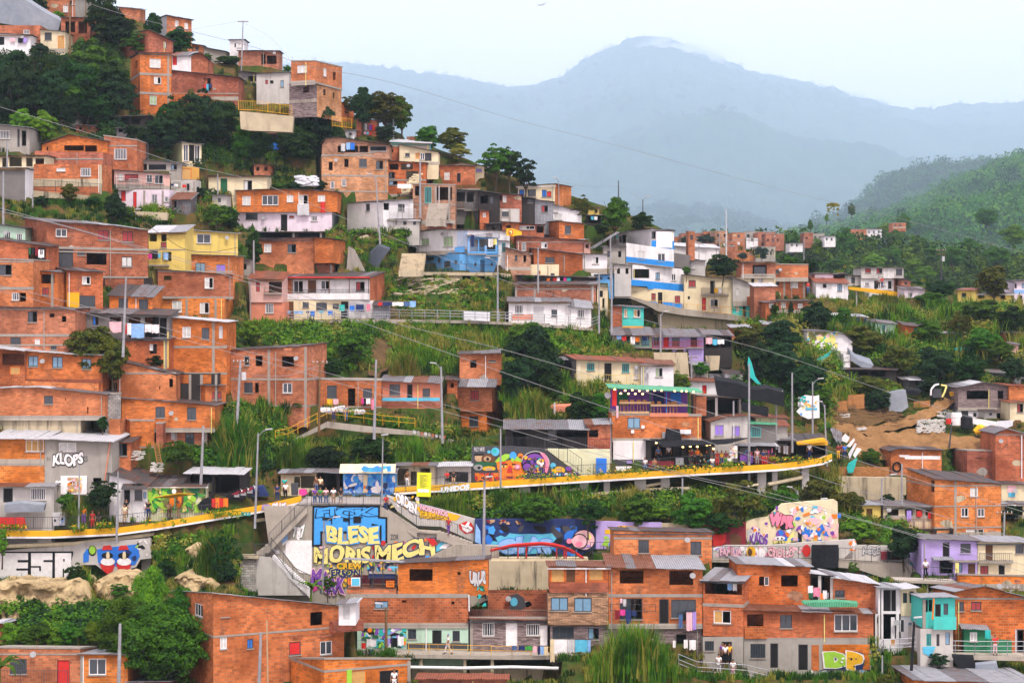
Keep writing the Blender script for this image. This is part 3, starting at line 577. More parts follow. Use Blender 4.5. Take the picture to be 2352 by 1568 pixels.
def be(a2,by,eX,dW,a6='round',d3=1.):
 rs=np.random.RandomState(a2);V=[];u=rs.normal(size=(by,3));u/=np.linalg.norm(u,axis=1)[:,None];eU=rs.uniform(.2,.82,by)**.65;cc=u*eU[:,None];cc[:,2]=cc[:,2]*d3
 if a6=='loose':
  cc*=rs.uniform(.8,1.15,(by,1))
 if a6=='cone':
  k=(cc[:,2]+1)/2;cc[:,:2]*=(1.15-.85*k)[:,None]
 cr=rs.uniform(.17,.34,by)*(1. if a6!='loose' else .8)
 for c,r in zip(cc,cr):
  m=int(eX*(r/.26)**2);q=rs.normal(size=(m,3));q/=np.linalg.norm(q,axis=1)[:,None];q[:,2]=np.abs(q[:,2])*.9-.25+0*q[:,2];rr=r*rs.uniform(.65,1.08,m)[:,None];P=c+q*rr*np.array([1,1,.8]);nn=q*.7+c*.6+np.array([0,0,.35]);V.append(aP(P,nn,dW,rs))
 return np.concatenate(V)
bR={'round':[be(s,75,105,.068)for s in(1,2,3)],'loose':[be(s,60,95,.068,'loose')for s in(4,5)],'big':[be(s,170,130,.036)for s in(6,)],'cone':[be(8,65,95,.068,'cone')]};dU={}
def bM(a6,i,aG):
 k=(a6,i,aG)
 if k not in dU:
  o=bn('crown',bR[a6][i],np.zeros(len(bR[a6][i])),[aG]);dU[k]=o.data;bpy.data.objects.remove(o)
 return dU[k]
dO=0
def T(xc,yt,yb,w,ad,aG='lf1',a6='round',trunk=.22,aO='tree',group=None,Y=None,dY=0,bD=False,name='tree',eO=False):
 global dO;dO+=1;rs=random.Random(dO*13);px,pb=aA(xc,yb)if not bD else(xc,yb);_,pt=aA(xc,yt)if not bD else(xc,yt);w_=w*(.25 if not bD else 1);D=(TY(px,pb)if Y is None else Y)+dY;A=P3(px,pb,D);b0=(cw-pt)*S*D;h=b0-A.z;rw=w_*S*D/2;ch=h*(1-trunk);aj=aV(name,A,ad,aO,group);b=MB();c=Vector((0,0,A.z+h*trunk+ch*.5));c.x,c.y=(A.x,A.y);p=A-Vector((0,0,1));r0=max(.06,h*.028);k1=A+Vector((rs.uniform(-.1,.1)*rw,rs.uniform(-.1,.1)*rw,h*trunk));b.tube(p,k1,r0,r0*.75,7)
 for i in range(6):
  an=i*1.05+rs.uniform(0,1);e=c+Vector((math.cos(an)*rw*.6,math.sin(an)*rw*.6,ch*rs.uniform(-.1,.35)));m=k1.lerp(e,.5)+Vector((0,0,-.05*ch));b.tube(k1,m,r0*.55,r0*.35,5);b.tube(m,e,r0*.35,r0*.12,5)
 b.build('trunk','bark',aj);i=dO%len(bR[a6]);o=bpy.data.objects.new('crown',bM(a6,i,aG));cM.objects.link(o);o.parent=aj;o.location=c-A;o.scale=(rw*1.02,rw*rs.uniform(.8,1.),ch*.56);o.rotation_euler=(0,0,rs.uniform(0,6.28));return aj
def eZ(xc,yt,yb,w,ad,aG='lf2',**k):
 return T(xc,yt,yb,w,ad,aG,'round',.04,'bush',name='bush',**k)
def cd(x,yb,eE,ad,Y=None,aG='lf3',n=9,bD=False,name='banana_plant'):
 px,pb=aA(x,yb)if not bD else(x,yb);D=TY(px,pb)if Y is None else Y;A=P3(px,pb,D);aj=aV(name,A,ad,'plant');h=eE*.25*S*D;b=MB();b.tube(A-Vector((0,0,.5)),A+Vector((0,0,h*.5)),h*.05,h*.035,7);b.build('stem','lf3',aj);l=MB();rs=random.Random(int(x))
 for i in range(n):
  an=i*2.4+rs.uniform(-.3,.3);L=h*rs.uniform(.55,.8);d=Vector((math.cos(an),math.sin(an),0));s=Vector((-d.y,d.x,0));p=A+Vector((0,0,h*.48));pr=None;el=rs.uniform(.6,1.3)
  for j in range(6):
   t=j/5;q=p+d*L*math.sin(t*1.3)*.75+Vector((0,0,L*(el*t-1.*t*t)));w=L*.13*math.sin(math.pi*min(1,.12+t*.88))+.01
   if pr:
    l.face([pr[0]-s*pr[1]+Vector((0,0,-.05)),pr[0],q,q-s*w+Vector((0,0,-.05))]);l.face([pr[0],pr[0]+s*pr[1]+Vector((0,0,-.05)),q+s*w+Vector((0,0,-.05)),q])
   pr=(q,w)
 l.build('leaves',aG,aj);return aj
def ce(C,h,rs,n,cl,w=.03,aC=.5):
 m=len(C);C=np.repeat(C,n,0);k=len(C);hh=np.repeat(h,n)*rs.uniform(.6,1.15,k);C=C+np.stack([rs.normal(size=k)*cl,rs.normal(size=k)*cl,np.zeros(k)],1);an=rs.uniform(0,6.28,k);d=np.stack([np.cos(an),np.sin(an),np.zeros(k)],1);s=np.stack([-np.sin(an),np.cos(an),np.zeros(k)],1)*w*hh[:,None]**.5;ln=rs.uniform(.1,aC,k)[:,None]*hh[:,None];up=np.array([0,0,1.]);m1=C+up*hh[:,None]*.6+d*ln*.35;t1=C+up*hh[:,None]*.95+d*ln;q1=np.stack([C-s,C+s,m1+s*.8,m1-s*.8],1);q2=np.stack([m1-s*.8,m1+s*.8,t1+s*.12+d*0,t1-s*.12],1);return np.concatenate([q1,q2])
def br(x0,x1,yt,yb,ad,aG='lf3',n=60,bo=16,Y=None,name='cane_clump',aO='tall grass',aC=.55):
 rs=np.random.RandomState(int(x0));P=[];Hh=[]
 for i in range(n):
  x=rs.uniform(x0,x1);u=(x-x0)/(x1-x0);y=yb-rs.uniform(0,.35)*(yb-yt);tp=yt+(yb-yt)*(.75*abs(2*u-1)**2.2);px,py=aA(x,y);D=TY(px,py)if Y is None else Y+rs.uniform(0,3);g_=P3(px,py,D);P.append(g_);Hh.append(max(.4,(y-tp)*.25*S*D*rs.uniform(.55,1.12)))
 V=ce(np.array([tuple(p)for p in P]),np.array(Hh),rs,bo,.22,.035,aC);c=V.reshape(-1,3).mean(0);c[2]=V[...,2].min();mi=np.tile(np.repeat(rs.choice([0,0,0,1,2],n),bo),2);return a3(bn(name,V-c,mi,[aG,'lf2','lf5' if aG!='lf5' else 'lf3'],dc=tuple(c)),ad,aO)
def cs(px,py,poly):
 r=np.zeros(len(px),bool);n=len(poly);j=n-1
 for i in range(n):
  xi,yi=poly[i];xj,yj=poly[j];c=((yi>py)!=(yj>py))&(px<(xj-xi)*(py-yi)/(yj-yi or 1e-09)+xi);r^=c;j=i
 return r
def dB(x,y,g=.7):
 for ax,ay,ux,uy,w,d,pz in cf:
  rx,ry=(x-ax,y-ay);s=rx*ux+ry*uy
  if-g<s<w+g and-g*.8<-rx*uy+ry*ux<d+g:
   return True
 return False
cW=[]
def bI(dr):
 rs=np.random.RandomState(5);V=[];MI=[];a_=['lf1','lf2','lf3','lf5','lf4','lf6'];K={'bush':([0,1,5,1,2],'b'),'mid':([1,2,1,4],'b'),'bright':([2,1,2],'b'),'grass':([1,2,2,3,3],'g'),'dry':([3,4,3,2],'g'),'dark':([0,5,0],'b'),'low':([1,0,3],'g'),'mixed':([1,2,0,3,2,1,3],'m')}
 for poly,aw,sp,sz in dr:
  a=np.array(poly,float);x0,y0=a.min(0);x1,y1=a.max(0);n=int((x1-x0)*(y1-y0)/(sp*sp));px=rs.uniform(x0,x1,n);py=rs.uniform(y0,y1,n);k=cs(px,py,poly);ms,dN=K[aw];kx,ky=(px[k],py[k]);g0=np.array([tuple(G(x,y))for x,y in zip(kx,ky)]).reshape(-1,3);eF=bV(g0[:,0],g0[:,1],g0[:,2])
  for x,y,g1,z1 in zip(kx,ky,g0,eF):
   if z1<g1[2]-7 or dB(g1[0],g1[1])or any((cs(np.array([x]),np.array([y]),e)[0]for e in cW)):
    continue
   s=sz*rs.uniform(.5,1.35);ty=dN if dN!='m' else 'b' if bm(np.array([x*.02]),np.array([y*.03]),3)[0]>.5 else 'g';mi=ms[int(bm(np.array([x*.025]),np.array([y*.035]),8)[0]*len(ms)*.999)]if rs.rand()<.75 else ms[rs.randint(len(ms))];P=np.array([g1[0],g1[1],z1])
   if ty=='b':
    m=int(38*max(.7,s));q=rs.normal(size=(m,3));q/=np.linalg.norm(q,axis=1)[:,None];q[:,2]=np.abs(q[:,2]);c=P+q*np.array([s,s,s*.9])*rs.uniform(.55,1,(m,1));v=aP(c,q+np.array([0,-.2,.4]),.17,rs)
   else:
    v=ce(P[None],np.array([s*1.1]),rs,18,.28*s,.05,.6)
   V.append(v);MI.append(np.full(len(v),mi))
 V=np.concatenate(V);MI=np.concatenate(MI);print('undergrowth quads',len(V));return a3(bn('undergrowth',V,MI,a_),'grass, weeds and low scrub covering slopes between houses','undergrowth',aw='stuff')
def bj(ct,xs,eA,n,a2,size,a_,name,ad):
 o=bpy.data.objects[ct];me=o.data;nv=len(me.vertices);co=np.zeros(nv*3,np.float32);me.vertices.foreach_get('co',co);co=co.reshape(-1,3);px=co[:,0]/co[:,1]/S+bE;py=cw-co[:,2]/co[:,1]/S;ok=(px>xs[0])&(px<xs[1])&(py>eA[0])&(py<eA[1]);cG=np.where(ok)[0];rs=np.random.RandomState(a2);cG=rs.choice(cG,min(n,len(cG)),replace=False);V=[];MI=[]
 for i in cG:
  s=size*rs.uniform(.5,1.4);m=130;q=rs.normal(size=(m,3));q/=np.linalg.norm(q,axis=1)[:,None];q[:,2]=q[:,2]*.8+.35;eb=1+.25*np.sin(q[:,:1]*5+rs.uniform(0,6))*np.cos(q[:,2:]*4);c=co[i]+rs.normal(size=3)*np.array([1.5,1.5,.2])*size*.4+np.array([0,0,s*.35])+q*np.array([s,s,s*rs.uniform(.8,1.3)])*eb*rs.uniform(.8,1,(m,1));v=aP(c,q,s*.13,rs);V.append(v);MI.append(np.full(m,rs.randint(len(a_))))
 return a3(bn(name,np.concatenate(V),np.concatenate(MI),a_),ad,'forest',aw='stuff')
def cD(name,V,E,Rd,aG,d2=1):
 me=bpy.data.meshes.new(name);me.from_pydata(V,E,[]);o=bpy.data.objects.new(name,me);cM.objects.link(o);md=o.modifiers.new('s','SKIN')
 for i,r in enumerate(Rd):
  me.skin_vertices[0].data[i].radius=(r,r)if not isinstance(r,tuple)else r
 me.skin_vertices[0].data[0].use_root=True
 if d2:
  s=o.modifiers.new('d','SUBSURF');s.levels=d2;s.render_levels=d2
 dg=bpy.context.evaluated_depsgraph_get();dg.update();m2=bpy.data.meshes.new_from_object(o.evaluated_get(dg));bpy.data.objects.remove(o);m2.name=name;m2.materials.clear();m2.polygons.foreach_set('use_smooth',[True]*len(m2.polygons));return m2
def bQ(aH):
 if aH=='sit':
  b9=.5;kn=[(-.1,-.42,.48),(.1,-.42,.48)];an=[(-.1,-.45,.08),(.1,-.45,.08)]
 elif aH=='walk':
  b9=.92;kn=[(-.1,-.18,.5),(.1,.08,.48)];an=[(-.1,-.3,.09),(.1,.34,.14)]
 else:
  b9=.93;kn=[(-.1,-.02,.5),(.11,-.01,.5)];an=[(-.11,.02,.08),(.13,.02,.08)]
 sh=b9+.48;aC=-.06 if aH=='lean' else 0;el={'stand':[(-.25,.03,sh-.29),(.25,.03,sh-.29)],'walk':[(-.24,.12,sh-.27),(.24,-.12,sh-.27)],'sit':[(-.24,-.1,sh-.26),(.24,-.1,sh-.26)],'lean':[(-.25,-.18+aC,sh-.22),(.25,-.18+aC,sh-.22)],'arms':[(-.25,-.12,sh-.27),(.3,-.1,sh+.05)]}[aH];wr={'stand':[(-.27,-.04,sh-.54),(.27,-.06,sh-.53)],'walk':[(-.26,.05,sh-.52),(.26,-.28,sh-.46)],'sit':[(-.12,-.34,sh-.34),(.12,-.34,sh-.34)],'lean':[(-.16,-.4,sh-.33),(.16,-.4,sh-.33)],'arms':[(-.1,-.32,sh-.2),(.22,-.16,sh+.26)]}[aH];V=[(0,0,b9),(0,aC*.4,b9+.2),(0,aC,sh-.05),(0,aC,sh+.06),(0,aC-.02,sh+.16),(0,aC-.02,sh+.27)];E=[(0,1),(1,2),(2,3),(3,4),(4,5)];Rd=[(.14,.11),(.125,.095),(.15,.1),.052,.085,.085]
 for s in(0,1):
  sx=-1 if s==0 else 1;b=len(V);V+=[(sx*.17,aC,sh-.03),el[s],wr[s]];E+=[(2,b),(b,b+1),(b+1,b+2)];Rd+=[.055,.042,.03];w=Vector(wr[s]);d=(w-Vector(el[s])).normalized();p=w+d*.07;b2=len(V);V.append(tuple(p));E.append((b+2,b2));Rd.append((.034,.02));t=d.orthogonal().normalized()
  for k in range(4):
   q=p+t*(k-1.5)*.02+d*(.03+0*k);q2=p+t*(k-1.5)*.023+d*(.075 if k in(1,2)else .06)+Vector((0,-.012,0));c=len(V);V+=[tuple(q),tuple(q2)];E+=[(b2,c),(c,c+1)];Rd+=[.0095,.008]
  c=len(V);V+=[tuple(w+d*.035+t*-.035),tuple(w+d*.07+t*-.055)];E+=[(b+2,c),(c,c+1)];Rd+=[.011,.009];b=len(V);V+=[(sx*.09,0,b9-.06),kn[s],an[s],(an[s][0],an[s][1]-.16,an[s][2]-.05)];E+=[(0,b),(b,b+1),(b+1,b+2),(b+2,b+3)];Rd+=[.085,.058,.04,.032]
 bL={'body':(V,E,Rd)};v=[(0,0,b9+0),(0,aC*.4,b9+.2),(0,aC,sh-.04),(-.17,aC,sh-.02),(.17,aC,sh-.02)];e1=Vector(v[3]).lerp(Vector(el[0]),.75);e2=Vector(v[4]).lerp(Vector(el[1]),.75);v+=[tuple(e1),tuple(e2)];bL['shirt']=(v,[(0,1),(1,2),(2,3),(2,4),(3,5),(4,6)],[(.155,.125),(.145,.115),(.165,.118),.072,.072,.065,.065])
 def tr(f_):
  v=[(0,0,b9+.02)];e=[];r=[(.15,.12)]
  for s in(0,1):
   b=len(v);k=Vector(kn[s]);a=Vector(an[s]);v+=[((-1 if s==0 else 1)*.09,0,b9-.07),tuple(k),tuple(k.lerp(a,f_))];e+=[(0,b),(b,b+1),(b+1,b+2)];r+=[.1,.078,.062]
  return(v,e,r)
 bL['trousers']=tr(.88);bL['shorts']=tr(.05);z=sh+.22;y=aC-.005;bL['hair']=([(0,y+.02,z-.02),(0,y+.015,z+.04),(0,y-.015,z+.075)],[(0,1),(1,2)],[.088,.094,.075]);bL['longhair']=([(0,y+.02,z+.05),(0,y+.05,z-.06),(0,y+.07,z-.25)],[(0,1),(1,2)],[.098,.09,.07]);sv=[];se=[];sr=[];return(bL,sh,aC,an,b9)
cC={}
def cU(aH,bh,aG):
 k=(aH,bh)
 if k not in cC:
  if('raw',aH)not in cC:
   cC['raw',aH]=bQ(aH)
  d,sh,aC,an,b9=cC['raw',aH]
  if bh[:4]=='shoe':
   b=MB();a=an[int(bh[4])];b.prism([(a[0]-.045,a[1]+.07,0),(a[0]+.045,a[1]+.07,0),(a[0]+.05,a[1]-.17,0),(a[0]-.05,a[1]-.17,0)],(0,0,.08));o=b.build('shoe','white');cC[k]=o.data;bpy.data.objects.remove(o)
  elif bh in('eye0','eye1','mouth'):
   b=MB();z=sh+.215;y=aC-.105
   if bh=='mouth':
    b.box((-.024,y,z-.068),(.048,0,0),(0,.02,0),(0,0,.01))
   else:
    s=-1 if bh=='eye0' else 1;b.box((s*.032-.012,y,z),(.024,0,0),(0,.02,0),(0,0,.012))
   o=b.build(bh,'dark');cC[k]=o.data;bpy.data.objects.remove(o)
  else:
   cC[k]=cD(bh,*d[bh],None)
 kk=(aH,bh,aG)
 if kk not in cC:
  m=cC[k].copy();m.materials.clear();m.materials.append(M(aG));cC[kk]=m
 return cC[kk]
def Pn(x,yf,ad,dA='white',dX='jeans',d0='black',aH='stand',Y=None,cY=0,h=1.68,bd=False,bA=False,skin='skin',bD=False,group=None,dY=0,cZ=None):
 px,py=aA(x,yf)if not bD else(x,yf);D=(TY(px,py)if Y is None else Y)+dY;A=P3(px,py,D);k=h/1.68;bw(px-5,px+5,D,D,A.z,20);r=bpy.data.objects.new('person',cU(aH,'body',skin));cM.objects.link(r);r.location=A;r.scale=(k,k,k);r.rotation_euler=(0,0,math.radians(cY));a3(r,ad,'person',group)
 for nm,bh,m in(('shirt','shirt',dA),('shorts' if bA else 'trousers','shorts' if bA else 'trousers',dX),('hair','longhair' if bd else 'hair',d0 if not cZ else cZ),('shoe','shoe0','dgrey'),('shoe','shoe1','dgrey'),('eye','eye0','dark'),('eye','eye1','dark'),('mouth','mouth','dark')):
  o=bpy.data.objects.new(nm if not(cZ and nm=='hair')else 'cap',cU(aH,bh,m));cM.objects.link(o);o.parent=r
 return r
def bY(L,Rr,aG,name,ad=None,aO=None,aw='structure',up=.5):
 V=[];n=len(L);cW.append([aA(*p)for p in L]+[aA(*p)for p in Rr[::-1]])
 for i in range(n-1):
  for k in range(7 if i==n-2 else 6):
   t=k/6
   for s in range(9):
    u=s/8;x=(L[i][0]*(1-t)+L[i+1][0]*t)*(1-u)+(Rr[i][0]*(1-t)+Rr[i+1][0]*t)*u;y=(L[i][1]*(1-t)+L[i+1][1]*t)*(1-u)+(Rr[i][1]*(1-t)+Rr[i+1][1]*t)*u;px,py=aA(x,y);V.append(tuple(P3(px,py,TY(px,py)-up)+Vector((0,0,(dD(np.array([px*.12]),np.array([py*.3]),4,3)[0]-.45)*1.1))))
 o=a7(name,np.array(V),9,len(V)//9,aG);return a3(o,ad,aO,aw=aw)
ai(0,0);h=H('half hidden house under huge grey tarpaulin at top left edge','b1',-40,235,370,420,'k 215,275,270,315',ae=None,d=7);H('pale cream room with barred window beside tarpaulin roof','C',372,(275,295),600,480,'K 410,285,475,370;do 530,330,590,470',ae='zg',dY=-.6);af(ps('-60 -20 200 -20 340 70 440 130 560 190 535 285 260 255 -60 205'),TY(60,62)-2,(0,2.5,.6),'tarp','tarpaulin',ad='large grey tarpaulin draped over topmost house at left edge');H('white walled room with pink washing at left edge below tarpaulin','W',-60,(310,325),280,460,'o -20,340,40,415',ae='zg',d=4,dY=-3,b3=False);aq(ah,'95,350,140,385 lpink towel;165,350,210,395 black towel;212,345,250,395 lilac shirt','on white room below tarpaulin',ag=.3);H('tall brick house cut off by top of picture','b3',430,-40,690,160,'w 580,50,625,115;o 640,10,660,60',av=850,aW='G',ae='zg',d=8);H('brick undercroft on stilts below tall topmost house','b4',560,165,830,330,'o 600,200,690,300;o 720,200,800,310',ae='zg',d=4,dY=-2);H('small brick shed with green edged roof on skyline','b3',1088,(65,85),1280,185,'',ae='zl',aR=.6);h=H('pink brick two-storey house on skyline with white zinc side','b3',1532,(145,190),1760,400,'w 1608,192,1640,245;w 1695,215,1728,268;dd 1625,300,1655,375;dr 1680,318,1720,385',av=1425,aW='z4',ae='zl',d=6);H('low brick house behind palm on upper left slope','b2',1366,(278,385),1590,490,'c 1500,375,1530,440',av=1100,d=9,Y=286);H('three storey brick tower house with concrete floor lines','b1',1285,490,1575,1050,'w 1375,545,1475,620;w 1415,708,1480,770;n 1375,880,1440,960;o 1240,555,1258,630',av=1200,am='685 860',aJ='1545',d=7,ov=.25)
H('long brick wing beside three storey tower house','b2',1578,(650,715),2190,912,'o 1868,720,1935,830',d=6,am='860,10',dY=.3);aq(ah,'1870,775,1895,820 red towel;1895,775,1915,845 cyan shirt;1918,770,1945,810 navy towel','from balcony of long brick wing',ag=.3);H('recessed lower brick storey under long brick wing','b4',1565,860,1900,1030,'o 1630,905,1700,975',ae=None,d=4,dY=1.5,b3=False);H('round topped brick house with red zinc roof above long wing','b1',1755,ps('1755 520 1800 490 1850 492 1905 545'),1905,640,'',d=6,Y=281);H('stained white wall under red zinc roof beside tower house','W',1580,515,1755,610,'dr 1585,520,1625,600',ae='zr',rz=480,Y=281);H('low brick house with zinc roof on skyline ridge','b3',1745,(402,425),1870,520,'g 1795,420,1825,460',ae='zg',Y=308);H('low grey shack row running down skyline ridge','G',1872,(435,480),2080,575,'o 1900,450,1930,480',Y=306);H('white painted house with mono pitch roof on skyline beside pole','W',2110,(372,365),2240,565,'h 2150,398,2170,440;w 2180,398,2210,440;dg 2125,515,2180,560',ae='zg',Y=305);H('brick house with clothes gallery and sagging roof on skyline','b3',2190,470,2560,598,'o 2400,500,2440,590;o 2450,512,2540,590',ae='zg',aR=.2,Y=303);H('grey walled house with dark windows above yellow walkway','GB',2190,(655,680),2420,765,'o 2280,700,2350,755',dY=1);H('tree shaded dark shack on posts below big trees','D',940,(1075,1065),1365,1150,'o 960,1085,1040,1140;o 1060,1080,1190,1145;o 1205,1080,1290,1140',ae='zg',d=4);H('grey zinc shack with white balcony below tower house','z2',1070,1180,1350,1300,'o 1090,1185,1130,1215;u 1200,1190,1320,1290',d=4,dY=-2)
H('grey concrete house with white roof edge at left edge','G',-60,(1140,1180),270,1390,'k -10,1200,90,1275;dd 160,1180,180,1350;o 200,1200,240,1340',ae='zl',d=6,ov=.7);H('cream columned open terrace at left edge','C',-60,1432,412,1570,'o 20,1450,70,1550;o 85,1440,200,1530;o 240,1450,300,1530;o 325,1455,405,1530',dY=-1.5,am='1545,14');H('brick house with an open plant filled upper terrace and sloping roof','b1',385,[(385,1330),(640,1240),(985,1300)],985,1480,'o 590,1290,770,1385;o 780,1310,890,1395;o 428,1350,442,1385',d=6);H('wide brick ground storey with terrace wall under plant filled terrace','b2',320,(1385,1400),945,1568,'k 740,1520,835,1568;w 535,1545,590,1568',ae=None,d=6,dY=-1.5,am='1460,14');H('brick house with white block parapet and large white barred window','b1',955,[(955,1250),(1255,1290)],1258,1570,'k 1048,1365,1165,1465',ae='s',d=6,am='1340,12');H('narrow pale green tower room with tall glazed doors','C',1672,(1310,1330),1850,1500,'h 1685,1325,1730,1480;dk 1735,1330,1785,1480;h 1787,1335,1835,1485',av=1550,aW='YG',ae='zl');H('brick and grey upper storey with long white eave below dark trees','G',1255,(1462,1500),1660,1570,'o 1265,1485,1350,1565;u 1360,1490,1530,1565;b 1570,1510,1625,1560',ae='zl');ai(1,0);H('stained whitewashed house hanging over yellow walkway','LG',5,(680,665),305,952,'r 85,735,110,775;b 225,740,255,800;o 130,740,160,770',d=6,aR=.3);H('brick topped corner house with grey rendered lower storey on skyline','b3',322,565,545,770,'w 380,600,468,672;w 620,632,648,700;o 708,668,735,735',av=790,ae='s',d=8,am='765,16',Y=265)
h=H('grey rendered lower storey with small square windows under corner house','ST2',305,768,560,930,'o 432,795,487,852;o 618,825,643,875;o 705,855,724,905',av=785,aW='b6',ae=None,d=7,Y=266);H('leaning brick and white patched house below skyline corner house','PW',510,[(510,905),(780,945)],780,1110,'o 540,1000,570,1060;u 625,930,700,1050',av=900,aW='b2',dY=1);H('orange house with pink washing behind yellow balcony','b2',918,(1090,1110),1110,1240,'c 970,1130,1025,1200;r 1040,1150,1075,1190',ae='zg');aq(ah,'1040,1145,1062,1195 purple shirt;1068,1150,1090,1200 red towel;985,1212,1010,1232 lpink towel;1015,1214,1035,1236 cyan towel;1040,1216,1062,1240 red towel small','on orange house behind yellow balcony',ag=.3);H('brown zinc lean-to with blue tarpaulin among dark trees','D',60,(1225,1235),330,1380,'o 110,1270,200,1330',ae='zr',rz=1205,d=4);af(ps('110 1320 212 1310 208 1372 105 1385'),ah.D-.6,(0,.05,0),'blue','blue_sheet',ad='bright blue plastic sheet on lean-to among dark trees',aO='plastic sheet');H('big pale brick house with an open roof terrace on central ridge','b6',603,(1440,1400),1215,1760,'o 668,1488,705,1565;o 812,1460,850,1535;g 948,1458,1018,1535;g 1102,1478,1168,1555;k 683,1665,722,1730;k 788,1645,828,1712;o 1215,1585,1300,1660',ae='s',d=8,am='1430,12 1615,16 1760,12',dQ=-8);f0=ah;H('covered terrace with washing and plants on top of big pale brick house','b6',605,ps('605 1330 640 1275 745 1262 1230 1335'),1225,1440,'o 750,1285,940,1400;o 950,1330,1030,1400;u 1045,1320,1200,1390',d=6,Y=f0.D+.3,b3=False,aE=.3)
aq(ah,'830,1310,865,1375 lblue shirt;868,1312,905,1375 blue shirt dark;780,1320,820,1390 lgrey towel','on rooftop terrace of big pale brick house',ag=.2);H('brick middle storeys with dark galleries beside big pale brick house','b2',1215,(1480,1500),1560,1800,'o 1225,1490,1310,1560;o 1330,1500,1440,1560;g 1212,1580,1275,1640;o 1380,1570,1490,1650;b 1200,1660,1300,1700',d=7,am='1655,14',dY=1);H('cream house with ochre door under grey roof on ridge','C',1318,[(1318,1330),(1740,1400)],1675,1500,'g 1370,1380,1412,1438;do 1465,1370,1505,1460;dd 1550,1390,1612,1480;h 1508,1380,1548,1468',d=6,Y=272);H('long white zinc roofed house behind cream ridge house','T',1240,(1305,1320),1600,1365,'',ae='zw',rz=1292,Y=278);H('small brick flat with dark opening left of cream ridge house','b2',1232,1350,1320,1440,'o 1240,1370,1262,1400',ae='s',d=4,Y=274);H('pale house with lilac curtain at end of ridge by trees','C',1790,[(1790,1520),(1890,1500),(2095,1530)],2095,1580,'v 2020,1550,2075,1580',ae='t',Y=276);ai(0,1);H('wide brick house on a concrete base behind grey railing','b1',310,-60,935,178,'k 740,-25,835,52;w 520,-25,600,5',ae=None,d=6,am='110,70',aT='CR',aJ='930');H('blue grey block wall at left edge by stairs','GB',-40,-20,230,235,'',av=305,aW='W');H('pink balcony house with dark railing over white ground floor','P',1050,(-5,35),1560,165,'r 1145,15,1270,90;h 1345,20,1400,110;w 1090,20,1130,90;h 1420,30,1500,120',av=1005,aW='b2',aF='dgrey 1060,70,1500,165;LG 1185,75,1300,165',am='172,10');LF=ah
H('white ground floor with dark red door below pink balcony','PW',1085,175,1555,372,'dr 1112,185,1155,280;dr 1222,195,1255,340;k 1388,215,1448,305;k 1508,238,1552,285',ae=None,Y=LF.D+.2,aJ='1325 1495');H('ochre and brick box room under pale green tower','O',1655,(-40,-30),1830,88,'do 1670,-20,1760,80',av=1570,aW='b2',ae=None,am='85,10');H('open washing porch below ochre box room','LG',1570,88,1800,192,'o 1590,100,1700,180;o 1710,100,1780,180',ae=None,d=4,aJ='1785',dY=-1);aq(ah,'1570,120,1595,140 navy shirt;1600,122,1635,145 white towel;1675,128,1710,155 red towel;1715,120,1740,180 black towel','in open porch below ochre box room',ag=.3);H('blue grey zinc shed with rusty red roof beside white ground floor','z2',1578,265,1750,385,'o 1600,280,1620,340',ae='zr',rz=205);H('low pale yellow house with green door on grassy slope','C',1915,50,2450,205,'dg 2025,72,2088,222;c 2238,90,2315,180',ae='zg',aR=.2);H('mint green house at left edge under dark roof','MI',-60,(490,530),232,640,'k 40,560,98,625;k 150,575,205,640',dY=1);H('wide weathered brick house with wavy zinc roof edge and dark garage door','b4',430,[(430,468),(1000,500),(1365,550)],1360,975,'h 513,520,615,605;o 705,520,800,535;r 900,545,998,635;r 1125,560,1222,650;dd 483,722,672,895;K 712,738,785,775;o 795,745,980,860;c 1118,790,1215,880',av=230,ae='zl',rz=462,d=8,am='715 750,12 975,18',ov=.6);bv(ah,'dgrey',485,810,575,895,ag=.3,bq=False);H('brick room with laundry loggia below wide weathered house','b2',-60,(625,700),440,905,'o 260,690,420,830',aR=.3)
aq(ah,'262,710,285,770 dgreen shirt;290,705,320,765 black shirt;325,705,350,780 maroon shirt;352,725,405,800 white shirt;370,705,395,770 black trousers;325,820,360,850 lblue towel;362,825,390,855 white towel;392,828,420,858 cyan towel','in brick loggia left of dark garage door',ag=.3);H('brick house with dark blue window at left edge','b5',-60,(815,825),305,1240,'g -10,862,108,958;k 108,1118,172,1190;o 178,1120,238,1200;w 170,1120,182,1190',ae='s',d=7,am='835,14 1080,26',dY=-1);H('narrow brick stair house with dark opening beside yellow sided house','b1',310,(915,935),530,1258,'o 375,950,500,1035;r 388,1075,448,1140',aJ='355 480');H('brick house with one deep yellow side and yellow painted corner','b2',612,(915,935),945,1270,'w 755,970,832,1042;K 720,1148,875,1250',av=512,aW='YW',ae='zg',rz=895,d=7);at(ah,618,1118,728,1268,'YW',ag=.04,name='painted_corner');H('dark open undercroft behind sagging zinc roof','D',950,985,1340,1100,'o 960,990,1320,1080',ae=None,d=4,dY=3);H('low brick house with three dark barred windows','b1',1005,(1145,1160),1400,1292,'K 1088,1170,1175,1265;K 1275,1178,1360,1280;o 948,1155,1000,1175',ae='zg',rz=1055,d=6);H('yellow house with stacked balconies between two brick houses','Y',1365,(570,560),1700,905,'o 1372,580,1440,650;o 1480,580,1530,650;r 1476,655,1530,705;o 1370,735,1450,810;o 1490,745,1575,830',ae='zl',rz=505,d=6,am='725,10',aF='Y 1366,815,1545,862');aq(ah,'1362,760,1395,810 magenta towel;1400,755,1445,812 black jacket;1450,758,1475,800 cyan shirt;1500,750,1545,820 lblue jeans','on lower balcony of yellow stacked house',ag=.4)
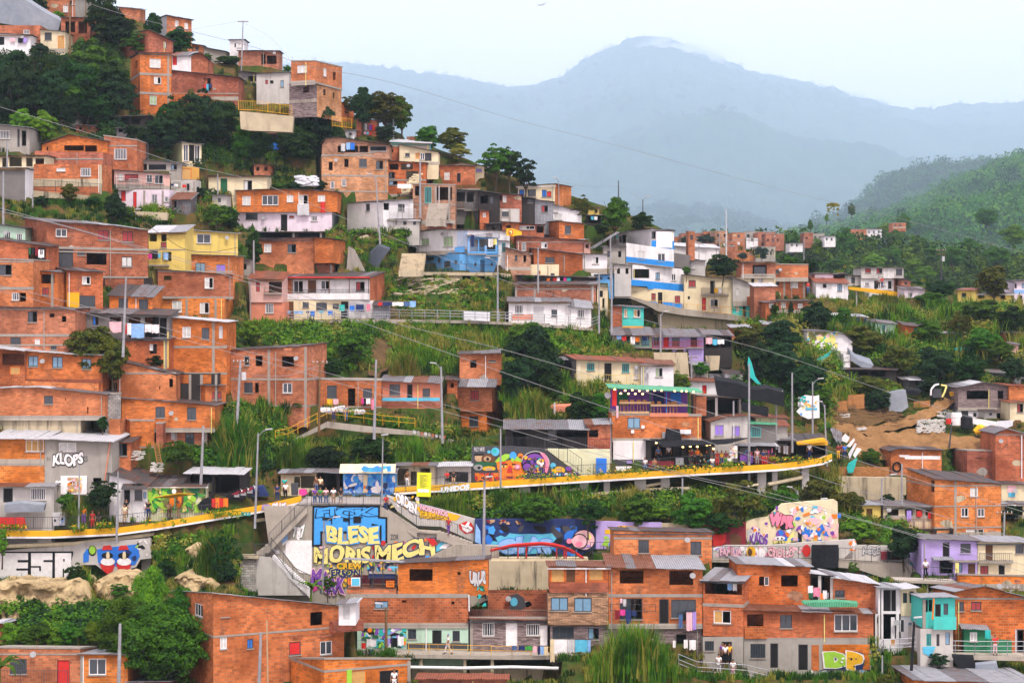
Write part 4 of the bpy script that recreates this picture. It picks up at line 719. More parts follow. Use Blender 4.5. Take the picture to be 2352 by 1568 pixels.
H('bright yellow house with sliding window and long white eave','Y',1702,(545,580),2185,785,'h 1808,582,1935,665',av=1600,ae='zw',d=6,aR=.15,am='745,8',aT='C');H('orange brick house with lilac window below bright yellow house','b5',1692,[(1692,770),(2130,785)],2130,1010,'b 1795,845,1885,930;v 1985,860,2070,940',av=2238,d=7);H('large two-storey brick house with white windows and projecting upper floor','b1',1450,(905,962),2140,1170,'o 1505,955,1575,1005;w 1880,980,1960,1080',av=1420,d=8,am='925,12 1165,22',ov=.25);HB=ah;H('lower brick storey with curtained windows under projecting brick floor','b5',1450,1170,2062,1372,'w 1582,1195,1670,1300;w 1835,1210,1922,1310',ae=None,d=7,Y=HB.D+.6,aJ='1470 1715 1980');H('brick house with white stepped eave and two framed windows','b1',1560,[(1560,1345),(2130,1395)],2082,1860,'w 1675,1432,1752,1532;g 1852,1442,1922,1545;dl 2010,1425,2045,1540;o 1725,1685,1745,1695',ae='zw',d=7,am='1618,22 1860,20',aJ='1565 1960',dY=-1);H('open concrete stilts under white eaved brick house','D',1600,1862,2000,1965,'o 1610,1870,1740,1950;o 1860,1870,1940,1955',ae=None,aJ='1605 1745 1850 1985',dY=-.6);H('orange brick house with blue grey shutter at left edge','b5',-60,(1250,1275),692,1640,'g 255,1290,342,1390;o 455,1310,500,1345;o 568,1335,608,1388;K 95,1530,190,1610;w 320,1545,365,1600;K 465,1600,520,1640',d=7,am='1270,14 1510,24 1600,12');H('dark blue block house with laundry veranda between brick houses','GB',700,(1300,1330),1550,1545,'dB 705,1310,790,1440;bb 850,1340,905,1420;o 1010,1345,1110,1400;o 1180,1345,1290,1540;o 1330,1345,1460,1540;o 1465,1350,1530,1530',rz=1265,d=6)
aq(ah,'1005,1385,1115,1485 lpink sheet;1135,1400,1165,1500 red towel;1168,1400,1205,1505 white towel striped;1205,1405,1325,1535 lblue sheet striped;1330,1410,1392,1480 white sheet;1394,1412,1462,1490 white sheet second','on veranda of dark blue block house',ag=.9);H('brick house with one small grey window behind orange blossom tree','b2',1120,1545,1540,1810,'o 1375,1592,1440,1680;b 1140,1630,1175,1690;w 1375,1592,1405,1650',aJ='1520');at(ah,1538,1480,1550,1810,'Y',ag=.1,name='drain_pipe');ai(0,2);H('brick house with three blue shutters and long white eave','b1',232,[(232,85),(700,120),(940,125)],940,382,'b 258,125,350,228;b 480,140,575,240;b 750,158,838,252',ae='zw',d=8,ov=.5,aR=.1);bv(ah,'tile',232,345,935,380,ag=.35,bq=False,ev=True,name='tiled_ledge');H('recessed brick gallery left of three blue shutters','b4',-60,(50,85),232,330,'o 20,110,225,215;do 90,230,185,300',ae='zw',dY=.8,ov=1.2);H('brick base strip under three blue shutters','b5',-60,(350,385),905,462,'',ae=None,dY=.6);H('long orange brick wall house with one grey shutter at left edge','b5',-60,[(-60,430),(350,420),(965,490)],965,705,'g 405,478,487,572;o 598,518,606,540;o 800,600,812,660',ae='zl',rz=402,d=7,am='690,22');H('pale cream rendered ground storey under long orange brick wall','CR',-60,708,740,800,'',ae=None,Y=ah.D+.3);H('grey concrete block stair tower between brick walls','bl',968,485,1108,715,'',ae='s',aW='CR',av=1118);H('tall orange brick house with sloping top and one tiny dark window','b5',1078,[(1078,195),(1130,190),(1615,310)],1615,525,'o 1555,342,1588,418;o 1462,410,1472,440',d=7,am='290,16',dQ=-4,ov=.2)
H('small brick house with red curtain tucked beside sloping top house','b1',1885,405,2075,640,'r 1948,462,2035,532;o 1785,445,1822,540',av=1618,ae='zg',rz=385,d=6);H('two-storey brick house with grey double windows and long sloping roof','b1',1118,[(1118,518),(1975,590)],1975,815,'g 1428,582,1515,698;g 1718,605,1802,716',d=8,am='800,16',ov=.25);HC=ah;H('lower brick room with one grey window and white curtains beside ladder','b1',1500,818,1905,1025,'g 1700,842,1785,950;o 1500,830,1512,930;dl 1570,820,1610,900',ae=None,Y=HC.D+.5,aJ='1615 1890',aT='G');H('windowless brick cube room standing on rubble slope','b1',1195,730,1418,975,'',av=1105,ae='s',d=4,Y=HC.D-1.8,am='970,16',aE=.5);H('narrow brick annex right of windowless cube room','b2',1435,755,1498,975,'',ae='s',d=4,Y=HC.D-1.4);H('narrow brick sliver house beside block stair tower','b5',1000,712,1102,862,'',ae=None,d=4);H('grey rendered house with bubble lettering and white corrugated roof','G',410,(890,920),1030,1400,'w 540,918,700,1012;o 855,1250,930,1320;dd 880,1330,920,1400',ae='zw',rz=830,d=9,ov=.8,am='');HK=ah;ak(HK.f,HK.root,'KLOPS',485,1025,765,1135,'white','black',ag=.05,aD=.05,ow=.06);ak(HK.f,HK.root,'51',430,1060,460,1090,'dgrey',None,ag=.05);ak(HK.f,HK.root,'25',770,1050,805,1100,'dgrey',None,ag=.05);at(HK,560,1230,800,1400,'white',ag=.12,name='mural_panel');au(HK.f,HK.root,620,1245,750,1385,['orange','yellow','lpink','maroon','tan','lyellow'],34,30,3,ag=.14);ak(HK.f,HK.root,'13',665,1285,705,1325,'white','maroon',ag=.21)
EL(HK.f,HK.root,'white',.06,522,1298,14,24);EL(HK.f,HK.root,'white',.06,548,1298,14,24);EL(HK.f,HK.root,'black',.09,524,1302,6,9);EL(HK.f,HK.root,'black',.09,549,1302,6,9);H('brick part with ochre curtains left of bubble lettering','b5',-60,(885,895),408,1120,'y 235,905,405,1010',ae='zw',rz=790,d=9,Y=HK.D,ov=.8,am='1125,16');H('small brick room with dark window right of grey lettered house','b1',1032,925,1197,1138,'g 1075,935,1168,1048',ae='zg',rz=870);b=MB();A=aN(HK.f,*aA(1010,925),.15)[2];B=aN(HK.f,*aA(960,1285),.3)[2];b.tube(A,B,.06);b.build('drain_pipe','S',HK.root);H('grey workshop with patched rusty zinc roof at left edge','LG',-60,1325,497,1665,'dk 30,1345,118,1475;k 280,1345,418,1455',ae='zr',rz=1215,d=7,ov=.6,Y=187);af(ps('40 1500 200 1480 410 1500 400 1560 40 1568'),ah.D-1.4,(0,.8,.2),'tarp','tarpaulin',ad='crumpled grey tarpaulin before rusty roofed workshop');H('white café wall under patched dark zinc roof beside walkway','W',1005,(1210,1320),1350,1650,'K 1235,1360,1308,1455;dk 1140,1360,1195,1480;b 1315,1380,1348,1440',rz=1175,d=6,Y=188);bB(ah,1130,1310,1370,1360,'z5',1.);H('green jungle mural wall of walkway café','PG',1352,1325,1895,1640,'o 1465,1375,1530,1470;o 1725,1378,1785,1460',rz=1230,d=6,Y=188.6,name='mural_house');HM=ah;au(HM.f,HM.root,1355,1330,1890,1568,['lime','green','dgreen','green','olive','lime','lyellow'],150,48,5,ag=.03);EL(HM.f,HM.root,'brown',.24,1650,1440,38,90);EL(HM.f,HM.root,'orange',.26,1650,1450,18,60);EL(HM.f,HM.root,'orange',.24,1578,1470,22,50)
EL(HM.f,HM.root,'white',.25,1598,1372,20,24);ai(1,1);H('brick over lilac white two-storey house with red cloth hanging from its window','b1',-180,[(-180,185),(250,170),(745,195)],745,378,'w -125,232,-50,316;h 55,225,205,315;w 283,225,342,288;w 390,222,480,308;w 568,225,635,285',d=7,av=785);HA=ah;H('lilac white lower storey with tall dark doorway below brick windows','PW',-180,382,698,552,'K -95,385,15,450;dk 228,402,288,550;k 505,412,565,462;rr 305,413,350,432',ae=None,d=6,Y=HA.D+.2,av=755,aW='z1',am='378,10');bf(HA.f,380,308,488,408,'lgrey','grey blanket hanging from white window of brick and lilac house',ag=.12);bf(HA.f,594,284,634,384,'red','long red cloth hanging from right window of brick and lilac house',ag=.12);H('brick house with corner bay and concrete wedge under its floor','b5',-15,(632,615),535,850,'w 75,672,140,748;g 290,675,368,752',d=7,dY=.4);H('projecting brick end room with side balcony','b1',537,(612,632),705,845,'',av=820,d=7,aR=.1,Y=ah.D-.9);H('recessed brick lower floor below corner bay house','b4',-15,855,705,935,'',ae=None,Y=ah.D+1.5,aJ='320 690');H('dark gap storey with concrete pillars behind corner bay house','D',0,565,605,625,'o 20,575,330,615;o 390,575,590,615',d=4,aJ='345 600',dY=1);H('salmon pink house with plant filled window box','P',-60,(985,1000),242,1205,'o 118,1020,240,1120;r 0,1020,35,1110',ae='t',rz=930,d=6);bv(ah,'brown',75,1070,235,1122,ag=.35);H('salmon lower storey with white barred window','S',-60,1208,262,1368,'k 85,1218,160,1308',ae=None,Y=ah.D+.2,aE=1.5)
H('long white gallery house with red roof edge and thin dark balustrade','W',246,[(246,985),(1045,985)],1045,1185,'h 345,1008,435,1118;db 478,1005,552,1122;h 595,1008,680,1090;r 918,1020,998,1105',av=1180,aW='b2',rz=935,d=8,ov=.7);HG=ah;bv(HG,'dgrey',330,1090,1040,1125,ag=.75,bq=False);at(HG,246,1128,1042,1185,'W',ag=.85,name='parapet',th=.12);b=MB();q0=aN(HG.f,*aA(246,985),.95);q1=aN(HG.f,*aA(1045,985),.95);b.box(q0[2],q1[2]-q0[2],(0,.1,0),(0,0,.16));b.build('fascia','red',HG.root);at(HG,246,990,330,1128,'b1',ag=.1,name='brick_pier')
for x in(335,480,672,858,1035):
 b=MB();A=aN(HG.f,*aA(x,1128),.75)[2];B=aN(HG.f,*aA(x,990),.75)[2];b.tube(A,B,.05);b.build('post','brown',HG.root)
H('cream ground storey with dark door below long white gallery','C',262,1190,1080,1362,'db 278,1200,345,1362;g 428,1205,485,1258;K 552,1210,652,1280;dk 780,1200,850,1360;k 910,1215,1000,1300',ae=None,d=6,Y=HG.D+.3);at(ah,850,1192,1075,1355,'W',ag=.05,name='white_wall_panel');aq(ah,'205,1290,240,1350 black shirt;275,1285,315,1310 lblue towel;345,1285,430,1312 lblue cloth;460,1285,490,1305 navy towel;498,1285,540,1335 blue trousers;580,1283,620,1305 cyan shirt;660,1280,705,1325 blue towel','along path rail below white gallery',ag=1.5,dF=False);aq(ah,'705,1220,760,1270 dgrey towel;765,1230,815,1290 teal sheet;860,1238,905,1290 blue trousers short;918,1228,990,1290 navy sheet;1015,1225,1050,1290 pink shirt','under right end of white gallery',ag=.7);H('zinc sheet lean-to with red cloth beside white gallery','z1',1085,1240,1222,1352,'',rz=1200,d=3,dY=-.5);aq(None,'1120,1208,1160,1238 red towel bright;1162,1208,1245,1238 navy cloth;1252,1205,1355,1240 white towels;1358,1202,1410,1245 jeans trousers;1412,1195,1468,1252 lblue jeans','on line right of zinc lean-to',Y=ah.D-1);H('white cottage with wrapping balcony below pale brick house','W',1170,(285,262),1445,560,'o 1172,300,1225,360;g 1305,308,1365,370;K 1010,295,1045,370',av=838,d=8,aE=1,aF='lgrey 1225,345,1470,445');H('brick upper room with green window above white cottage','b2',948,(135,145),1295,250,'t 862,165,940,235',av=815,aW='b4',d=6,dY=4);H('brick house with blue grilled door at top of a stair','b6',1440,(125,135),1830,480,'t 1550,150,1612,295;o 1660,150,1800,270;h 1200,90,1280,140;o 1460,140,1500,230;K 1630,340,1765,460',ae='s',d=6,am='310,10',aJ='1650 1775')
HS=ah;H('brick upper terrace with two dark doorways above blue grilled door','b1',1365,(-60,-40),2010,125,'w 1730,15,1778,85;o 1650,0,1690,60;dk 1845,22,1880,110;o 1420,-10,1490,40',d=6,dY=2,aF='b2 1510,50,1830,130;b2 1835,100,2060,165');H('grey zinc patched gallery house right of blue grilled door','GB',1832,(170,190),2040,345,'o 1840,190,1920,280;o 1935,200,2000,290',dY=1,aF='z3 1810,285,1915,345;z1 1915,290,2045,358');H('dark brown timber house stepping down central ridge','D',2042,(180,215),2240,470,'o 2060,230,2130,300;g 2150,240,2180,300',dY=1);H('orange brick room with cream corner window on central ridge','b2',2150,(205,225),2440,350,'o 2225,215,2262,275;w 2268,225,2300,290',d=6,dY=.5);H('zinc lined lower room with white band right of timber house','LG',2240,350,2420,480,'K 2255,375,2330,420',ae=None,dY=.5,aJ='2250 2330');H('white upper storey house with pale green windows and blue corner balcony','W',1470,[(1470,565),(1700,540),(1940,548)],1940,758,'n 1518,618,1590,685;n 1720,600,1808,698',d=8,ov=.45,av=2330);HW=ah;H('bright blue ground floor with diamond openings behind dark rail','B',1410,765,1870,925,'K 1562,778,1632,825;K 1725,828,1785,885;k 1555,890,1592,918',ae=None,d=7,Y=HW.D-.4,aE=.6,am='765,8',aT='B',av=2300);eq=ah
for x,y,sx,sy in((1522,808,14,14),(1682,822,16,28),(1835,840,16,24),(1883,838,6,14)):
 aY(eq.f,eq.root,[(x-sx,y),(x,y-sy),(x+sx,y),(x,y+sy)],'dgrey',ag=.05,name='diamond_opening')
at(HW,1850,698,1938,750,'B',ag=.5,name='balcony_panel',th=.08);bv(HW,'lblue',1850,560,1940,700,ag=.55,bq=False,name='balcony_frame');H('blue verandah wing with washing right of blue ground floor','B',1945,(600,620),2220,760,'o 1960,620,2040,740;o 2050,620,2110,740;dk 2120,640,2200,740',ae='zl',rz=555,d=6,Y=HW.D-.6,aJ='1950 2110',aT='lblue',aF='B 1945,705,2110,760;B 2115,725,2240,775');H('deep blue lower wing with red door and diamond openings','B',1905,770,2315,945,'db 1955,800,1980,930;dr 2245,840,2285,930;o 2060,820,2100,930;o 1900,805,1930,900',ae=None,Y=HW.D+.6,aE=.6)
for x,y in((2015,860),(2165,860)):
 aY(ah.f,ah.root,[(x-13,y),(x,y-20),(x+13,y),(x,y+20)],'dgrey',ag=.05,name='diamond_opening')
aq(HW,'1975,590,2005,700 navy shirt;2085,625,2130,690 dgrey trousers;2135,625,2175,700 white shirt;2180,625,2210,680 lyellow shirt','on the blue verandah',ag=1.);H('small white house with teal shutter right of blue verandah','W',2225,(640,655),2330,790,'t 2258,650,2292,740;o 2210,620,2222,700',Y=HW.D+.4);af(ps('1290 945 1365 928 2200 935 2340 950 2340 985 2200 965 1400 958 1290 975'),HW.D-3.,(0,3.2,0),'CR','concrete_terrace',ad='cream concrete terrace slab under bright blue ground floor',aO='terrace');af(ps('1372 958 1410 958 1410 1045 1372 1045'),HW.D-2.6,(0,.5,0),'CR','concrete_pillar',ad='cream concrete pillar under left end of blue house terrace',aO='pillar');af(ps('1780 960 1895 960 1895 1030 1780 1035'),HW.D-2.4,(0,.5,0),'C','concrete_block_wall',ad='square pale block wall under blue house terrace',aO='wall');ao([(1365,930,HW.D-3),(1800,925,HW.D-3),(2200,938,HW.D-3)],'dgrey',1.,'dark railing before bright blue ground floor');ao([(-30,1370,HG.D-2),(600,1368,HG.D-2),(1200,1350,HG.D-2),(1900,1365,HG.D-3),(2351,1380,HG.D-4)],'metal',1.,'long blue grey path railing below white gallery house',aM=0,aF=(1,.66,.33),cv=.03);af(ps('-60 1372 620 1375 1200 1362 2000 1375 2351 1392 2351 1415 1900 1400 600 1398 -60 1395'),HG.D-2.2,(0,2.2,0),'CO','path_kerb',ad='stained concrete kerb of path below white gallery house',aO='kerb');af(ps('1908 1290 2150 1300 2148 1382 1908 1372'),HG.D-2.5,(0,.06,0),'wtarp','white_sheet',ad='white plastic sheet draped over path railing',aO='plastic sheet')
af(ps('1130 690 1230 725 1150 830 1110 930 1085 880 1035 840 1050 760'),QT(1130,800)-1.,(0,.3,.3),'starp','tarpaulin',ad='dark grey tarpaulin pinned on earth bank beside long stair');af(ps('850 690 900 720 1000 920 830 920'),QT(900,850)-.8,(0,1,0),'G','retaining_wall',ad='grey wedge of concrete beside corner bay brick house');af(ps('950 605 1020 585 1060 615 1050 645 958 645'),QT(1030,620)-.6,(0,1,0),'CR','retaining_wall',ad='stained cream retaining wall curving below white cottage')
def a9(x0,y0,x1,y1,Y0,Y1,w,n,aG,ad,ap=None,bD=False):
 A=P3(*(aA(x0,y0)if not bD else(x0,y0)),Y0);B=P3(*(aA(x1,y1)if not bD else(x1,y1)),Y1);b=MB();dx=(B-A)/n;wv=Vector(w)
 for i in range(n):
  p=A+dx*i;z0=min(A.z,B.z)-.6;b0=max(p.z,p.z+dx.z);h=Vector((dx.x,dx.y,0));b.box((p.x,p.y,b0-.75),h,wv,(0,0,.75))
 return a3(b.build('stairs',aG,ap,None if ap else tuple(A)),ad,'stairs')if ap is None else b.build('steps',aG,ap)
a9(1310,930,1340,760,243,247,(3,0,0),14,'CR','mossy concrete steps climbing left of bright blue ground floor');a9(1555,470,1590,300,256,259,(2.6,0,0),14,'CO','narrow concrete steps leading up to blue grilled door');ai(0,1);ao([(60,235,236),(300,180,236),(935,225,234)],'dgrey',1.3,'dark iron railing beside stairs at left edge');af(ps('40 245 310 182 820 228 820 275 310 240 60 300'),235.5,(0,1.5,0),'CR','retaining_wall',ad='cream retaining wall carrying dark iron railing at left');af(ps('1230 372 1535 385 1530 455 1300 450'),QT(1400,440)-.5,(0,1,0),'CR','retaining_wall',ad='low cream retaining wall under white floor with dark red door');ai(0,0);yw=[(2185,1015,262),(2351,1018,262)];ai(1,0);ao([(-160,1015,261),(0,1018,261),(330,1060,260)],'YW',1.25,'yellow railing along high walkway left of big tree',aM=.22);ao([(700,1160,259),(880,1182,259)],'YW',1.25,'short yellow railing below skyline corner house',aM=.22);af(ps('-150 1022 345 1068 330 1215 -60 1200 -140 1185'),261,(0,1.5,0),'CR','retaining_wall',ad='black streaked cream retaining wall under yellow walkway railing');ai(2,1);H('cream house with blue and red shutters at ridge end beside street lamp','C',55,(145,122),395,300,'bb 65,172,112,232;g 145,170,220,235;bb 275,175,318,242;rr 320,188,362,242',av=545,aW='b5',ae='zg',d=8,ov=.3);H('black timber and zinc shack terrace below cream ridge house','D',50,(240,255),210,385,'K 145,252,190,295',d=4);H('zinc walled shack with white panel below cream ridge house','z1',210,(265,290),380,440,'r 270,320,330,380',d=4)
H('whitewashed shack with wall painting board','W',380,(310,380),640,470,'w 385,340,420,380;w 375,395,460,450',d=4,dY=1);H('yellow hut behind bright tree on ridge','Y',700,(325,345),800,400,'o 760,340,785,390;w 788,345,812,375',ae='zg',d=4);H('open hut with cyan shirts drying behind bright tree','D',690,410,840,490,'o 700,420,820,480',ae='zl',d=3,dY=-1);aq(ah,'725,418,750,450 cyan shirt;755,420,785,452 white shirt','in open hut behind bright ridge tree',ag=.2);H('orange brick box house with one dark window left of tall white block','b1',432,(465,490),662,662,'g 485,505,542,580',av=295,d=7);H('brick gallery house with timber lattice at ridge centre','b2',-60,(480,500),295,600,'w 60,505,210,540;o 225,500,290,570',d=6,dY=1);H('long brick house with white eave posts below orange box house','b4',40,(600,640),655,765,'k 90,660,130,735;w 270,660,325,710',d=6,am='655,8');H('brick house with triple dark windows and patchy plaster','b4',200,(715,770),650,910,'K 305,795,392,845;o 110,765,130,840;b 25,768,50,830',ae='zg',d=6,av=160);H('white washed patchy house with broken curtain window','W',650,(765,770),875,925,'w 740,790,798,855',d=6);H('cream low wall room below triple window house','C',165,860,432,965,'K 355,942,392,962;o 235,918,262,950',ae=None);H('brick cream end room at centre of slope','b6',-60,(700,770),172,900,'g 25,765,50,830;o 105,765,130,840',ae='zl',dY=-1);H('dark shack row with red and white washing under tarred roof','D',50,(960,985),780,1040,'o 300,965,540,1030;o 100,965,250,1010',d=4)
aq(ah,'320,985,350,1025 orange shirt;375,982,410,1010 red shirt;412,980,440,1025 white shirt;475,980,500,1025 magenta shirt;505,985,540,1030 teal towel','on dark shack row under tarred roof',ag=.2);H('blank brick wall house with concrete columns and perforated blocks','b3',28,(1045,1045),770,1200,'',rz=1015,d=6,am='1085,12',aJ='35 210 735',dQ=6)
for i,(x,y)in enumerate(ps('318 1108 340 1108 358 1108 380 1108 380 1128 380 1148')):
 aY(ah.f,ah.root,None,'dark',ag=.02,dm=(x,y,7,6),name='vent_hole')
H('long low white house with grilled windows and grey door','W',-30,(1200,1205),530,1400,'k 25,1232,102,1315;dl 198,1248,292,1405;K 362,1275,415,1340',ae='z',rz=1165,d=7,ov=.6,aE=1);HL=ah;at(HL,-5,1320,195,1370,'S',ag=.04,name='painted_band');H('right half of low white house with white eave and barred window','W',530,(1245,1265),728,1425,'k 598,1270,665,1350;dl 480,1260,540,1400',ae='zl',rz=1190,d=6,Y=HL.D-.2,aE=1);ao([(-60,1385,HL.D-1.5),(300,1400,HL.D-1.5),(740,1440,HL.D-1.5),(790,1420,HL.D-1.5)],'metal',1.1,'grey blue path railing before long low white house',aM=0,aF=(1,.66,.33),cv=.03);af(ps('-60 1392 300 1408 740 1445 740 1470 300 1435 -60 1420'),HL.D-1.6,(0,1.8,0),'CO','path_kerb',ad='stained kerb of path before long low white house',aO='kerb');H('cream sliver house with tall window beside grey post','C',782,(1050,1070),880,1280,'o 800,1100,835,1160;o 830,1170,850,1260');H('turquoise balcony house with two curtained windows','T',1012,(1248,1262),1210,1425,'y 1030,1270,1070,1345;y 1118,1272,1180,1345',ae='zg',aJ='1070 1190',aT='T',am='1355,8');H('red brown block house left of turquoise balcony house','b4',925,(1245,1250),1010,1420,'');H('orange timber underroom below turquoise balcony house','O',1015,1425,1205,1475,'',ae=None,d=4);H('upper white block with blue cornered sign panel','W',1275,(535,548),1488,735,'g 1280,558,1320,622',d=7,ov=.2,av=1062,aR=.1);HU=ah;at(HU,1280,645,1488,730,'BB',ag=.05,name='painted_band');at(HU,1322,560,1465,705,'white',ag=.12,name='blank_board')
H('grey stair gallery left of upper white block','GB',890,(585,560),1060,690,'o 1012,575,1050,665;t 930,590,975,625;dk 985,600,1008,660',ae='zg',Y=HU.D+.5);af(ps('700 715 960 560 990 565 720 735'),HU.D-1.5,(0,.6,0),'z1','metal_ramp_roof',ad='long slanting zinc strip rising to upper white block',aO='roof sheet');H('middle white storey with bright blue band and two pale windows','W',1050,(662,725),1488,870,'w 1152,738,1222,815;h 1338,760,1408,835',ae=None,d=7,Y=HU.D-.7,av=975,aE=.3);c6=ah;b=MB();aI=ps('1050 788 1488 835 1488 885 1050 840');aY(c6.f,c6.root,aI,'BB',ag=.05,name='painted_band');b=MB();b.prism([fp(c6.f,*aN(c6.f,*aA(*p),.2)[:2],.2)for p in((1062,838),(1490,885),(1490,893),(1062,848))],c6.f.n*-.5);b.build('floor_edge','slab',c6.root);H('lower white storey with recessed balcony and bright blue skirt','W',1105,(862,902),1582,1050,'o 1115,870,1262,985;b 1318,935,1358,998;h 1465,948,1505,1010',ae=None,d=7,Y=c6.D-.3,av=945,aW='LG',aE=.3);HN=ah;aY(HN.f,HN.root,ps('1065 995 1582 1045 1584 1112 1250 1085 1240 1062 1065 1052'),'BB',ag=.3,name='painted_skirt');H('cream ground storey with dark red shutters below blue skirt','C',1088,(1060,1110),1590,1250,'r 1085,1082,1145,1110;r 1280,1125,1320,1185;dk 1340,1110,1382,1240;r 1495,1148,1545,1215',ae=None,d=6,Y=HN.D+.6,aE=1);aY(ah.f,ah.root,ps('1235 1195 1335 1205 1335 1225 1235 1212'),'BB',ag=.05,name='painted_band');aY(ah.f,ah.root,ps('1385 1205 1560 1215 1560 1260 1385 1245'),'BB',ag=.05,name='painted_band');H('cream three level house with small balcony and yellow towel','C',1582,(955,1000),2025,1305,'r 1622,995,1688,1065;dk 1820,1010,1865,1130;o 1615,1152,1635,1180;dr 1745,1165,1782,1280;h 1820,1178,1895,1255',d=8,Y=HN.D+.4,aF='dgrey 1742,1078,1990,1135',aE=1)
ej=ah;aq(ej,'1858,1078,1892,1122 yellow towel;1896,1082,1925,1125 white towel','on balcony of cream three level house',ag=.7);H('pale weathered house with sloping dark roof and turquoise base','LG',2028,[(2028,975),(2290,1080)],2300,1230,'w 2058,1070,2082,1140;o 2205,1100,2235,1160;o 2238,1105,2275,1168',d=8,Y=ej.D-.6,av=None);HT=ah;at(HT,2158,1155,2300,1235,'b1',ag=.25,name='brick_balcony',th=.2);H('turquoise ground storey at curve of upper path','T',2022,(1205,1235),2295,1355,'w 2060,1225,2085,1300;dk 2120,1240,2148,1340;b 2182,1262,2218,1338',ae=None,d=6,Y=HT.D+.4,aE=1);ao([(1240,1250,HN.D-1.5),(1600,1290,HN.D-1.5),(2020,1320,HN.D-2.5),(2351,1400,HN.D-4)],'YW',1.,'weathered yellow railing of upper path below cream houses',aM=.7);af(ps('1080 1150 1240 1195 1600 1270 2020 1318 2351 1402 2351 1430 2100 1380 1600 1330 1340 1290 1240 1235 1080 1170 900 1165 900 1130'),HN.D-1.8,(0,2.5,0),'CO','path_slab',ad='stained concrete slab of upper path below white and blue block');af(ps('1330 1300 2050 1370 2080 1400 2010 1500 1360 1470'),HN.D-.6,(0,1,0),'CR','retaining_wall',ad='black streaked retaining wall under upper path railing');H('brick corner house with balcony beyond round tree','b3',2105,(840,840),2420,975,'o 2210,865,2340,960;K 2225,880,2330,955',d=6,am='965,8');H('cream lower storey of brick corner house beyond round tree','C',2100,980,2420,1100,'o 2198,988,2225,1035;w 2260,990,2300,1035',ae=None,Y=ah.D+.3);H('brick house with white awning at right of pale weathered house','b3',2225,1062,2420,1200,'',ae='zw',rz=1035,dY=1)
af(ps('1490 755 1640 775 1620 900 1490 885'),HU.D+4,(0,3,0),'GB','graffiti_wall',ad='dark grey wall with faint painted face behind white and blue block',aO='wall');H('white hall with long pale flat roof behind white and blue block','W',1490,(690,715),1900,800,'o 1640,718,1700,728',ae='zw',rz=672,d=9,Y=HU.D+14);H('small grey house left of round tree behind blue block','LG',1620,(805,830),1775,945,'w 1650,840,1680,900',ae='zl',d=6,Y=HU.D+8);far=[(1500,610,1560,690,'b3'),(1560,575,1750,660,'b3'),(1760,560,1860,680,'b3'),(1865,555,1985,725,'b6'),(2025,570,2140,700,'b3'),(2140,560,2262,720,'G'),(2262,565,2420,715,'b3'),(2000,725,2230,805,'b3'),(1985,650,2050,730,'b4'),(2150,620,2260,655,'W'),(2240,700,2420,780,'G')];eI=['small far brick house behind white block','wide far brick house with stepped roof behind white block','far brick house left of small far tree','tall far pale brick block behind thin mast','far brick block right of thin mast','far grey faced block in brick village','far brick block at right of brick village','long low far brick terrace above round tree','dark far brick house under tall pale block','far white balcony strip on grey faced block','far grey concrete frame under brick village']
for(x0,y0,x1,y1,m),ds in zip(far,eI):
 ws='';k=max(1,int((x1-x0)/60));r=max(1,int((y1-y0)/60))
 for i in range(k):
  for j in range(r):
   cx=x0+(i+.5)*(x1-x0)/k;cy=y0+(j+.45)*(y1-y0)/r;ws+=f"{random.choice('ogw')} {cx - 11},{cy - 12},{cx + 11},{cy + 13};"
 H(ds,m,x0,y0,x1,y1,ws,ae='s',d=12,Y=615+random.uniform(-12,12)-(30 if y1>720 else 0)-(18 if 'strip' in ds else 0),aE=5,am=f'{(y0 + y1) / 2},8',b3=False)
H('long low house with turquoise and red railings under zinc roof','C',925,(1500,1505),1285,1610,'n 970,1515,1020,1600;o 1040,1520,1080,1600;db 1120,1520,1170,1600;b 1190,1520,1260,1600',ae='zg',rz=1440,d=6,ov=1.2,aF='T 930,1560,1282,1618');LJ=ah;H('red railed right half of long low house','L',1290,(1510,1515),1760,1620,'K 1300,1525,1350,1600;dr 1390,1525,1440,1620;K 1470,1530,1540,1610;dd 1640,1530,1700,1620',ae='zg',rz=1455,d=6,ov=1.2,Y=LJ.D,aF='red 1290,1570,1590,1628;red 1605,1560,1755,1618');aq(LJ,'960,1510,1005,1545 lblue shirt;1010,1520,1050,1560 red shirt;1090,1525,1130,1595 white towel;1130,1525,1172,1570 orange towel;1200,1520,1240,1560 navy shirt','on long low house with turquoise railings',ag=1.);H('dark timber porch right of red railings','D',1765,(1500,1520),2020,1640,'o 1780,1520,1900,1620;o 1920,1530,2010,1620',rz=1465,Y=LJ.D+.5);aq(ah,'1780,1530,1840,1590 lpink towel;1842,1545,1885,1600 cyan towel;1888,1550,1950,1590 white shirt','in dark timber porch right of red railings',ag=.3);ai(3,1);H('pair of orange brick storeys on right hand ridge','b5',8,(862,865),370,1005,'g 65,908,102,942',ae='s',d=7,av=None);H('brick lower storey with curtained window on right hand ridge','b4',8,1008,345,1170,'w 208,1012,275,1075;g 62,1010,102,1050',ae=None,d=7,Y=ah.D+.5,aJ='150 330',am='1005,8');H('low red brick house with two white windows on slope below ridge','b2',65,(1200,1195),378,1300,'w 120,1210,165,1258;w 275,1218,318,1260');H('narrow brick house at left of low red brick house','b2',-20,1210,62,1300,'w 10,1215,55,1255')
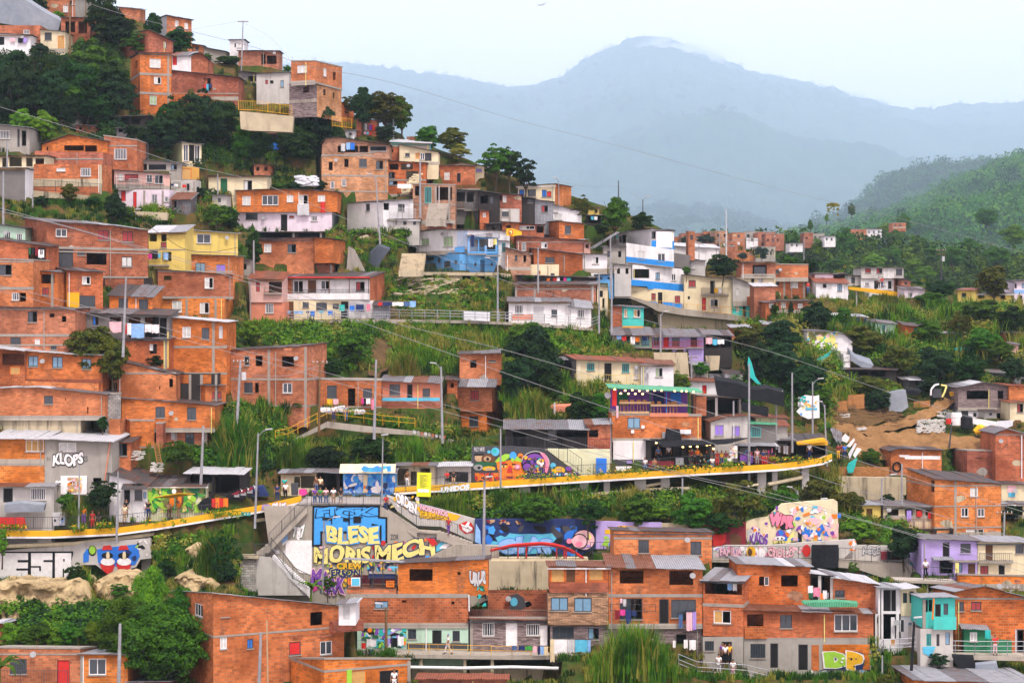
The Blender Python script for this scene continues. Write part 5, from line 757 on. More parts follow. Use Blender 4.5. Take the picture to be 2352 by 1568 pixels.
H('white plank house with patched pink roof on right hand ridge','W',442,(1025,1035),735,1165,'o 505,1035,538,1075;b 638,1040,680,1105',ae='t',rz=950,d=8);H('small open roof hut on top of white plank house','D',605,(955,945),705,1025,'o 615,965,695,1015',ae='zg',d=4,Y=ah.D+4,b3=False);H('pink and white panel hut beside small open roof hut','PW',430,950,600,1010,'w 440,960,475,985',ae='zg',d=3,Y=ah.D,b3=False);H('grey rendered upper storey with two brown windows on ridge','LG',858,(890,892),1245,988,'r 892,892,945,938;r 998,895,1050,942;w 1065,895,1155,985;K 1175,900,1235,960',d=7,ov=.3);HR=ah;H('white ground storey with dark doors behind yellow parapet','W',855,990,1158,1088,'k 890,1025,932,1058;dk 975,1008,1015,1080;dk 1102,1012,1140,1085;w 1045,1020,1080,1055',ae=None,d=7,Y=HR.D+.3);H('brown brick end wing with clothes gallery on ridge','b4',1160,990,1260,1100,'o 1170,1000,1190,1080',ae='zg',Y=HR.D);H('low dark roofed annex left of grey and white ridge house','LG',735,(960,970),855,1050,'dd 765,975,800,1035',d=6,Y=HR.D+1);af(ps('740 1065 920 1080 1260 1120 1360 1165 1360 1175 1250 1165 920 1115 740 1090'),HR.D-3,(0,.25,0),'YW','parapet_wall',ad='faded yellow parapet of path on right hand ridge',aO='parapet')
for i,(x,y)in enumerate(ps('815 1290 925 1250 740 1170 900 1170')):
 af([(x-6,1095),(x+6,1095),(x+6,y),(x-6,y)],HR.D-2.6,(0,.3,0),'LG','path_pillar',ad=['tall concrete pillar nearest blue shack below ridge path','tall concrete pillar in middle under ridge path','short pillar at left end of ridge path','short pillar hidden behind middle of ridge path'][i],aO='pillar')
H('pale blue low house with dark roof between ridge path and dark tree','PW',1250,(1085,1090),1440,1160,'n 1285,1120,1325,1165;w 1370,1120,1400,1160',rz=1065);H('yellow house with brown roof beside big round tree','Y',1742,(1095,1100),1885,1205,'g 1778,1122,1820,1158',ae='t',rz=1080,av=1955,aW='Y');H('low yellow wall house under big round tree','Y',1900,(1130,1130),2240,1220,'o 1930,1135,1990,1175;o 2135,1125,2180,1180',ae='zg',dY=1);H('white and pale blue balcony house at right edge of ridge','PW',2262,(1018,1005),2460,1228,'dk 2300,1145,2338,1225;b 2330,1030,2351,1080;o 2265,1035,2285,1080',d=6,am='1110,36',aT='lblue');H('bright blue shack with dark doorways in bushes','BB',565,(1328,1345),905,1412,'o 600,1345,655,1400;o 680,1350,730,1400;r 845,1350,882,1400;o 760,1355,800,1385',ae='zl',rz=1312,ov=.6);H('pale turquoise plank house in bushes','MI',925,(1385,1410),1175,1505,'t 1048,1410,1085,1462;o 1178,1415,1215,1500',ae='zg',rz=1372);H('low brick house with two green shutters in bushes','b2',1258,(1420,1440),1470,1540,'t 1338,1445,1395,1482',ae='zg',rz=1395,am='1545,14');H('tiny brick shed beside bushes at right','b2',1580,1492,1740,1568,'g 1595,1508,1620,1545;o 1690,1510,1735,1568',ae='zl',d=4);H('small brick shed with washing at far right edge','b2',2195,1492,2325,1560,'w 2210,1510,2235,1545',d=4);H('colourful mural house with round white end','W',360,ps('360 1475 480 1468 700 1500 775 1568'),775,1680,'',ae='zg');au(ah.f,ah.root,362,1478,640,1640,['lpink','teal','lime','lyellow','white','olive','cyan'],60,42,12)
for i,(x0,y0,x1,y1,m,ds)in enumerate([(-20,580,150,690,'b3','far brick blocks at left of green valley'),(335,570,415,665,'b3','single far orange brick block in green valley'),(415,580,520,640,'G','far dark roofed row in green valley'),(520,600,620,655,'W','far white house with pink base in green valley'),(200,665,320,700,'W','far low white shed in green valley'),(760,540,905,605,'b3','far brick house on wooded slope'),(908,535,1045,590,'W','far white and brick house on wooded slope'),(1150,480,1268,522,'b3','lone brick wall house high on wooded slope')]):
 ws=''
 for q in range(max(1,int((x1-x0)/45))):
  cx=x0+20+q*45;ws+=f"{'og'[q % 2]} {cx - 8},{(y0 + y1) / 2 - 10},{cx + 8},{(y0 + y1) / 2 + 12};"
 H(ds,m,x0,y0,x1,y1,ws,ae='s' if m!='W' else 'zg',d=9,Y=[600,605,608,598,590,700,705,760,900][i],aE=1.5,b3=False)
ai(1,2);H('two-storey orange brick house with one brick side behind wooden post','b5',-285,[(-285,90),(480,40)],470,590,'u -110,130,-60,220;o 238,135,348,230;o -5,130,60,225;K -110,375,-30,470;o -10,378,25,470;h 245,380,332,472',av=650,d=8,am='345,20 590,16',aJ='-270 118 455',ov=.2);h=H('low brick row house with grilled windows and an open grey door','b4',592,(352,362),1150,605,'K 652,402,742,520;o 845,430,912,590;K 982,430,1065,515',ae='s',d=7,am='600,14');aq(h,'650,525,702,595 yellow trousers;708,528,758,578 lpink shirt;968,520,992,570 magenta shirt;985,520,1010,590 black shirt;1012,522,1050,572 white shirt','in front of low brick row house',ag=.35);bf(h.f,1060,528,1085,625,'pink','long pink towel hanging at corner of low brick row house',ag=.4);h=H('salmon cottage with patched zinc roof and blue painted stripe','S',1158,(360,385),1688,605,'g 1225,392,1322,490;dk 1388,392,1438,535;g 1530,430,1598,505',ae='zr',rz=318,d=7,ov=.6,aE=1);at(h,1158,515,1688,545,'cyan',ag=.05,name='painted_stripe');at(h,1158,548,1688,600,'b4',ag=.05,name='painted_base');H('tall orange brick tower house with zinc awning across its middle','b5',1870,[(1870,120),(2280,105)],2255,395,'o 1968,170,2025,240;K 2138,172,2205,186',d=6,aR=.3,ov=.5);ei=ah;H('middle of the tower','b5',1842,420,2168,640,'r 1968,450,2048,538',ae=None,d=6,Y=ei.D-.9,av=2262);bB(ah,1870,345,2225,420,'z',1.3);H('base of the tower','b1',1882,650,2120,855,'g 1958,685,2042,778',ae=None,d=6,Y=ei.D-.5,av=2262,am='640,12');PL=QT(600,1400)-3.5
def bJ(ad,x0,y0,x1,y1,dh,dl,rz,d=4,fd=None,av=None,Y=None,cX=''):
 return H(ad,dl,x0,y0,x1,y1,cX,ae=dh,rz=rz,d=d,Y=Y or PL+4,name='market_stall',aO='stall',aE=.5,av=av,ov=.8)
bJ('cream snack stall with white zinc roof on plaza',228,(1205,1200),550,1408,'zl','C',1165,cX='o 350,1240,405,1340;o 410,1230,540,1345');bJ('black curtained stall beside cream snack stall',552,(1195,1205),770,1395,'d','D',1160,cX='o 560,1210,740,1380');h=bJ('weathered blue painted stall with rippled awning on plaza',800,1190,1282,1400,'d','B',1130,Y=PL+3.6);au(h.f,h.root,805,1215,1278,1395,['blue','navy','skyb','blue','lblue','blue','white'],70,45,21);au(h.f,h.root,985,1220,1025,1385,['cream','cream','orange','cream'],22,26,22,ag=.2);bB(h,775,1128,1285,1208,'C',1.3);au(aB(h.f.A+h.f.n*1.35,h.f.u),h.root,950,1140,1240,1195,['cyan','skyb','B'],14,44,5);h=bJ('open brown stall with rust roof behind yellow sign',1290,(1140,1138),1640,1345,'zr','CR',1118,cX='o 1300,1165,1400,1320;o 1420,1190,1475,1330;o 1500,1160,1600,1330',Y=PL+6);h=bJ('white draped stall with black arch beside mural wall',1642,(1145,1140),1972,1310,'zl','LG',1112,cX='o 1770,1195,1950,1290',Y=PL+7);h=af(ps('1482 1200 1612 1205 1604 1425 1474 1422'),PL-1,(0,.12,0),'sign_yellow','information_sign',ad='tall bright yellow information board standing by walkway',aO='sign');ff=aB((0,PL-1,0),(1,0,0));aY(ff,h,ps('1485 1352 1590 1356 1588 1384 1484 1380'),'white',ag=.03,name='sign_panel')
for i in range(11):
 aY(ff,h,[(1505,1222+i*11),(1505+[60,80,40,70,55,75,30,65,50,72,45][i],1223+i*11),(1505+[60,80,40,70,55,75,30,65,50,72,45][i],1226+i*11),(1505,1225+i*11)],'olive',ag=.03,name='text_line')
ao([(178,912,QT(178,912)-1),(295,892,QT(295,892)-1),(650,705,QT(650,705)-1.5),(990,745,QT(990,760)-1.5),(1165,770,QT(1165,775)-1.5),(1460,795,QT(1460,800)-1.5)],'YW',1.05,'yellow pipe railing of hillside stair and path',aM=0,aF=(1,.5),cv=.02);af(ps('650 735 990 775 1460 825 1990 945 1990 985 1460 860 980 830 640 790 330 930 300 915'),QT(900,780)-.8,(0,.8,0),'CO','path_slab',ad='concrete edge of path behind yellow pipe railing')
for i in range(9):
 o=Vector(QP(1455+i*34,845+i*6,QT(1455,850)-2));b=MB();b.tube(o,o+Vector((0,0,.35)),.13,.17,8);po=b.build('flower_pot',['white','LG','S'][i%3],None,o);a3(po,'pale flower pot in row along path edge','flower pot','flower pots in a row along path');lf=bn('plant',aP(np.array([[R.normal()*.14,R.normal()*.14,.4+abs(R.normal())*.18]for _ in range(26)]),np.tile([0,-.3,.7],(26,1)),.12,R),np.zeros(26),['lf3']);lf.parent=po
for i,(x0,y0,x1,y1)in enumerate([(582,615,690,662),(735,595,812,645),(868,630,975,668)]):
 p=P3(*aA((x0+x1)/2,y1),TY(*aA((x0+x1)/2,y1))-.8);ee=random.Random(i);b=MB();n=int((x1-x0)/16)
 for j in range(n*3):
  c=p+Vector(((ee.random()-.5)*(x1-x0)*.25*S*p.y,ee.uniform(-.2,.3),ee.random()*(y1-y0)*.22*S*p.y));b.prism([c+Vector((-.32,-.1,0)),c+Vector((.32,-.12,.03)),c+Vector((.28,.15,.05)),c+Vector((-.3,.16,0))],(0,0,.16))
 a3(b.build('sandbag_heap','wtarp',None,p),['white sandbags piled left of two people on path','white sandbags heaped before open grey door','white sandbags piled right of two people on path'][i],'sandbags',aw='stuff')
ai(1,2);MY=QT(2300,1240)-1.;af(ps('1980 965 2351 960 2560 975 2640 985 2960 1225 2960 1250 1980 1290'),MY,(0,.6,0),'dgrey','mural_wall',ad='charcoal wall painted with giant orange face and green cap');MW=bpy.data.objects['mural_wall'];fm=aB((0,MY,0),(1,0,0));ak(fm,MW,'PAZ Y ARTE',2005,970,2098,1005,'white',None,ag=.03);EL(fm,MW,'cyan',.03,2198,1010,38,40);EL(fm,MW,'teal',.05,2190,1002,20,18);EL(fm,MW,'cyan',.03,2140,1012,16,14);EP(fm,MW,ps('2010 1035 2085 1035 2085 1085 2060 1100 2030 1100 2010 1080'),'tan',.03);EP(fm,MW,ps('2005 1030 2090 1028 2090 1045 2005 1048'),'black',.04);EL(fm,MW,'brown',.05,2135,1075,65,45);EL(fm,MW,'tan',.06,2125,1075,34,24);EL(fm,MW,'black',.07,2128,1078,14,16);EP(fm,MW,ps('1985 1130 2060 1100 2200 1110 2220 1130 2100 1145 2000 1165'),'dgreen',.055);EL(fm,MW,'grey',.065,2040,1155,45,28);EL(fm,MW,'black',.075,2048,1158,15,13);EL(fm,MW,'yellow',.065,2140,1165,60,22);EL(fm,MW,'tan',.075,2140,1172,35,15);EP(fm,MW,ps('2205 1105 2225 1195 2230 1290 2440 1290 2445 1200 2470 1110 2400 1085 2270 1080'),'orange',.05);EP(fm,MW,ps('2225 1100 2260 1085 2300 1110 2250 1130'),'red',.06);EP(fm,MW,ps('2190 1105 2230 1060 2290 1030 2360 1035 2420 1065 2445 1105 2380 1095 2330 1060 2280 1100'),'lime',.07);EP(fm,MW,ps('2280 1100 2330 1062 2380 1095 2330 1085'),'dgreen',.08)
for x in(2275,2385):
 EL(fm,MW,'lyellow',.07,x,1145,24,9);EL(fm,MW,'black',.08,x,1146,9,9)
EP(fm,MW,ps('2320 1140 2345 1140 2360 1205 2305 1205'),'red',.065);EP(fm,MW,ps('2285 1235 2375 1235 2350 1252 2310 1252'),'maroon',.07);EP(fm,MW,ps('2250 1125 2310 1118 2310 1130 2250 1135'),'black',.09);EP(fm,MW,ps('2350 1118 2410 1125 2410 1135 2350 1130'),'black',.09);au(fm,MW,2010,1205,2260,1285,['orange','red','orange'],26,28,31,ag=.03);au(fm,MW,2440,1120,2470,1280,['red','orange','lime'],14,26,8,ag=.03);ai(2,2);EL(fm,MW,'skyb',.1,10,1045,32,35);EL(fm,MW,'lime',.11,5,1085,14,20);EL(fm,MW,'orange',.06,78,1052,26,28);EL(fm,MW,'brown',.07,78,1060,16,12);EL(fm,MW,'lgrey',.05,215,1115,132,112);EL(fm,MW,'black',.06,215,1115,124,105);EL(fm,MW,'purple',.07,205,1120,108,92);au(fm,MW,115,1045,300,1200,['olive','purple','teal','brown','yellow','navy','maroon'],60,22,14,ag=.08);EP(fm,MW,ps('255 1020 300 1025 335 1080 340 1150 320 1210 300 1190 310 1110 290 1065'),'pink',.17);EL(fm,MW,'black',.18,140,1150,48,44);EL(fm,MW,'purple',.19,140,1150,38,34);EL(fm,MW,'pink',.18,50,1150,28,24);EL(fm,MW,'lpink',.19,52,1150,14,12);EL(fm,MW,'cream',.19,240,1105,14,20);EL(fm,MW,'yellow',.05,425,1180,62,36);EL(fm,MW,'tan',.06,430,1170,25,12);EL(fm,MW,'cyan',.05,378,1140,26,30);EL(fm,MW,'purple',.05,520,1165,28,20);EL(fm,MW,'maroon',.06,540,1205,30,18);au(fm,MW,355,1195,620,1235,['white','navy','purple','cyan','brown'],40,16,17,ag=.04);af(ps('330 985 900 992 905 1230 640 1232 330 1000'),MY+.7,(0,1,0),'PG','retaining_wall',ad='pale yellow green wall behind mural stair',aO='wall');ao([(300,1010,MY-.2),(430,1110,MY-.2),(510,1110,MY-.2),(640,1200,MY-.2)],'dgrey',1.4,'dark railing of stair beside mural with giant face',aM=.3)
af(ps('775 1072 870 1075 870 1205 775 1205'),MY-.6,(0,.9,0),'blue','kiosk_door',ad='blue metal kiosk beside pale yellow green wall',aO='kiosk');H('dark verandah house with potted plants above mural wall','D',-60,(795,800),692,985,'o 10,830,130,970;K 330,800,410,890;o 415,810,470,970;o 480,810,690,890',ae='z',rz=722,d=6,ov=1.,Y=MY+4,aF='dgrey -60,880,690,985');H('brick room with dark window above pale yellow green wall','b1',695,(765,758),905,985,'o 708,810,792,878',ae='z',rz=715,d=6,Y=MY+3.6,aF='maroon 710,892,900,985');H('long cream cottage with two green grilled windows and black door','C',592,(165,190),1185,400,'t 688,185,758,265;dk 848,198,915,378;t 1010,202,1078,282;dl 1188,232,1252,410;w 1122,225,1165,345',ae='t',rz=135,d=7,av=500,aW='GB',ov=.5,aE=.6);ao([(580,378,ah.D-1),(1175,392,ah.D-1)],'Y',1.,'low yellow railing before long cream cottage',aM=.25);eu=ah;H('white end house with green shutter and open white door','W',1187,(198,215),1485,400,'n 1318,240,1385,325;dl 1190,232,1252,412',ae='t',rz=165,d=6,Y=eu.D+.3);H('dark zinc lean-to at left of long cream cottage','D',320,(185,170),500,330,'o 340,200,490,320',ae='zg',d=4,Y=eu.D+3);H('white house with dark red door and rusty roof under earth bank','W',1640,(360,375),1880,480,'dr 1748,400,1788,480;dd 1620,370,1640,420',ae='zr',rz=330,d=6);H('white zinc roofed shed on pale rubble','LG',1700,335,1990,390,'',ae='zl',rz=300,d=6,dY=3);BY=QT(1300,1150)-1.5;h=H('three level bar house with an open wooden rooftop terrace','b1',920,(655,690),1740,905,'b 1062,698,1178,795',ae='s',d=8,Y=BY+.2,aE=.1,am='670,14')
fa=h
for x,y in((1202,782),(1107,825)):
 at(h,x-14,y-14,x+14,y+14,'white',ag=.25,name='meter_box',th=.2)
at(h,1540,808,1640,845,'W',ag=.5,name='hood',th=.5);at(h,1378,830,1420,885,'metal',ag=.4,name='air_unit',th=.4);H('white garage storey','W',930,908,1228,1080,'',ae=None,d=7,Y=BY+.1,aE=.1);at(ah,932,1082,1228,1175,'dgrey',ag=.05,name='painted_base');ft=h.f
def ed(h,x,y0,y1,m,ag=-.1,r=.06):
 b=MB();A=aN(h.f,*aA(x,y1),ag)[2];B=aN(h.f,*aA(x,y0),ag)[2];b.tube(A,B,r);b.build('post',m,h.root)
for x in(985,1270,1418,1620):
 ed(h,x,445,685,'dgreen' if x!=1418 else 'blue')
at(h,925,450,1650,690,'purple',ag=-5,name='back_wall',th=.1)
for i,(x,c)in enumerate([(1040,'dgreen'),(1150,'purple'),(1380,'navy'),(1540,'blue')]):
 at(h,x-50,480,x+50,600,c,ag=-4.9,name='wall_painting')
q=MB();q.ax=(1,0,0);A=aN(h.f,*aA(885,428),1.)[2];B=aN(h.f,*aA(1760,470),1.)[2];q.prism([A,B,B+Vector((0,6.5,.3)),A+Vector((0,6.5,.3))],(0,0,.07));q.build('terrace_roof','z6',h.root);at(h,985,552,1275,570,'tan',ag=.15,name='counter',th=.5);at(h,1272,575,1615,593,'tan',ag=.15,name='counter',th=.5);at(h,985,640,1260,662,'tan',ag=.1,name='ledge',th=.1);at(h,1265,655,1620,690,'S',ag=.1,name='ledge',th=.1)
for x,y in((1010,640),(1050,640),(1105,640),(1165,640),(1220,640),(1290,655),(1352,655),(1440,658),(1465,658),(1500,658)):
 o=aN(h.f,*aA(x,y),-.15)[2];r=aV('bar_stool',o,'slatted orange wooden stool on rooftop bar terrace','stool','wooden stools on rooftop bar terrace')
 for sx in(-.17,.17):
  for sy in(-.15,.15):
   b=MB();b.tube(o+Vector((sx,sy,0)),o+Vector((sx*.8,sy*.8,.75)),.03);b.build('leg','bamboo',r)
 b=MB();b.box(o+Vector((-.2,-.18,.72)),(.4,0,0),(0,.36,0),(0,0,.06));b.build('seat','bamboo',r);b=MB();b.box(o+Vector((-.2,.14,.78)),(.4,0,0),(0,.04,0),(0,0,.42));b.build('backrest','bamboo',r)
bf(h.f,920,448,962,590,'red','red curtain tied at left corner of rooftop bar terrace',ag=.3);bf(h.f,958,590,978,700,'lpink','pale striped scarf hanging below red curtain',ag=.3)
def cN(h,aI,ag,where):
 for x,y in aI:
  o=aN(h.f,*aA(x,y),ag)[2];b=MB();b.tube(o,o+Vector((0,0,.06)),.09,.12,8);b.tube(o+Vector((0,0,.06)),o+Vector((0,0,.16)),.12,.04,8);l=b.build('light_bulb',dt,None,o);a3(l,f'small warm light bulb hanging {where}','light bulb',f'string lights {where}')
dt=aQ((1,.62,.18),.5,0,'lit_bulb',4);cN(h,ps('945 445 1040 455 1105 450 1170 458 1245 455 1310 455 1373 456 1495 460 1560 462 1602 464 1668 468 1000 482 1070 484 1133 485 1200 486'),.9,'under rooftop terrace roof');q=MB();q.tube(aN(h.f,*aA(880,495),.4)[2],aN(h.f,*aA(880,495),.5)[2],.35,.3,12);q.build('satellite_dish','grey',h.root);h=H('black street bar under wide black awning beside walkway','D',1230,(905,915),1860,1150,'o 1280,960,1480,1080;o 1500,990,1560,1120;o 1600,960,1850,1130',Y=BY-.3,aE=.5,name='bar_stall',aO='bar');b=MB();b.prism([QP(1265,895,BY-.3),QP(1740,908,BY-.3),QP(2180,885,BY),QP(1980,940,BY-2.4),QP(1640,948,BY-2.6),QP(1395,972,BY-2.6)],(0,0,.05));b.build('awning','btarp',h.root);at(h,1495,1060,1565,1125,'metal',ag=1.4,name='drinks_cooler',th=.6);at(h,1250,1090,1480,1150,'maroon',ag=1.2,name='counter',th=.3)
for i in range(30):
 k=random.Random(i);x=k.uniform(1600,1850);y=k.uniform(985,1120);at(h,x-6,y-8,x+6,y+8,k.choice(['red','orange','white','cyan','yellow','green']),ag=.1,name='small_picture')
cN(h,ps('1325 935 1570 972 1637 968 1688 945 1702 970 1790 955 1820 950 1850 945 1852 990'),1.2,'under the black awning');af(ps('1420 800 1540 805 1560 905 1410 900'),BY-.9,(0,.7,0),'btarp','covered_machine',ad='machine wrapped in black plastic on bar house ledge');H('grey house with two violet shutters beside bar house','LG',1826,[(1826,740),(1990,690),(2160,680)],2165,915,'v 1862,765,1945,862;v 2018,775,2095,870',ae='t',d=7,av=1742,Y=BY+.8);HV=ah;H('open concrete frame storey with dark bays under black tarpaulin','D',1690,(495,525),2110,680,'o 1790,520,1865,650;o 1890,530,2070,660',ae='s',d=6,aJ='1878 2095',Y=BY+5,aT='LG');H('brick stub wall left of open concrete frame','b1',1690,505,1785,655,'',ae=None,d=3,Y=BY+4.6,aE=.3);af(ps('1870 350 2075 385 2240 445 2351 430 2500 470 2500 600 2351 560 2240 540 2110 520 1890 495'),BY+4,(0,1.6,.4),'btarp','tarpaulin',ad='large black tarpaulin stretched over open concrete frame');af(ps('2110 560 2240 600 2360 620 2351 690 2120 640'),BY+3.8,(0,1,.2),'btarp','tarpaulin',ad='sagging black plastic hanging beside open concrete frame');af(ps('2172 135 2200 190 2235 320 2290 395 2250 385 2190 330 2165 210'),BY+9,(0,.1,0),'teal','green_netting',ad='tall green safety net strip hanging beside lamp post',aO='netting');H('green roofed room behind clothing stalls','GB',2185,(755,765),2420,890,'t 2195,780,2285,875',ae='g6',rz=720,Y=BY+2);H('brick house with white stepped roof behind clothing stalls','CR',2240,700,2420,760,'',ae='t',rz=680,Y=BY+4)
for i,(x0,x1,m,ds,rf)in enumerate([(2085,2210,'purple','purple backed clothing stall right of black bar','zr'),(2215,2420,'D','clothing stall packed with red dresses under striped awning','zl')]):
 h=H(ds,'D',x0,(950,955),x1,1125,f'o {x0 + 10},975,{x1 - 10},1100',ae=rf,rz=915,d=4,Y=BY-.2+i*.3,aE=.5,name='market_stall',aO='stall',ov=.9);k=random.Random(i)
 for j in range(10):
  x=k.uniform(x0+8,x1-22);y=k.uniform(975,1050);at(h,x,y,x+k.uniform(12,22),y+k.uniform(25,55),k.choice(['red','magenta','white','purple','cyan','yellow','pink','navy']),ag=.1+.03*j,name='hanging_garment')
 at(h,x0+4,1040,x1-4,1110,m if i==0 else 'maroon',ag=.6,name='display_table',th=.4)
h=af(ps('1998 955 2070 955 2070 1070 1998 1072'),BY-1.2,(0,.1,0),'white','poster_board',ad='white poster board with pastel prints beside black bar',aO='board');au(aB((0,BY-1.2,0),(1,0,0)),h,2000,960,2068,1066,['lpink','cyan','pink','lyellow','white'],24,14,9);ai(3,2)
for i,(x0,x1,y0,y1,c,ds)in enumerate([(-20,80,905,1090,['pink','yellow','lpink','green'],'clothing stall hung with bright towels at curve of walkway'),(85,235,905,1080,['white','brown','white'],'white shirt stall at curve of walkway')]):
 h=H(ds,'D',x0,y0,x1,y1,f'o {x0 + 8},{y0 + 30},{x1 - 8},{y1 - 20}',ae='zl',rz=880,d=4,Y=BY+5+i*2,aE=.5,name='market_stall',aO='stall',ov=1.)
 for j in range(5):
  k=random.Random(i*9+j);x=x0+10+j*(x1-x0-30)/5;at(h,x,y0+40+k.uniform(0,20),x+18,y0+90+k.uniform(0,60),c[j%len(c)],ag=.1,name='hanging_garment')
HQ=BY+9;h=H('open parking shed with yellow and grey canopy at walkway end','D',255,(925,930),545,1050,'o 270,950,530,1040',rz=850,Y=HQ,aE=.5,ov=.9,name='parking_shed',aO='shed');at(h,262,905,530,945,'YW',ag=1.4,name='yellow_fascia',th=.1);H('grey market room with red tiled sign roof','LG',-40,(770,775),180,890,'dl 20,790,60,870',ae='t',rz=725,d=4,Y=BY+8)
def bW(aI,ad,hb=13.5,e3=4.5,ck=(),cu=(),gr=None):
 cW.append([(x,y-34)for x,y,Y in aI]+[(x,y+26)for x,y,Y in aI[::-1]])
 for(x,y,Y),(x2,y2,Y2)in zip(aI[:-1],aI[1:]):
  bw(x,x2,Y,Y2,P3(x,(y+y2)/2+30,Y).z)
 Q=[P3(x,y,Y)for x,y,Y in aI];aj=aV('elevated_walkway',Q[0],ad,'walkway');up=Vector((0,0,1));bk=Vector((0,e3,0));d=MB();y_=MB();w=MB();s=MB();hs=[hb*S*q.y for q in Q];ws=[4.2*S*q.y for q in Q]
 for i in range(len(Q)-1):
  A,B=(Q[i],Q[i+1]);w.prism([A,B,B+up*ws[i+1],A+up*ws[i]],(0,.35,0));y_.prism([A+up*ws[i],B+up*ws[i+1],B+up*(ws[i+1]+hs[i+1]),A+up*(ws[i]+hs[i])],(0,.22,0));f=Vector((0,.35,0));d.prism([A+f,B+f,B+bk,A+bk],(0,0,.35))
 w.build('edge_beam','white',aj);y_.build('parapet','YW',aj);d.build('deck','CO',aj)
 for x,y0,y1,wd in ck:
  Y=np.interp(x,[p[0]for p in aI],[p[2]for p in aI])+1.2;a=P3(x-wd/2,y1,Y);b=P3(x+wd/2,y0,Y);q=MB();q.box((a.x,Y,a.z-1.5),(b.x-a.x,0,0),(0,1.2,0),(0,0,b.z-a.z+1.5));q.build('pier','LG',aj)
 for x0,y0,x1,y1,r,dy in cu:
  Y0=np.interp(x0,[p[0]for p in aI],[p[2]for p in aI])+dy;Y1=np.interp(x1,[p[0]for p in aI],[p[2]for p in aI])+dy;q=MB();q.tube(P3(x0,y0,Y0),P3(x1,y1,Y1),r,n=8);q.build('pipe','C',aj)
 return aj
YL=[184.5,184.5,184.5,185,187,189,191];LW=bW([(-60,1238,184),(15,1236,184.3),(120,1236,184.5),(190,1233,184.8),(270,1229,185),(360,1217,185.8),(445,1203,186.7),(560,1184,188.2),(600,1177,188.7),(692,1156,190)],'curved yellow edged walkway on piers at left',ck=[(102,1232,1258,32),(335,1215,1285,20),(432,1200,1250,16),(540,1180,1246,18)],cu=[(15,1254,170,1248,.2,.9),(170,1248,330,1229,.2,.9),(330,1229,640,1188,.18,1.)])
def e7(x,y,Y):
 return(x,y,Y)
eY=[(905,1136,194),(1040,1128,195.3),(1176,1119,196.6),(1330,1109,198.3),(1476,1100,200),(1600,1092,201.5),(1728,1085,203.2),(1790,1081,204.2),(1850,1074,205.5),(1890,1067,207),(1911,1058,208.5)];RW=bW(eY,'long yellow edged walkway on concrete piers below bars and stalls',hb=12.5,ck=[(1205,1118,1150,26),(1342,1108,1130,20),(1471,1100,1136,26),(1394,1105,1165,14),(1528,1097,1112,20),(1750,1082,1122,20),(1850,1074,1104,16),(1780,1080,1100,12)],cu=[(1246,1146,1460,1126,.2,1.),(1484,1125,1588,1121,.2,1.),(1246,1134,1334,1122,.16,1.6),(1484,1116,1520,1109,.16,1.6),(1716,1116,1742,1112,.14,1.),(1764,1112,1842,1096,.2,1.)]);ai(0,3);ao([(-30,150,184.6),(480,150,184.8),(1060,135,185),(1700,65,186.6),(2000,20,187.6)],'dgrey',1.1,'dark thin railing of left walkway',aM=.22);ai(1,2);f=aB(P3(588,1160,189),(1,-0,0));f.A=P3(588,1160,188.4);ak(f,LW,'GRAFF',150,1478,275,1545,'white','purple',ag=.2,aD=.04);ak(f,LW,'ART',50,1492,120,1550,'lilac','black',ag=.2,aD=.04);ai(0,3);ak(f,LW,'SOLE',2215,-5,2300,30,'teal','dgreen',ag=-0+.6,aD=.04);ai(1,2);f=aB(QP(1850,1350,194.9),(1,0,0));ak(f,RW,'UNIDOS',1700,1322,1960,1372,'white','cyan',ag=.4,aD=.05,dz=.35);ao([(1165,1395,190.5),(1480,1372,193),(1980,1290,196.2),(2351,1262,197)],'dgrey',1.,'dark railing behind yellow sign',aM=.25);ai(2,2);ao([(0,1260,197.2),(900,1210,199.2),(1500,1150,200.8),(2180,1100,203.2),(2351,1095,204)],'dgrey',1.,'thin dark railing of walkway before bars',aM=.25);ai(1,3);WY=188.;eh=MB();A=QP(300,-10,WY);B=QP(1180,-10,WY+1);ai(1,2)
P0=QP(400,1500,WY);P1=QP(1150,1510,WY);pl=MB();pl.prism([P0,P1,P1+Vector((2.5,6,.2)),P0+Vector((0,6,.2))],(0,0,.2));a3(pl.build('plaza_paving','paving',None,P0),aw='structure');ao([(512,1500,WY-.1),(1145,1505,WY-.1)],'dgrey',1.15,'dark railing where people lean over graffiti wall',aM=.14);ai(1,3);GW=af(ps('70 -60 525 -60 540 -68 1130 -68 1180 -30 1480 175 1650 185 1810 290 2100 300 2230 305 2230 760 1900 900 0 900 0 360 120 310'),WY,(0,.8,0),'CO','graffiti_wall',ad='big concrete retaining wall covered in letters below plaza');fw=aB((0,WY,0),(1,0,0))
def bl(aI,ag=.03,m='skyb'):
 cx=sum((p[0]for p in aI))/len(aI);cy=sum((p[1]for p in aI))/len(aI);aY(fw,GW,aI,m,ag=ag)
def d_(aI,w,ag=.05,m='black',c8=True):
 b=MB();q=[aN(fw,*aA(*p),ag)[:2]for p in aI];n=len(q)
 for i in range(n if c8 else n-1):
  a=Vector((q[i][0],q[i][1],0));c=Vector((q[(i+1)%n][0],q[(i+1)%n][1],0));d=(c-a).normalized();nn=Vector((-d.y,d.x,0))*w/2;a-=d*w/2;c+=d*w/2;b.prism([fp(fw,*(a-nn)[:2],ag+.003*i),fp(fw,*(c-nn)[:2],ag+.003*i),fp(fw,*(c+nn)[:2],ag+.003*i),fp(fw,*(a+nn)[:2],ag+.003*i)],fw.n*-.003)
 b.build('painted_outline',m,GW)
FB=ps('528 -55 1130 -55 1130 45 1198 50 1198 270 1145 270 1145 125 1070 110 1070 180 600 180 600 300 522 305');bl(FB);d_(FB,.18)
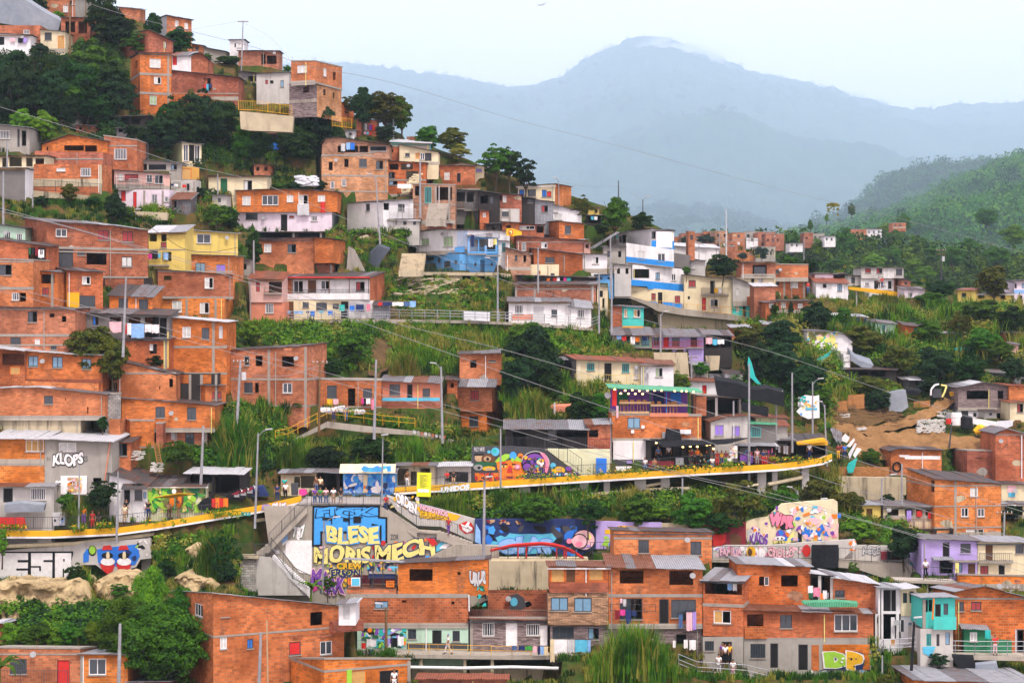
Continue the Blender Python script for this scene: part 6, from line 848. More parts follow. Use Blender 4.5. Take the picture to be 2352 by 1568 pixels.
for r in((610,45,700,70),(850,-5,862,150),(895,35,965,95),(720,-40,728,60),(690,60,700,140),(800,50,860,80)):
 aY(fw,GW,[(r[0],r[1]),(r[2],r[1]),(r[2],r[3]),(r[0],r[3])],'black',ag=.1)
ak(fw,GW,'FICK',560,-42,1110,42,'skyb','black',ag=.07,aD=.06,ow=.04);ak(fw,GW,'BLESE',645,125,1130,285,'lyellow','skyb',ag=.16,aD=.05,ow=.05);ak(fw,GW,'MORIS',530,312,1055,465,'lyellow','dgrey',ag=.2,aD=.05,ow=.03);ak(fw,GW,'MECH',1090,265,1640,430,'lyellow','navy',ag=.2,aD=.05,ow=.04,dz=.8);au(fw,GW,1060,240,1640,440,['red','pink','red','orange'],16,34,41,ag=.05);au(fw,GW,1200,395,1600,455,['blue','skyb','magenta','purple'],18,32,42,ag=.08);EP(fw,GW,ps('1560 235 1640 240 1665 290 1620 310'),'red',.3);EP(fw,GW,ps('1620 340 1700 270 1800 290 1700 340 1640 372'),'cyan',.12);EP(fw,GW,ps('1680 330 1730 285 1805 288 1740 330'),'white',.14);au(fw,GW,525,310,700,480,['lyellow','yellow','cream','lpink'],18,30,43,ag=.08);au(fw,GW,640,460,1090,560,['yellow','lyellow','yellow','navy','cyan','lime'],36,34,44,ag=.1);ak(fw,GW,'ERSON',690,520,960,590,'navy','lyellow',ag=.25,aD=.05);ak(fw,GW,'CREW',740,462,980,520,'yellow','dgrey',ag=.27,aD=.05);au(fw,GW,1100,440,1330,560,['yellow','navy','cyan','pink'],14,28,78,ag=.05);ak(fw,GW,'MARK',500,560,810,720,'purple','lpink',ag=.2,aD=.06,c4=.2,dz=-1.);au(fw,GW,495,560,830,735,['magenta','purple','lilac','navy'],26,34,45,ag=.08);au(fw,GW,700,590,860,690,['yellow','olive','yellow'],10,30,46,ag=.15);au(fw,GW,590,650,740,720,['teal','cyan','red'],8,24,47,ag=.2);ak(fw,GW,'787',335,120,450,240,'white','dgreen',ag=.05,aD=.06);EL(fw,GW,'lblue',.03,255,225,38,58);au(fw,GW,130,200,330,380,['lgrey','lblue','white'],10,26,48);aY(fw,GW,ps('272 255 515 255 512 570 400 550 272 390'),'white',ag=.06,name='white_painted_panel')
ak(fw,GW,'ZOR',1235,200,1310,250,'dgrey',None,ag=.03);af(ps('1560 430 1830 292 2100 300 2232 308 2232 430 2130 440 1560 450'),WY-.9,(0,.8,0),'CO','concrete_ramp_wall',ad='sloping plain concrete wall behind brick house with rooftop bar',aO='wall');h=af(ps('2125 430 2228 430 2222 690 2125 700'),WY-1.,(0,1.6,0),'LG','concrete_pier',ad='tall concrete pier with faint grey scribble beside flat topped brick house',aO='pier');au(aB((0,WY-1,0),(1,0,0)),h,2145,480,2205,660,['grey','lgrey'],6,22,50);a9(120,300,470,-60,WY-1.2,WY-.4,(0,2.2,0),26,'CO','concrete steps rising left of white painted panel to plaza');a9(0,410,120,300,WY-1.5,WY-1.2,(0,2.2,0),3,'CO','short steps at foot of plaza stair');ao([(-10,400,WY-1.9),(130,400,WY-1.9)],'dgrey',1.15,'dark railing of stair landing',aM=.15);ao([(140,345,WY-2.3),(250,480,WY-2.3),(340,610,WY-2.3),(500,690,WY-2.3)],'dgrey',1.15,'dark railing curving down beside white painted panel',aM=.18,cv=.025);a9(500,720,150,400,WY-2.2,WY-1.8,(0,1.8,0),22,'W','pale steps descending to banana plant');ao([(120,300,WY-1.3),(470,-60,WY-.5)],'dgrey',1.1,'dark railing of steps left of blue letters',aM=.2);af(ps('0 410 130 410 280 560 400 640 480 700 480 760 0 760'),WY-1.95,(0,.4,0),'LG','concrete_wall',ad='stained grey wall under curving stair railing',aO='wall');af(ps('-145 430 -30 410 0 410 0 760 -145 700'),WY-2.2,(0,1.2,0),'bl','block_wall',ad='grey block wall at corner of curving stair',aO='wall');af(ps('-180 400 20 400 20 425 -180 420'),WY-2.6,(0,2,0),'CR','landing_slab',ad='concrete slab of stair landing',aO='slab')
ao([(-190,395,WY-2.5),(0,400,WY-2.5)],'dgrey',1.15,'dark balustrade at left end of landing',aM=.12);a9(1180,-30,1480,170,WY+.4,WY-.2,(0,1.8,0),18,'CO','steps going down from plaza beside blue letters');a9(1660,180,1990,290,WY-.3,WY-.6,(0,1.8,0),10,'CO','lower flight of steps beside bull drawing');b=MB();a3(b.prism([QP(1480,170,WY-.25),QP(1660,182,WY-.25),QP(1660,196,WY-.25),QP(1480,186,WY-.25)],(0,1.8,0)).build('stair_landing','CO',None,QP(1480,186,WY)),'flat landing between two flights of plaza stair','landing');ao([(1200,-35,WY+.2),(1475,140,WY-.3),(1690,155,WY-.3),(2010,285,WY-.7)],'dgrey',1.15,'dark railing of plaza stair where a man in red walks',aM=.16);BW=af(ps('1190 -160 1700 -30 2010 60 2010 270 1700 130 1480 120 1300 -10'),WY+2.2,(0,.5,0),'LG','graffiti_wall',ad='sloping grey wall with yellow letters and bull drawing beside stair');fb=aB((0,WY+2.2,0),(1,0,0));EP(fb,BW,ps('1460 -60 1600 -30 1760 0 1880 30 1840 75 1720 70 1540 55'),'yellow',.03);ak(fb,BW,'CARIPELA',1500,-10,1765,52,'yellow','dgreen',ag=.08,aD=.06);ai(1,2);ak(fb,BW,'ORDEN',1285,1430,1475,1530,'white','dgrey',ag=.08,aD=.06,dz=-1.4);ak(fb,BW,'NOSOTROS',1510,1525,1760,1575,'lpink','purple',ag=.1,aD=.05,dz=-.7);au(fb,BW,1215,1415,1500,1540,['yellow','lyellow','white'],14,30,60,ag=.02);ai(1,3);EP(fb,BW,ps('1860 110 1930 80 1975 90 2005 140 2000 185 1920 195 1870 150'),'red',.03);EP(fb,BW,ps('1880 100 1920 120 1945 85 1965 88 1955 120 1990 140 1985 165 1940 185 1900 160'),'white',.06);EL(fb,BW,'black',.08,1945,140,7,6)
ai(1,3);b5=af(ps('2010 60 2351 60 2960 60 3030 70 3120 75 3120 330 2960 400 2351 420 2120 300 2010 300'),WY+1.5,(0,.6,0),'navy','mural_wall',ad='long wall painted with bright blue waves and pink bubbles');b7=aB((0,WY+1.5,0),(1,0,0));au(b7,b5,2110,120,2950,400,['navy','blue','skyb','dgrey','black'],70,60,61,ag=.02);au(b7,b5,2110,65,2500,110,['brown','maroon','tan','navy'],20,30,62,ag=.1);EP(b7,b5,ps('2020 100 2060 170 2065 290 2010 270'),'lblue',.03);EP(b7,b5,ps('2150 290 2180 260 2220 270 2200 230 2250 210 2290 225 2330 190 2420 200 2500 195 2620 200 2720 190 2760 240 2700 300 2740 330 2600 375 2420 385 2240 360 2170 310'),'cyan',.14);ak(b7,b5,'OLAS',2230,225,2720,375,'lblue','blue',ag=.17,aD=.09,ow=.03);ai(2,3);EL(b7,b5,'black',.2,660,250,108,100);EL(b7,b5,'lpink',.22,660,252,98,90);au(b7,b5,620,190,740,340,['lilac','lyellow','lpink'],12,26,63,ag=.24);EL(b7,b5,'black',.3,620,265,75,72);EL(b7,b5,'lpink',.32,620,265,66,62);EL(b7,b5,'pink',.33,612,290,34,24);EL(b7,b5,'lpink',.34,570,260,28,26);EL(b7,b5,'pink',.35,525,262,24,24);MP=af(ps('770 80 1380 95 1380 150 1640 95 1640 330 770 335'),WY+1.6,(0,.6,0),'L','mural_wall',ad='lilac wall painted with yellow flower and green leaves');cR=aB((0,WY+1.6,0),(1,0,0));EP(cR,MP,ps('855 155 905 155 905 198 855 198'),'yellow',.03);EP(cR,MP,ps('980 120 1150 125 1120 165 960 165'),'yellow',.03);au(cR,MP,985,122,1130,160,['orange','brown','yellow'],9,18,64,ag=.05);EP(cR,MP,ps('840 220 870 215 900 240 850 245'),'lime',.03);EP(cR,MP,ps('822 300 850 255 900 250 880 300 900 318'),'lime',.04)
EP(cR,MP,ps('890 300 910 230 930 170 935 320'),'blue',.05);EP(cR,MP,[(1170,160),(1250,135),(1240,165)],'lime',.03);EP(cR,MP,ps('1375 95 1640 95 1640 330 1375 330'),'CR',.02);MR=af(ps('1640 90 2150 95 2150 330 1640 330'),WY+1.8,(0,.6,0),'maroon','mural_wall',ad='dark wall with red heart behind upper brick house');dL=aB((0,WY+1.8,0),(1,0,0));EP(dL,MR,ps('1840 200 1880 165 1965 205 1960 270 1900 320 1850 310'),'red',.04);EP(dL,MR,ps('1672 125 1715 125 1715 170 1672 170'),'red',.03);EP(dL,MR,ps('1640 130 1740 100 1740 170 1640 180'),'brown',.02);EP(dL,MR,ps('2000 200 2060 190 2110 230 2100 300 2010 300'),'brown',.03);MT=af(ps('2130 140 2160 80 2240 55 2351 40 2480 -80 2700 -100 2960 -120 2990 -100 3000 270 2800 265 2351 310 2170 310'),WY+4,(0,.6,0),'C','mural_wall',ad='tall cream wall painted with pink letters blue and orange shapes');bt=aB((0,WY+4,0),(1,0,0));au(bt,MT,2160,90,2350,300,['white','lpink','purple','lgrey','orange'],24,36,65,ag=.03);au(bt,MT,2400,-60,2960,260,['lpink','white','cyan','orange','blue','lpink','purple','white'],70,34,77,ag=.02);ak(bt,MT,'KAOS',2180,190,2351,300,'purple','white',ag=.14,aD=.06);ai(3,3);ak(bt,MT,'WSR',0,10,235,140,'pink','black',ag=.12,aD=.1,c4=.2);EL(bt,MT,'cyan',.05,200,120,34,38);EL(bt,MT,'purple',.1,118,200,44,44);EL(bt,MT,'white',.12,110,236,48,20);EL(bt,MT,'black',.14,92,238,8,10);EL(bt,MT,'black',.14,128,238,8,10);EP(bt,MT,ps('40 285 60 255 160 260 240 170 245 285'),'lyellow',.06);EP(bt,MT,ps('335 160 380 150 400 200 390 235 330 215'),'blue',.06)
EP(bt,MT,ps('440 160 500 100 515 140 480 210 430 200'),'blue',.06);au(bt,MT,330,60,520,260,['white','lpink','orange','blue','yellow'],20,24,66,ag=.09);EL(bt,MT,'lpink',.05,420,80,60,34);au(bt,MT,520,100,650,255,['lpink','pink','lpink'],16,34,67,ag=.03);EP(bt,MT,ps('585 15 635 15 635 55 585 55'),'orange',.03);EP(bt,MT,ps('640 10 670 10 670 50 640 50'),'blue',.04);EL(bt,MT,'lime',.03,512,45,18,16);EL(bt,MT,'lime',.03,237,112,16,22);EP(bt,MT,ps('276 130 312 120 312 270 276 270'),'black',.04);MU=af(ps('-520 330 -380 300 0 300 320 275 800 245 820 300 760 360 700 420 0 425 -520 430'),WY-.5,(0,.4,0),'LG','mural_wall',ad='low curved wall painted with pink and white lettering');fu=aB((0,WY-.5,0),(1,0,0));au(fu,MU,-500,312,360,420,['lpink','white','pink','lpink','white','lilac'],60,30,68,ag=.02);ak(fu,MU,'FAMILIA',-440,325,-240,400,'lpink','purple',ag=.14,aD=.05);ak(fu,MU,'CRIOLLO',0,335,235,415,'lpink','maroon',ag=.14,aD=.05);EL(fu,MU,'yellow',.2,-155,360,42,52);EL(fu,MU,'brown',.21,-165,365,20,36);EL(fu,MU,'red',.16,355,350,38,56);EL(fu,MU,'white',.12,-60,370,45,40);au(fu,MU,740,260,810,350,['orange','white','orange'],10,22,69,ag=.05);MV=af(ps('680 300 860 300 1100 305 1100 330 1330 450 1430 600 1280 615 1100 600 830 445 690 420'),WY+.5,(0,.4,0),'LG','mural_wall',ad='lower wall with turquoise and black scribbles beneath black screen');fv=aB((0,WY+.5,0),(1,0,0));EP(fv,MV,ps('840 445 1100 450 1330 460 1400 600 1110 600'),'cyan',.02);au(fv,MV,860,450,1270,590,['white','purple','black','cyan','teal','white'],90,24,70,ag=.04)
au(fv,MV,1060,545,1250,598,['yellow','teal'],8,22,71,ag=.16);ak(fv,MV,'KUSE',870,310,1030,385,'lgrey','dgrey',ag=.05,aD=.03);EL(fv,MV,'yellow',.06,715,345,32,56);EP(fv,MV,ps('1268 525 1288 525 1288 605 1268 605'),'orange',.14)
for i in range(4):
 o=QP(1045+i*45,432,WY-.2);b=MB();b.box(o,(.9,0,0),(0,.5,0),(0,0,.75));a3(b.build('planter_box',['maroon','olive','maroon','olive'][i],None,o),['dark red planter box nearest black screen','first olive planter box on mural terrace','dark red planter box between two olive ones','olive planter box at right end of mural terrace'][i],'planter')
af(ps('-520 430 700 432 1300 470 1430 610 1430 640 1180 640 820 520 400 480 -520 455'),WY-1.,(0,2.,0),'CO','path_slab',ad='concrete path slab under low curved mural wall');bf(aB((0,WY-1.2,0),(1,0,0)),402,295,648,508,'btarp','black fabric screen hung on railing beside lettered wall',ag=0,group=None);ao([(-510,425,WY-1.1),(160,430,WY-1.1),(400,430,WY-1.1)],'dgrey',1.2,'dark railing before low pink mural wall',aM=.6);ao([(650,440,WY-1.1),(1250,470,WY-1.1),(1330,600,WY-1.1)],'dgrey',1.2,'dark railing of mural terrace right of black screen',aM=.6);ai(2,3);ar=ps('-200 350 -100 325 0 300 120 290 270 280 380 292 480 318 570 360 660 425');rb=aV('arched_bridge',QP(0,430,WY-1),'red steel arch footbridge before blue mural','bridge')
for dy in(-1.4,.2):
 b=MB();b.poly([QP(x,y,WY+dy)for x,y in ar],.13,7);b.build('arch','red',rb)
for dy in(-1.38,):
 b=MB();b.poly([QP(x,y+16,WY+dy)for x,y in ar[1:-1]],.07,6);b.build('lower_chord','red',rb)
for x,y in((55,290),(132,285),(410,300),(480,320),(498,330)):
 b=MB();b.tube(QP(x,y,WY-1.4),QP(x,425,WY-1.4),.07,n=6);b.build('hanger','red',rb)
b=MB();b.prism([QP(-190,425,WY-1.6),QP(700,425,WY-1.6),QP(700,445,WY-1.6),QP(-190,445,WY-1.6)],(0,2,0));b.build('deck','C',rb);ao([(-190,425,WY-1.65),(740,425,WY-1.65)],'dgrey',1.1,'dark railing of red arch footbridge',aM=.3);af(ps('-240 445 900 445 930 380 930 520 340 740 -60 740 -240 720'),WY-1.8,(0,.8,0),'CR','retaining_wall',ad='mossy cream block wall under red arch footbridge');ao([(720,380,WY-1.),(930,378,WY-1.)],'dgrey',1.1,'short railing right of pink bubbles',aM=.3);ai(0,3);EW=af(ps('-60 350 80 345 820 270 1380 240 1390 420 1290 430 1250 500 1000 575 880 480 760 480 650 640 -60 645'),185.5,(0,.7,0),'LG','mural_wall',ad='grey wall under left walkway with white block letters');fe=aB((0,185.5,0),(1,0,0));EP(fe,EW,ps('-50 360 672 355 672 380 655 440 640 632 -50 640'),'black',.03)
for x0,x1 in((-45,258),(285,482),(505,655)):
 EP(fe,EW,[(x0,372),(x1,372),(x1-4,622),(x0,628)],'white',.05)
for r in((162,435,258,455),(150,512,258,530),(400,435,482,452),(285,490,375,503),(360,500,376,535),(580,425,594,448),(576,515,588,618)):
 aY(fe,EW,[(r[0],r[1]),(r[2],r[1]),(r[2],r[3]),(r[0],r[3])],'black',ag=.08)
EP(fe,EW,ps('890 340 1000 320 1260 290 1285 400 1240 480 1100 500 900 460'),'blue',.03);au(fe,EW,900,320,1280,480,['blue','navy','blue'],14,36,72,ag=.04)
for cx in(985,1135):
 EP(fe,EW,[(cx-50,345),(cx-35,305),(cx+30,300),(cx+48,340)],'red',.09);EL(fe,EW,'white',.1,cx+5,450,66,36);EL(fe,EW,'black',.11,cx,395,52,30);EL(fe,EW,'cream',.12,cx+6,395,16,38);EP(fe,EW,[(cx-70,470),(cx+70,480),(cx+50,540),(cx,565),(cx-50,520)],'red',.08)
EL(fe,EW,'lime',.05,848,345,30,38);EL(fe,EW,'black',.04,848,350,38,48);au(fe,EW,1240,255,1365,400,['black','white','lime'],8,24,73,ag=.05);EP(fe,EW,ps('765 380 800 330 820 340 815 450 765 460'),'blue',.04)
def cI(aI,Y,th,ad,a2,aG='rock'):
 Q=[QP(x,y,Y)for x,y in aI];xs=[q.x for q in Q];zs=[q.z for q in Q];poly=[(q.x,q.z)for q in Q];n=70;V=[];x0,x1,z0,z1=(min(xs),max(xs),min(zs),max(zs));gx=np.linspace(x0,x1,n);b0=[]
 for x in gx:
  c=[]
  for i in range(len(poly)):
   (ax,az),(bx,bz)=(poly[i],poly[(i+1)%len(poly)])
   if(ax-x)*(bx-x)<=0 and ax!=bx:
    c.append(az+(bz-az)*(x-ax)/(bx-ax))
  b0.append((min(c),max(c))if len(c)>1 else(z0,z0+.1))
 m=44
 for j in range(m+8):
  for i,x in enumerate(gx):
   t=min(1,j/m);lo,hi=b0[i];lo-=1.5;z=lo+(hi-lo)*t;k=max(0,j-m);y=Y-th*math.cos(t*1.45)*math.sin(math.pi*min(1,max(.02,(i+.5)/n)))**.4+k*.7;d=(dD(np.array([x*.5]),np.array([z*.6+a2*9]),5,a2)[0]-.5)*4.4;r=abs(bm(np.array([x*.5+z*.3]),np.array([z*.22]),a2+4)[0]-.5)*3+abs(bm(np.array([x*1.7]),np.array([z*1.2]),a2+6)[0]-.5)*.9;V.append((x,y+d*(1 if k==0 else .4)+r,z+d*.3*(t>.9)))
 V=np.array(V);c=V.mean(0);c[2]=V[:,2].min();o=a7('rock_outcrop',V-c,n,m+8,aG);o.location=tuple(c);return a3(o,ad,'rock')
cI(ps('-60 650 600 640 690 628 760 690 860 850 900 960 600 1020 -60 1040'),QT(400,850)-.2,3,'large pale sandstone cliff under white block letters',3);cI(ps('830 700 900 590 1180 600 1250 640 1080 830 860 860'),QT(1000,740)-.2,2,'pale eroded rock face right of sandstone cliff',5);cI(ps('1560 700 1600 580 1700 530 1900 600 2050 720 1560 760'),QT(1800,680)-.5,2,'yellowish rocky slope above corner brick house',7);cI(ps('1700 310 1760 300 1810 320 1812 410 1700 405'),QT(1750,400)-1.2,1.2,'square boulder stuck in bank under left walkway',9);ai(0,3);H('brick house with red door and balcony at bottom left corner','b5',-60,(1245,1255),735,1640,'K 90,1345,245,1480;dr 525,1355,640,1568',ae='s',d=7,rz=1235,am='1300,14');ao([(-30,1590,ah.D-1.2),(620,1590,ah.D-1.2)],'dgrey',1.2,'dark balcony railing at bottom left corner',aM=.2);H('brick annex with curtained window right of red door','b5',738,(1300,1310),1172,1640,'h 815,1340,975,1490',ae='zr',rz=1270,d=6,aJ='745');H('sliver of a brick house at left edge under cliff','b5',-60,1020,50,1215,'',ae='zl',d=4);H('tall red brick corner house with broad zinc roof beside mango trees','b1',1960,[(1960,742),(3160,865)],3160,1640,'K 2030,835,2105,960;w 2022,1140,2085,1255;bb 2270,1158,2325,1250;o 2850,908,2962,1040;rr 2655,1182,2762,1312;h 2940,1175,3050,1308;h 1790,848,1862,940',av=1600,ae='zl',d=9,am='1095,16',ov=.35);HX=ah;aY(HX.f,HX.root,ps('2655 1125 2785 1125 2770 1150 2670 1150'),'b4',ag=.15,name='window_lintel');aY(HX.f,HX.root,ps('2940 1115 3070 1112 3060 1140 2950 1142'),'b4',ag=.15,name='window_lintel')
ai(1,3);H('white walled balcony room under crooked zinc sheets','W',760,(845,830),915,1000,'dk 722,875,765,985;dl 800,850,860,985',ae='zl',d=4,Y=HX.D+.2,ov=.6,aE=.3);b=MB();f=HX.f;A=aN(f,*aA(715,1105),.9);B=aN(f,*aA(990,985),.9);b.box(fp(f,A[0],A[1],.9),f.u*(B[0]-A[0]),f.n*-1.,Vector((0,0,B[1]-A[1])));b.build('brick_balcony','b2',HX.root);H('flat roofed brick house with lime and black openings at bottom','b1',625,(1350,1350),1418,1640,'dk 1135,1440,1308,1600;do 875,1440,1012,1600',av=320,ae='s',d=7,am='1425,22',aJ='1415',dY=-2);b=MB();at(ah,832,1440,878,1600,'lime',ag=.05,name='painted_jamb');LX=ah;H('flat topped brick house with wide black window and rooftop bar','b1',1305,(475,430),2130,760,'o 1410,518,1622,628;o 1850,545,1880,572',ae='zg',d=8,aR=.3,ov=.3);HY=ah;ak(HY.f,HY.root,'URUS',1962,540,2110,665,'lgrey','dgrey',ag=.05,aD=.06);au(HY.f,HY.root,2030,670,2115,860,['dgreen','black','teal'],14,26,80,ag=.05);b=MB();H('brick middle storey','b4',880,762,1948,1040,'b 1090,812,1215,880;o 1338,803,1382,828;o 1795,815,1822,845',ae=None,d=8,Y=HY.D-.2,am='765,34 1035,20',aE=.1);HZ=ah;b=MB();A=aN(HZ.f,*aA(1958,905),.2)[2];B=aN(HZ.f,*aA(1955,755),.2)[2];b.tube(A,B,.06);b.build('drain_pipe','W',HZ.root);H('mint ground storey','MI',930,1045,1950,1300,'g 1395,1070,1472,1160;dk 1618,1080,1705,1260;K 1805,1085,1872,1180',ae=None,d=7,Y=HZ.D+.1,aE=1);at(ah,1385,1198,1945,1250,'dgrey',ag=.03,name='painted_base');au(ah.f,HY.root,970,1060,1380,1240,['teal','lilac','cyan','purple','dgreen','white','black','lime'],70,40,81,ag=.04)
EL(ah.f,HY.root,'orange',.2,1045,1080,22,20);EL(ah.f,HY.root,'orange',.2,1365,1198,16,18);rb=aV('rooftop_bar',aN(HY.f,*aA(1060,700))[2],'open rooftop bar with orange price signs under thin grey roof','bar');b6=aB(QP(1060,700,HY.D+.3),(1,0,0));LL=Fr();LL.f=b6;LL.root=rb
for x in(840,968,1075,1165,1285):
 b=MB();b.tube(aN(b6,*aA(x,700))[2],aN(b6,*aA(x,455))[2],.05);b.build('post','dgrey',rb)
b=MB();b.prism([aN(b6,*aA(800,430),.5)[2],aN(b6,*aA(1345,462),.5)[2],aN(b6,*aA(1345,462),.5)[2]+Vector((0,4.5,-.4)),aN(b6,*aA(800,430),.5)[2]+Vector((0,4.5,-.4))],(0,0,.08));b.build('roof','z1',rb);at(LL,835,700,1290,745,'b5',ag=.1,name='brick_ledge',th=3.5);at(LL,1030,570,1285,608,'navy',ag=-.2,name='counter',th=.4);at(LL,870,610,1285,690,'maroon',ag=-2.8,name='back_wall',th=.1);b=MB();A=aN(b6,*aA(840,700),.15)[2];B=aN(b6,*aA(1285,700),.15)[2];n=26
for z in(1.,.06):
 b.tube(A+Vector((0,0,z)),B+Vector((0,0,z)),.025)
for i in range(n+1):
 p=A+(B-A)*i/n;b.tube(p,p+Vector((0,0,1)),.014,n=4)
b.build('railing','dgrey',rb);s=at(LL,1198,622,1272,680,'orange',ag=.3,name='price_sign');ak(b6,rb,'CERVEZA',1204,630,1266,648,'black',None,ag=.33);ak(b6,rb,'$3.000',1208,656,1262,674,'black',None,ag=.33);s=at(LL,845,597,877,655,'orange',ag=.3,name='price_sign');ak(b6,rb,'DE',850,606,872,624,'black',None,ag=.33);ak(b6,rb,'3.',852,632,870,648,'black',None,ag=.33);at(LL,877,592,960,672,'white',ag=.34,name='menu_board');at(LL,884,600,953,665,'cyan',ag=.36,name='menu_board_print');at(LL,1228,487,1305,503,'cyan',ag=.6,name='blue_board');aq(HZ,'820,1180,905,1230 black sheet;845,1215,885,1275 olive shirt;968,1198,1010,1250 red towel;1015,1160,1105,1230 white sheet','between tall red house and mint wall',ag=1.2);aq(HZ,'1240,1150,1300,1235 black shirt;1302,1140,1358,1220 white shirt;1050,1255,1080,1310 jeans trousers;1140,1265,1190,1310 grey trousers','in front of teal graffiti on mint wall',ag=1.4);BP=HZ.D-1.6;h=af(ps('1270 1300 2351 1315 3060 1320 3060 1345 2351 1350 1270 1335'),BP-.6,(0,2.2,0),'CO','path_slab',ad='concrete ledge path before mint house');ao([(1400,1285,BP-.5),(2351,1310,BP-.5),(2700,1320,BP-.5)],'YW',.75,'thin yellow railing of ledge path before mint house',aM=1.2,aF=(1,.5),cv=.018)
for i,(x,y)in enumerate([(1515,1420),(1918,1500),(2170,1470)]):
 af([(x-14,1345),(x+14,1345),(x+16,y),(x-16,y)],BP-.3,(0,.4,0),'CR','path_pillar',ad=['short pillar under left of ledge path','pale pillar carrying white pipe below ledge path','pillar under middle of ledge path'][i],aO='pillar')
b=MB();b.poly([QP(1420,1420,BP-.7),QP(1900,1428,BP-.7),QP(2351,1418,BP-.7),QP(2780,1430,BP-.7)],.14,8);a3(b.build('sewer_pipe','white',None,QP(1900,1428,BP)),'long white sewer pipe slung below ledge path','pipe');h=af(ps('1420 1440 2351 1440 2780 1440 2780 1600 1420 1600'),BP+1.5,(0,.5,0),'CR','retaining_wall',ad='dark mossy wall behind white sewer pipe');H('low broken tile roof at very bottom','b4',1490,(1530,1535),2300,1640,'',ae='t',rz=1490,d=4,dY=-3);H('grey stone clad house with white doors on ledge path','ST2',1965,(975,990),2680,1300,'k 2080,1010,2190,1135;dw 2295,1015,2400,1225;k 2484,1022,2608,1130;dw 2610,1035,2688,1220',ae='t',rz=905,d=7,Y=HZ.D+.1,am='970,26',aJ='1965',aE=.5);e5=ah;H('small brick back wall with teal painted face','b4',2130,(740,740),2690,910,'',ae=None,d=3,Y=HZ.D+7);EP(ah.f,ah.root,ps('2320 760 2400 745 2460 780 2480 860 2440 890 2330 890'),'dgrey',.03);EL(ah.f,ah.root,'cyan',.05,2370,820,34,40);ai(2,3);aq(None,'0,1222,45,1262 jeans towel;60,1222,118,1262 navy towel;122,1222,188,1262 green towel;190,1222,232,1290 lpink trousers;236,1224,258,1305 navy trousers;262,1226,292,1305 lblue trousers;295,1228,330,1310 cream trousers','along ledge path below grey stone clad house',Y=BP-.9);aq(None,'352,1160,392,1370 cream sheet;388,1165,508,1290 white sheet;510,1168,575,1285 lgrey sheet;580,1168,695,1280 cyan sheet flowered;698,1168,722,1295 lblue towel','on big line left of cane clump',Y=BP-1);HP=BP+.8;H('three level house with striped stone cladding and open windows','ST',330,(735,742),885,1030,'b 358,778,515,900;b 572,783,732,910',ae=None,d=6,Y=HP,aE=.1,av=None)
e8=ah;H('brick balcony level with timber panels above striped stone floor','b2',345,(495,500),885,735,'do 358,512,482,635;db 500,512,580,640;do 705,515,838,618',ae='zr',rz=455,d=6,Y=HP+.05,aE=.1);at(ah,345,642,882,733,'b2',ag=.2,name='brick_parapet');H('stone clad ground floor with dark windows behind washing','ST2',350,1040,1740,1330,'g 372,1045,568,1160;b 700,1058,800,1165;g 1240,1090,1310,1170;o 1510,1118,1600,1222',ae=None,d=6,Y=HP+.4,aE=1);H('two-storey orange brick house with four wide windows over cane clump','b1',888,(505,520),1750,1045,'o 990,520,1208,652;o 1445,535,1665,665;g 990,788,1198,980;dk 1352,795,1440,1050;g 1462,800,1690,965',ae='z',rz=395,d=7,Y=HP+.1,am='762,30 1045,14',ov=.5,aE=.1);HO=ah;ao([(905,905,HP-.4),(1320,910,HP-.4)],'dgrey',.6,'thin iron rack with washing on brick house over cane clump',aM=.8);aq(HO,'945,895,990,980 maroon shirt;992,890,1040,945 magenta shirt;1045,890,1095,1020 navy trousers;1100,905,1145,950 navy shirt small;992,790,1015,830 lpink towel;1020,795,1050,860 lgrey shirt','on left rack of brick house over cane clump',ag=.8);aq(HO,'1532,935,1568,1060 jeans trousers;1570,920,1602,990 black shirt;1602,915,1655,1085 lpink dress;1658,910,1692,1075 lilac dress','on right window of brick house over cane clump',ag=.5);aq(HO,'1578,1168,1615,1245 white shirt;1630,1170,1690,1260 white shirt large;1478,1175,1502,1240 white towel;1255,1160,1300,1200 white cloth','low on stone wall right of cane clump',ag=.6);H('set back brick penthouse with two dark windows','b5',938,(168,190),1835,410,'K 1160,252,1258,370;g 1640,265,1740,388',d=7,Y=HP+7,am='235,20',ov=.2)
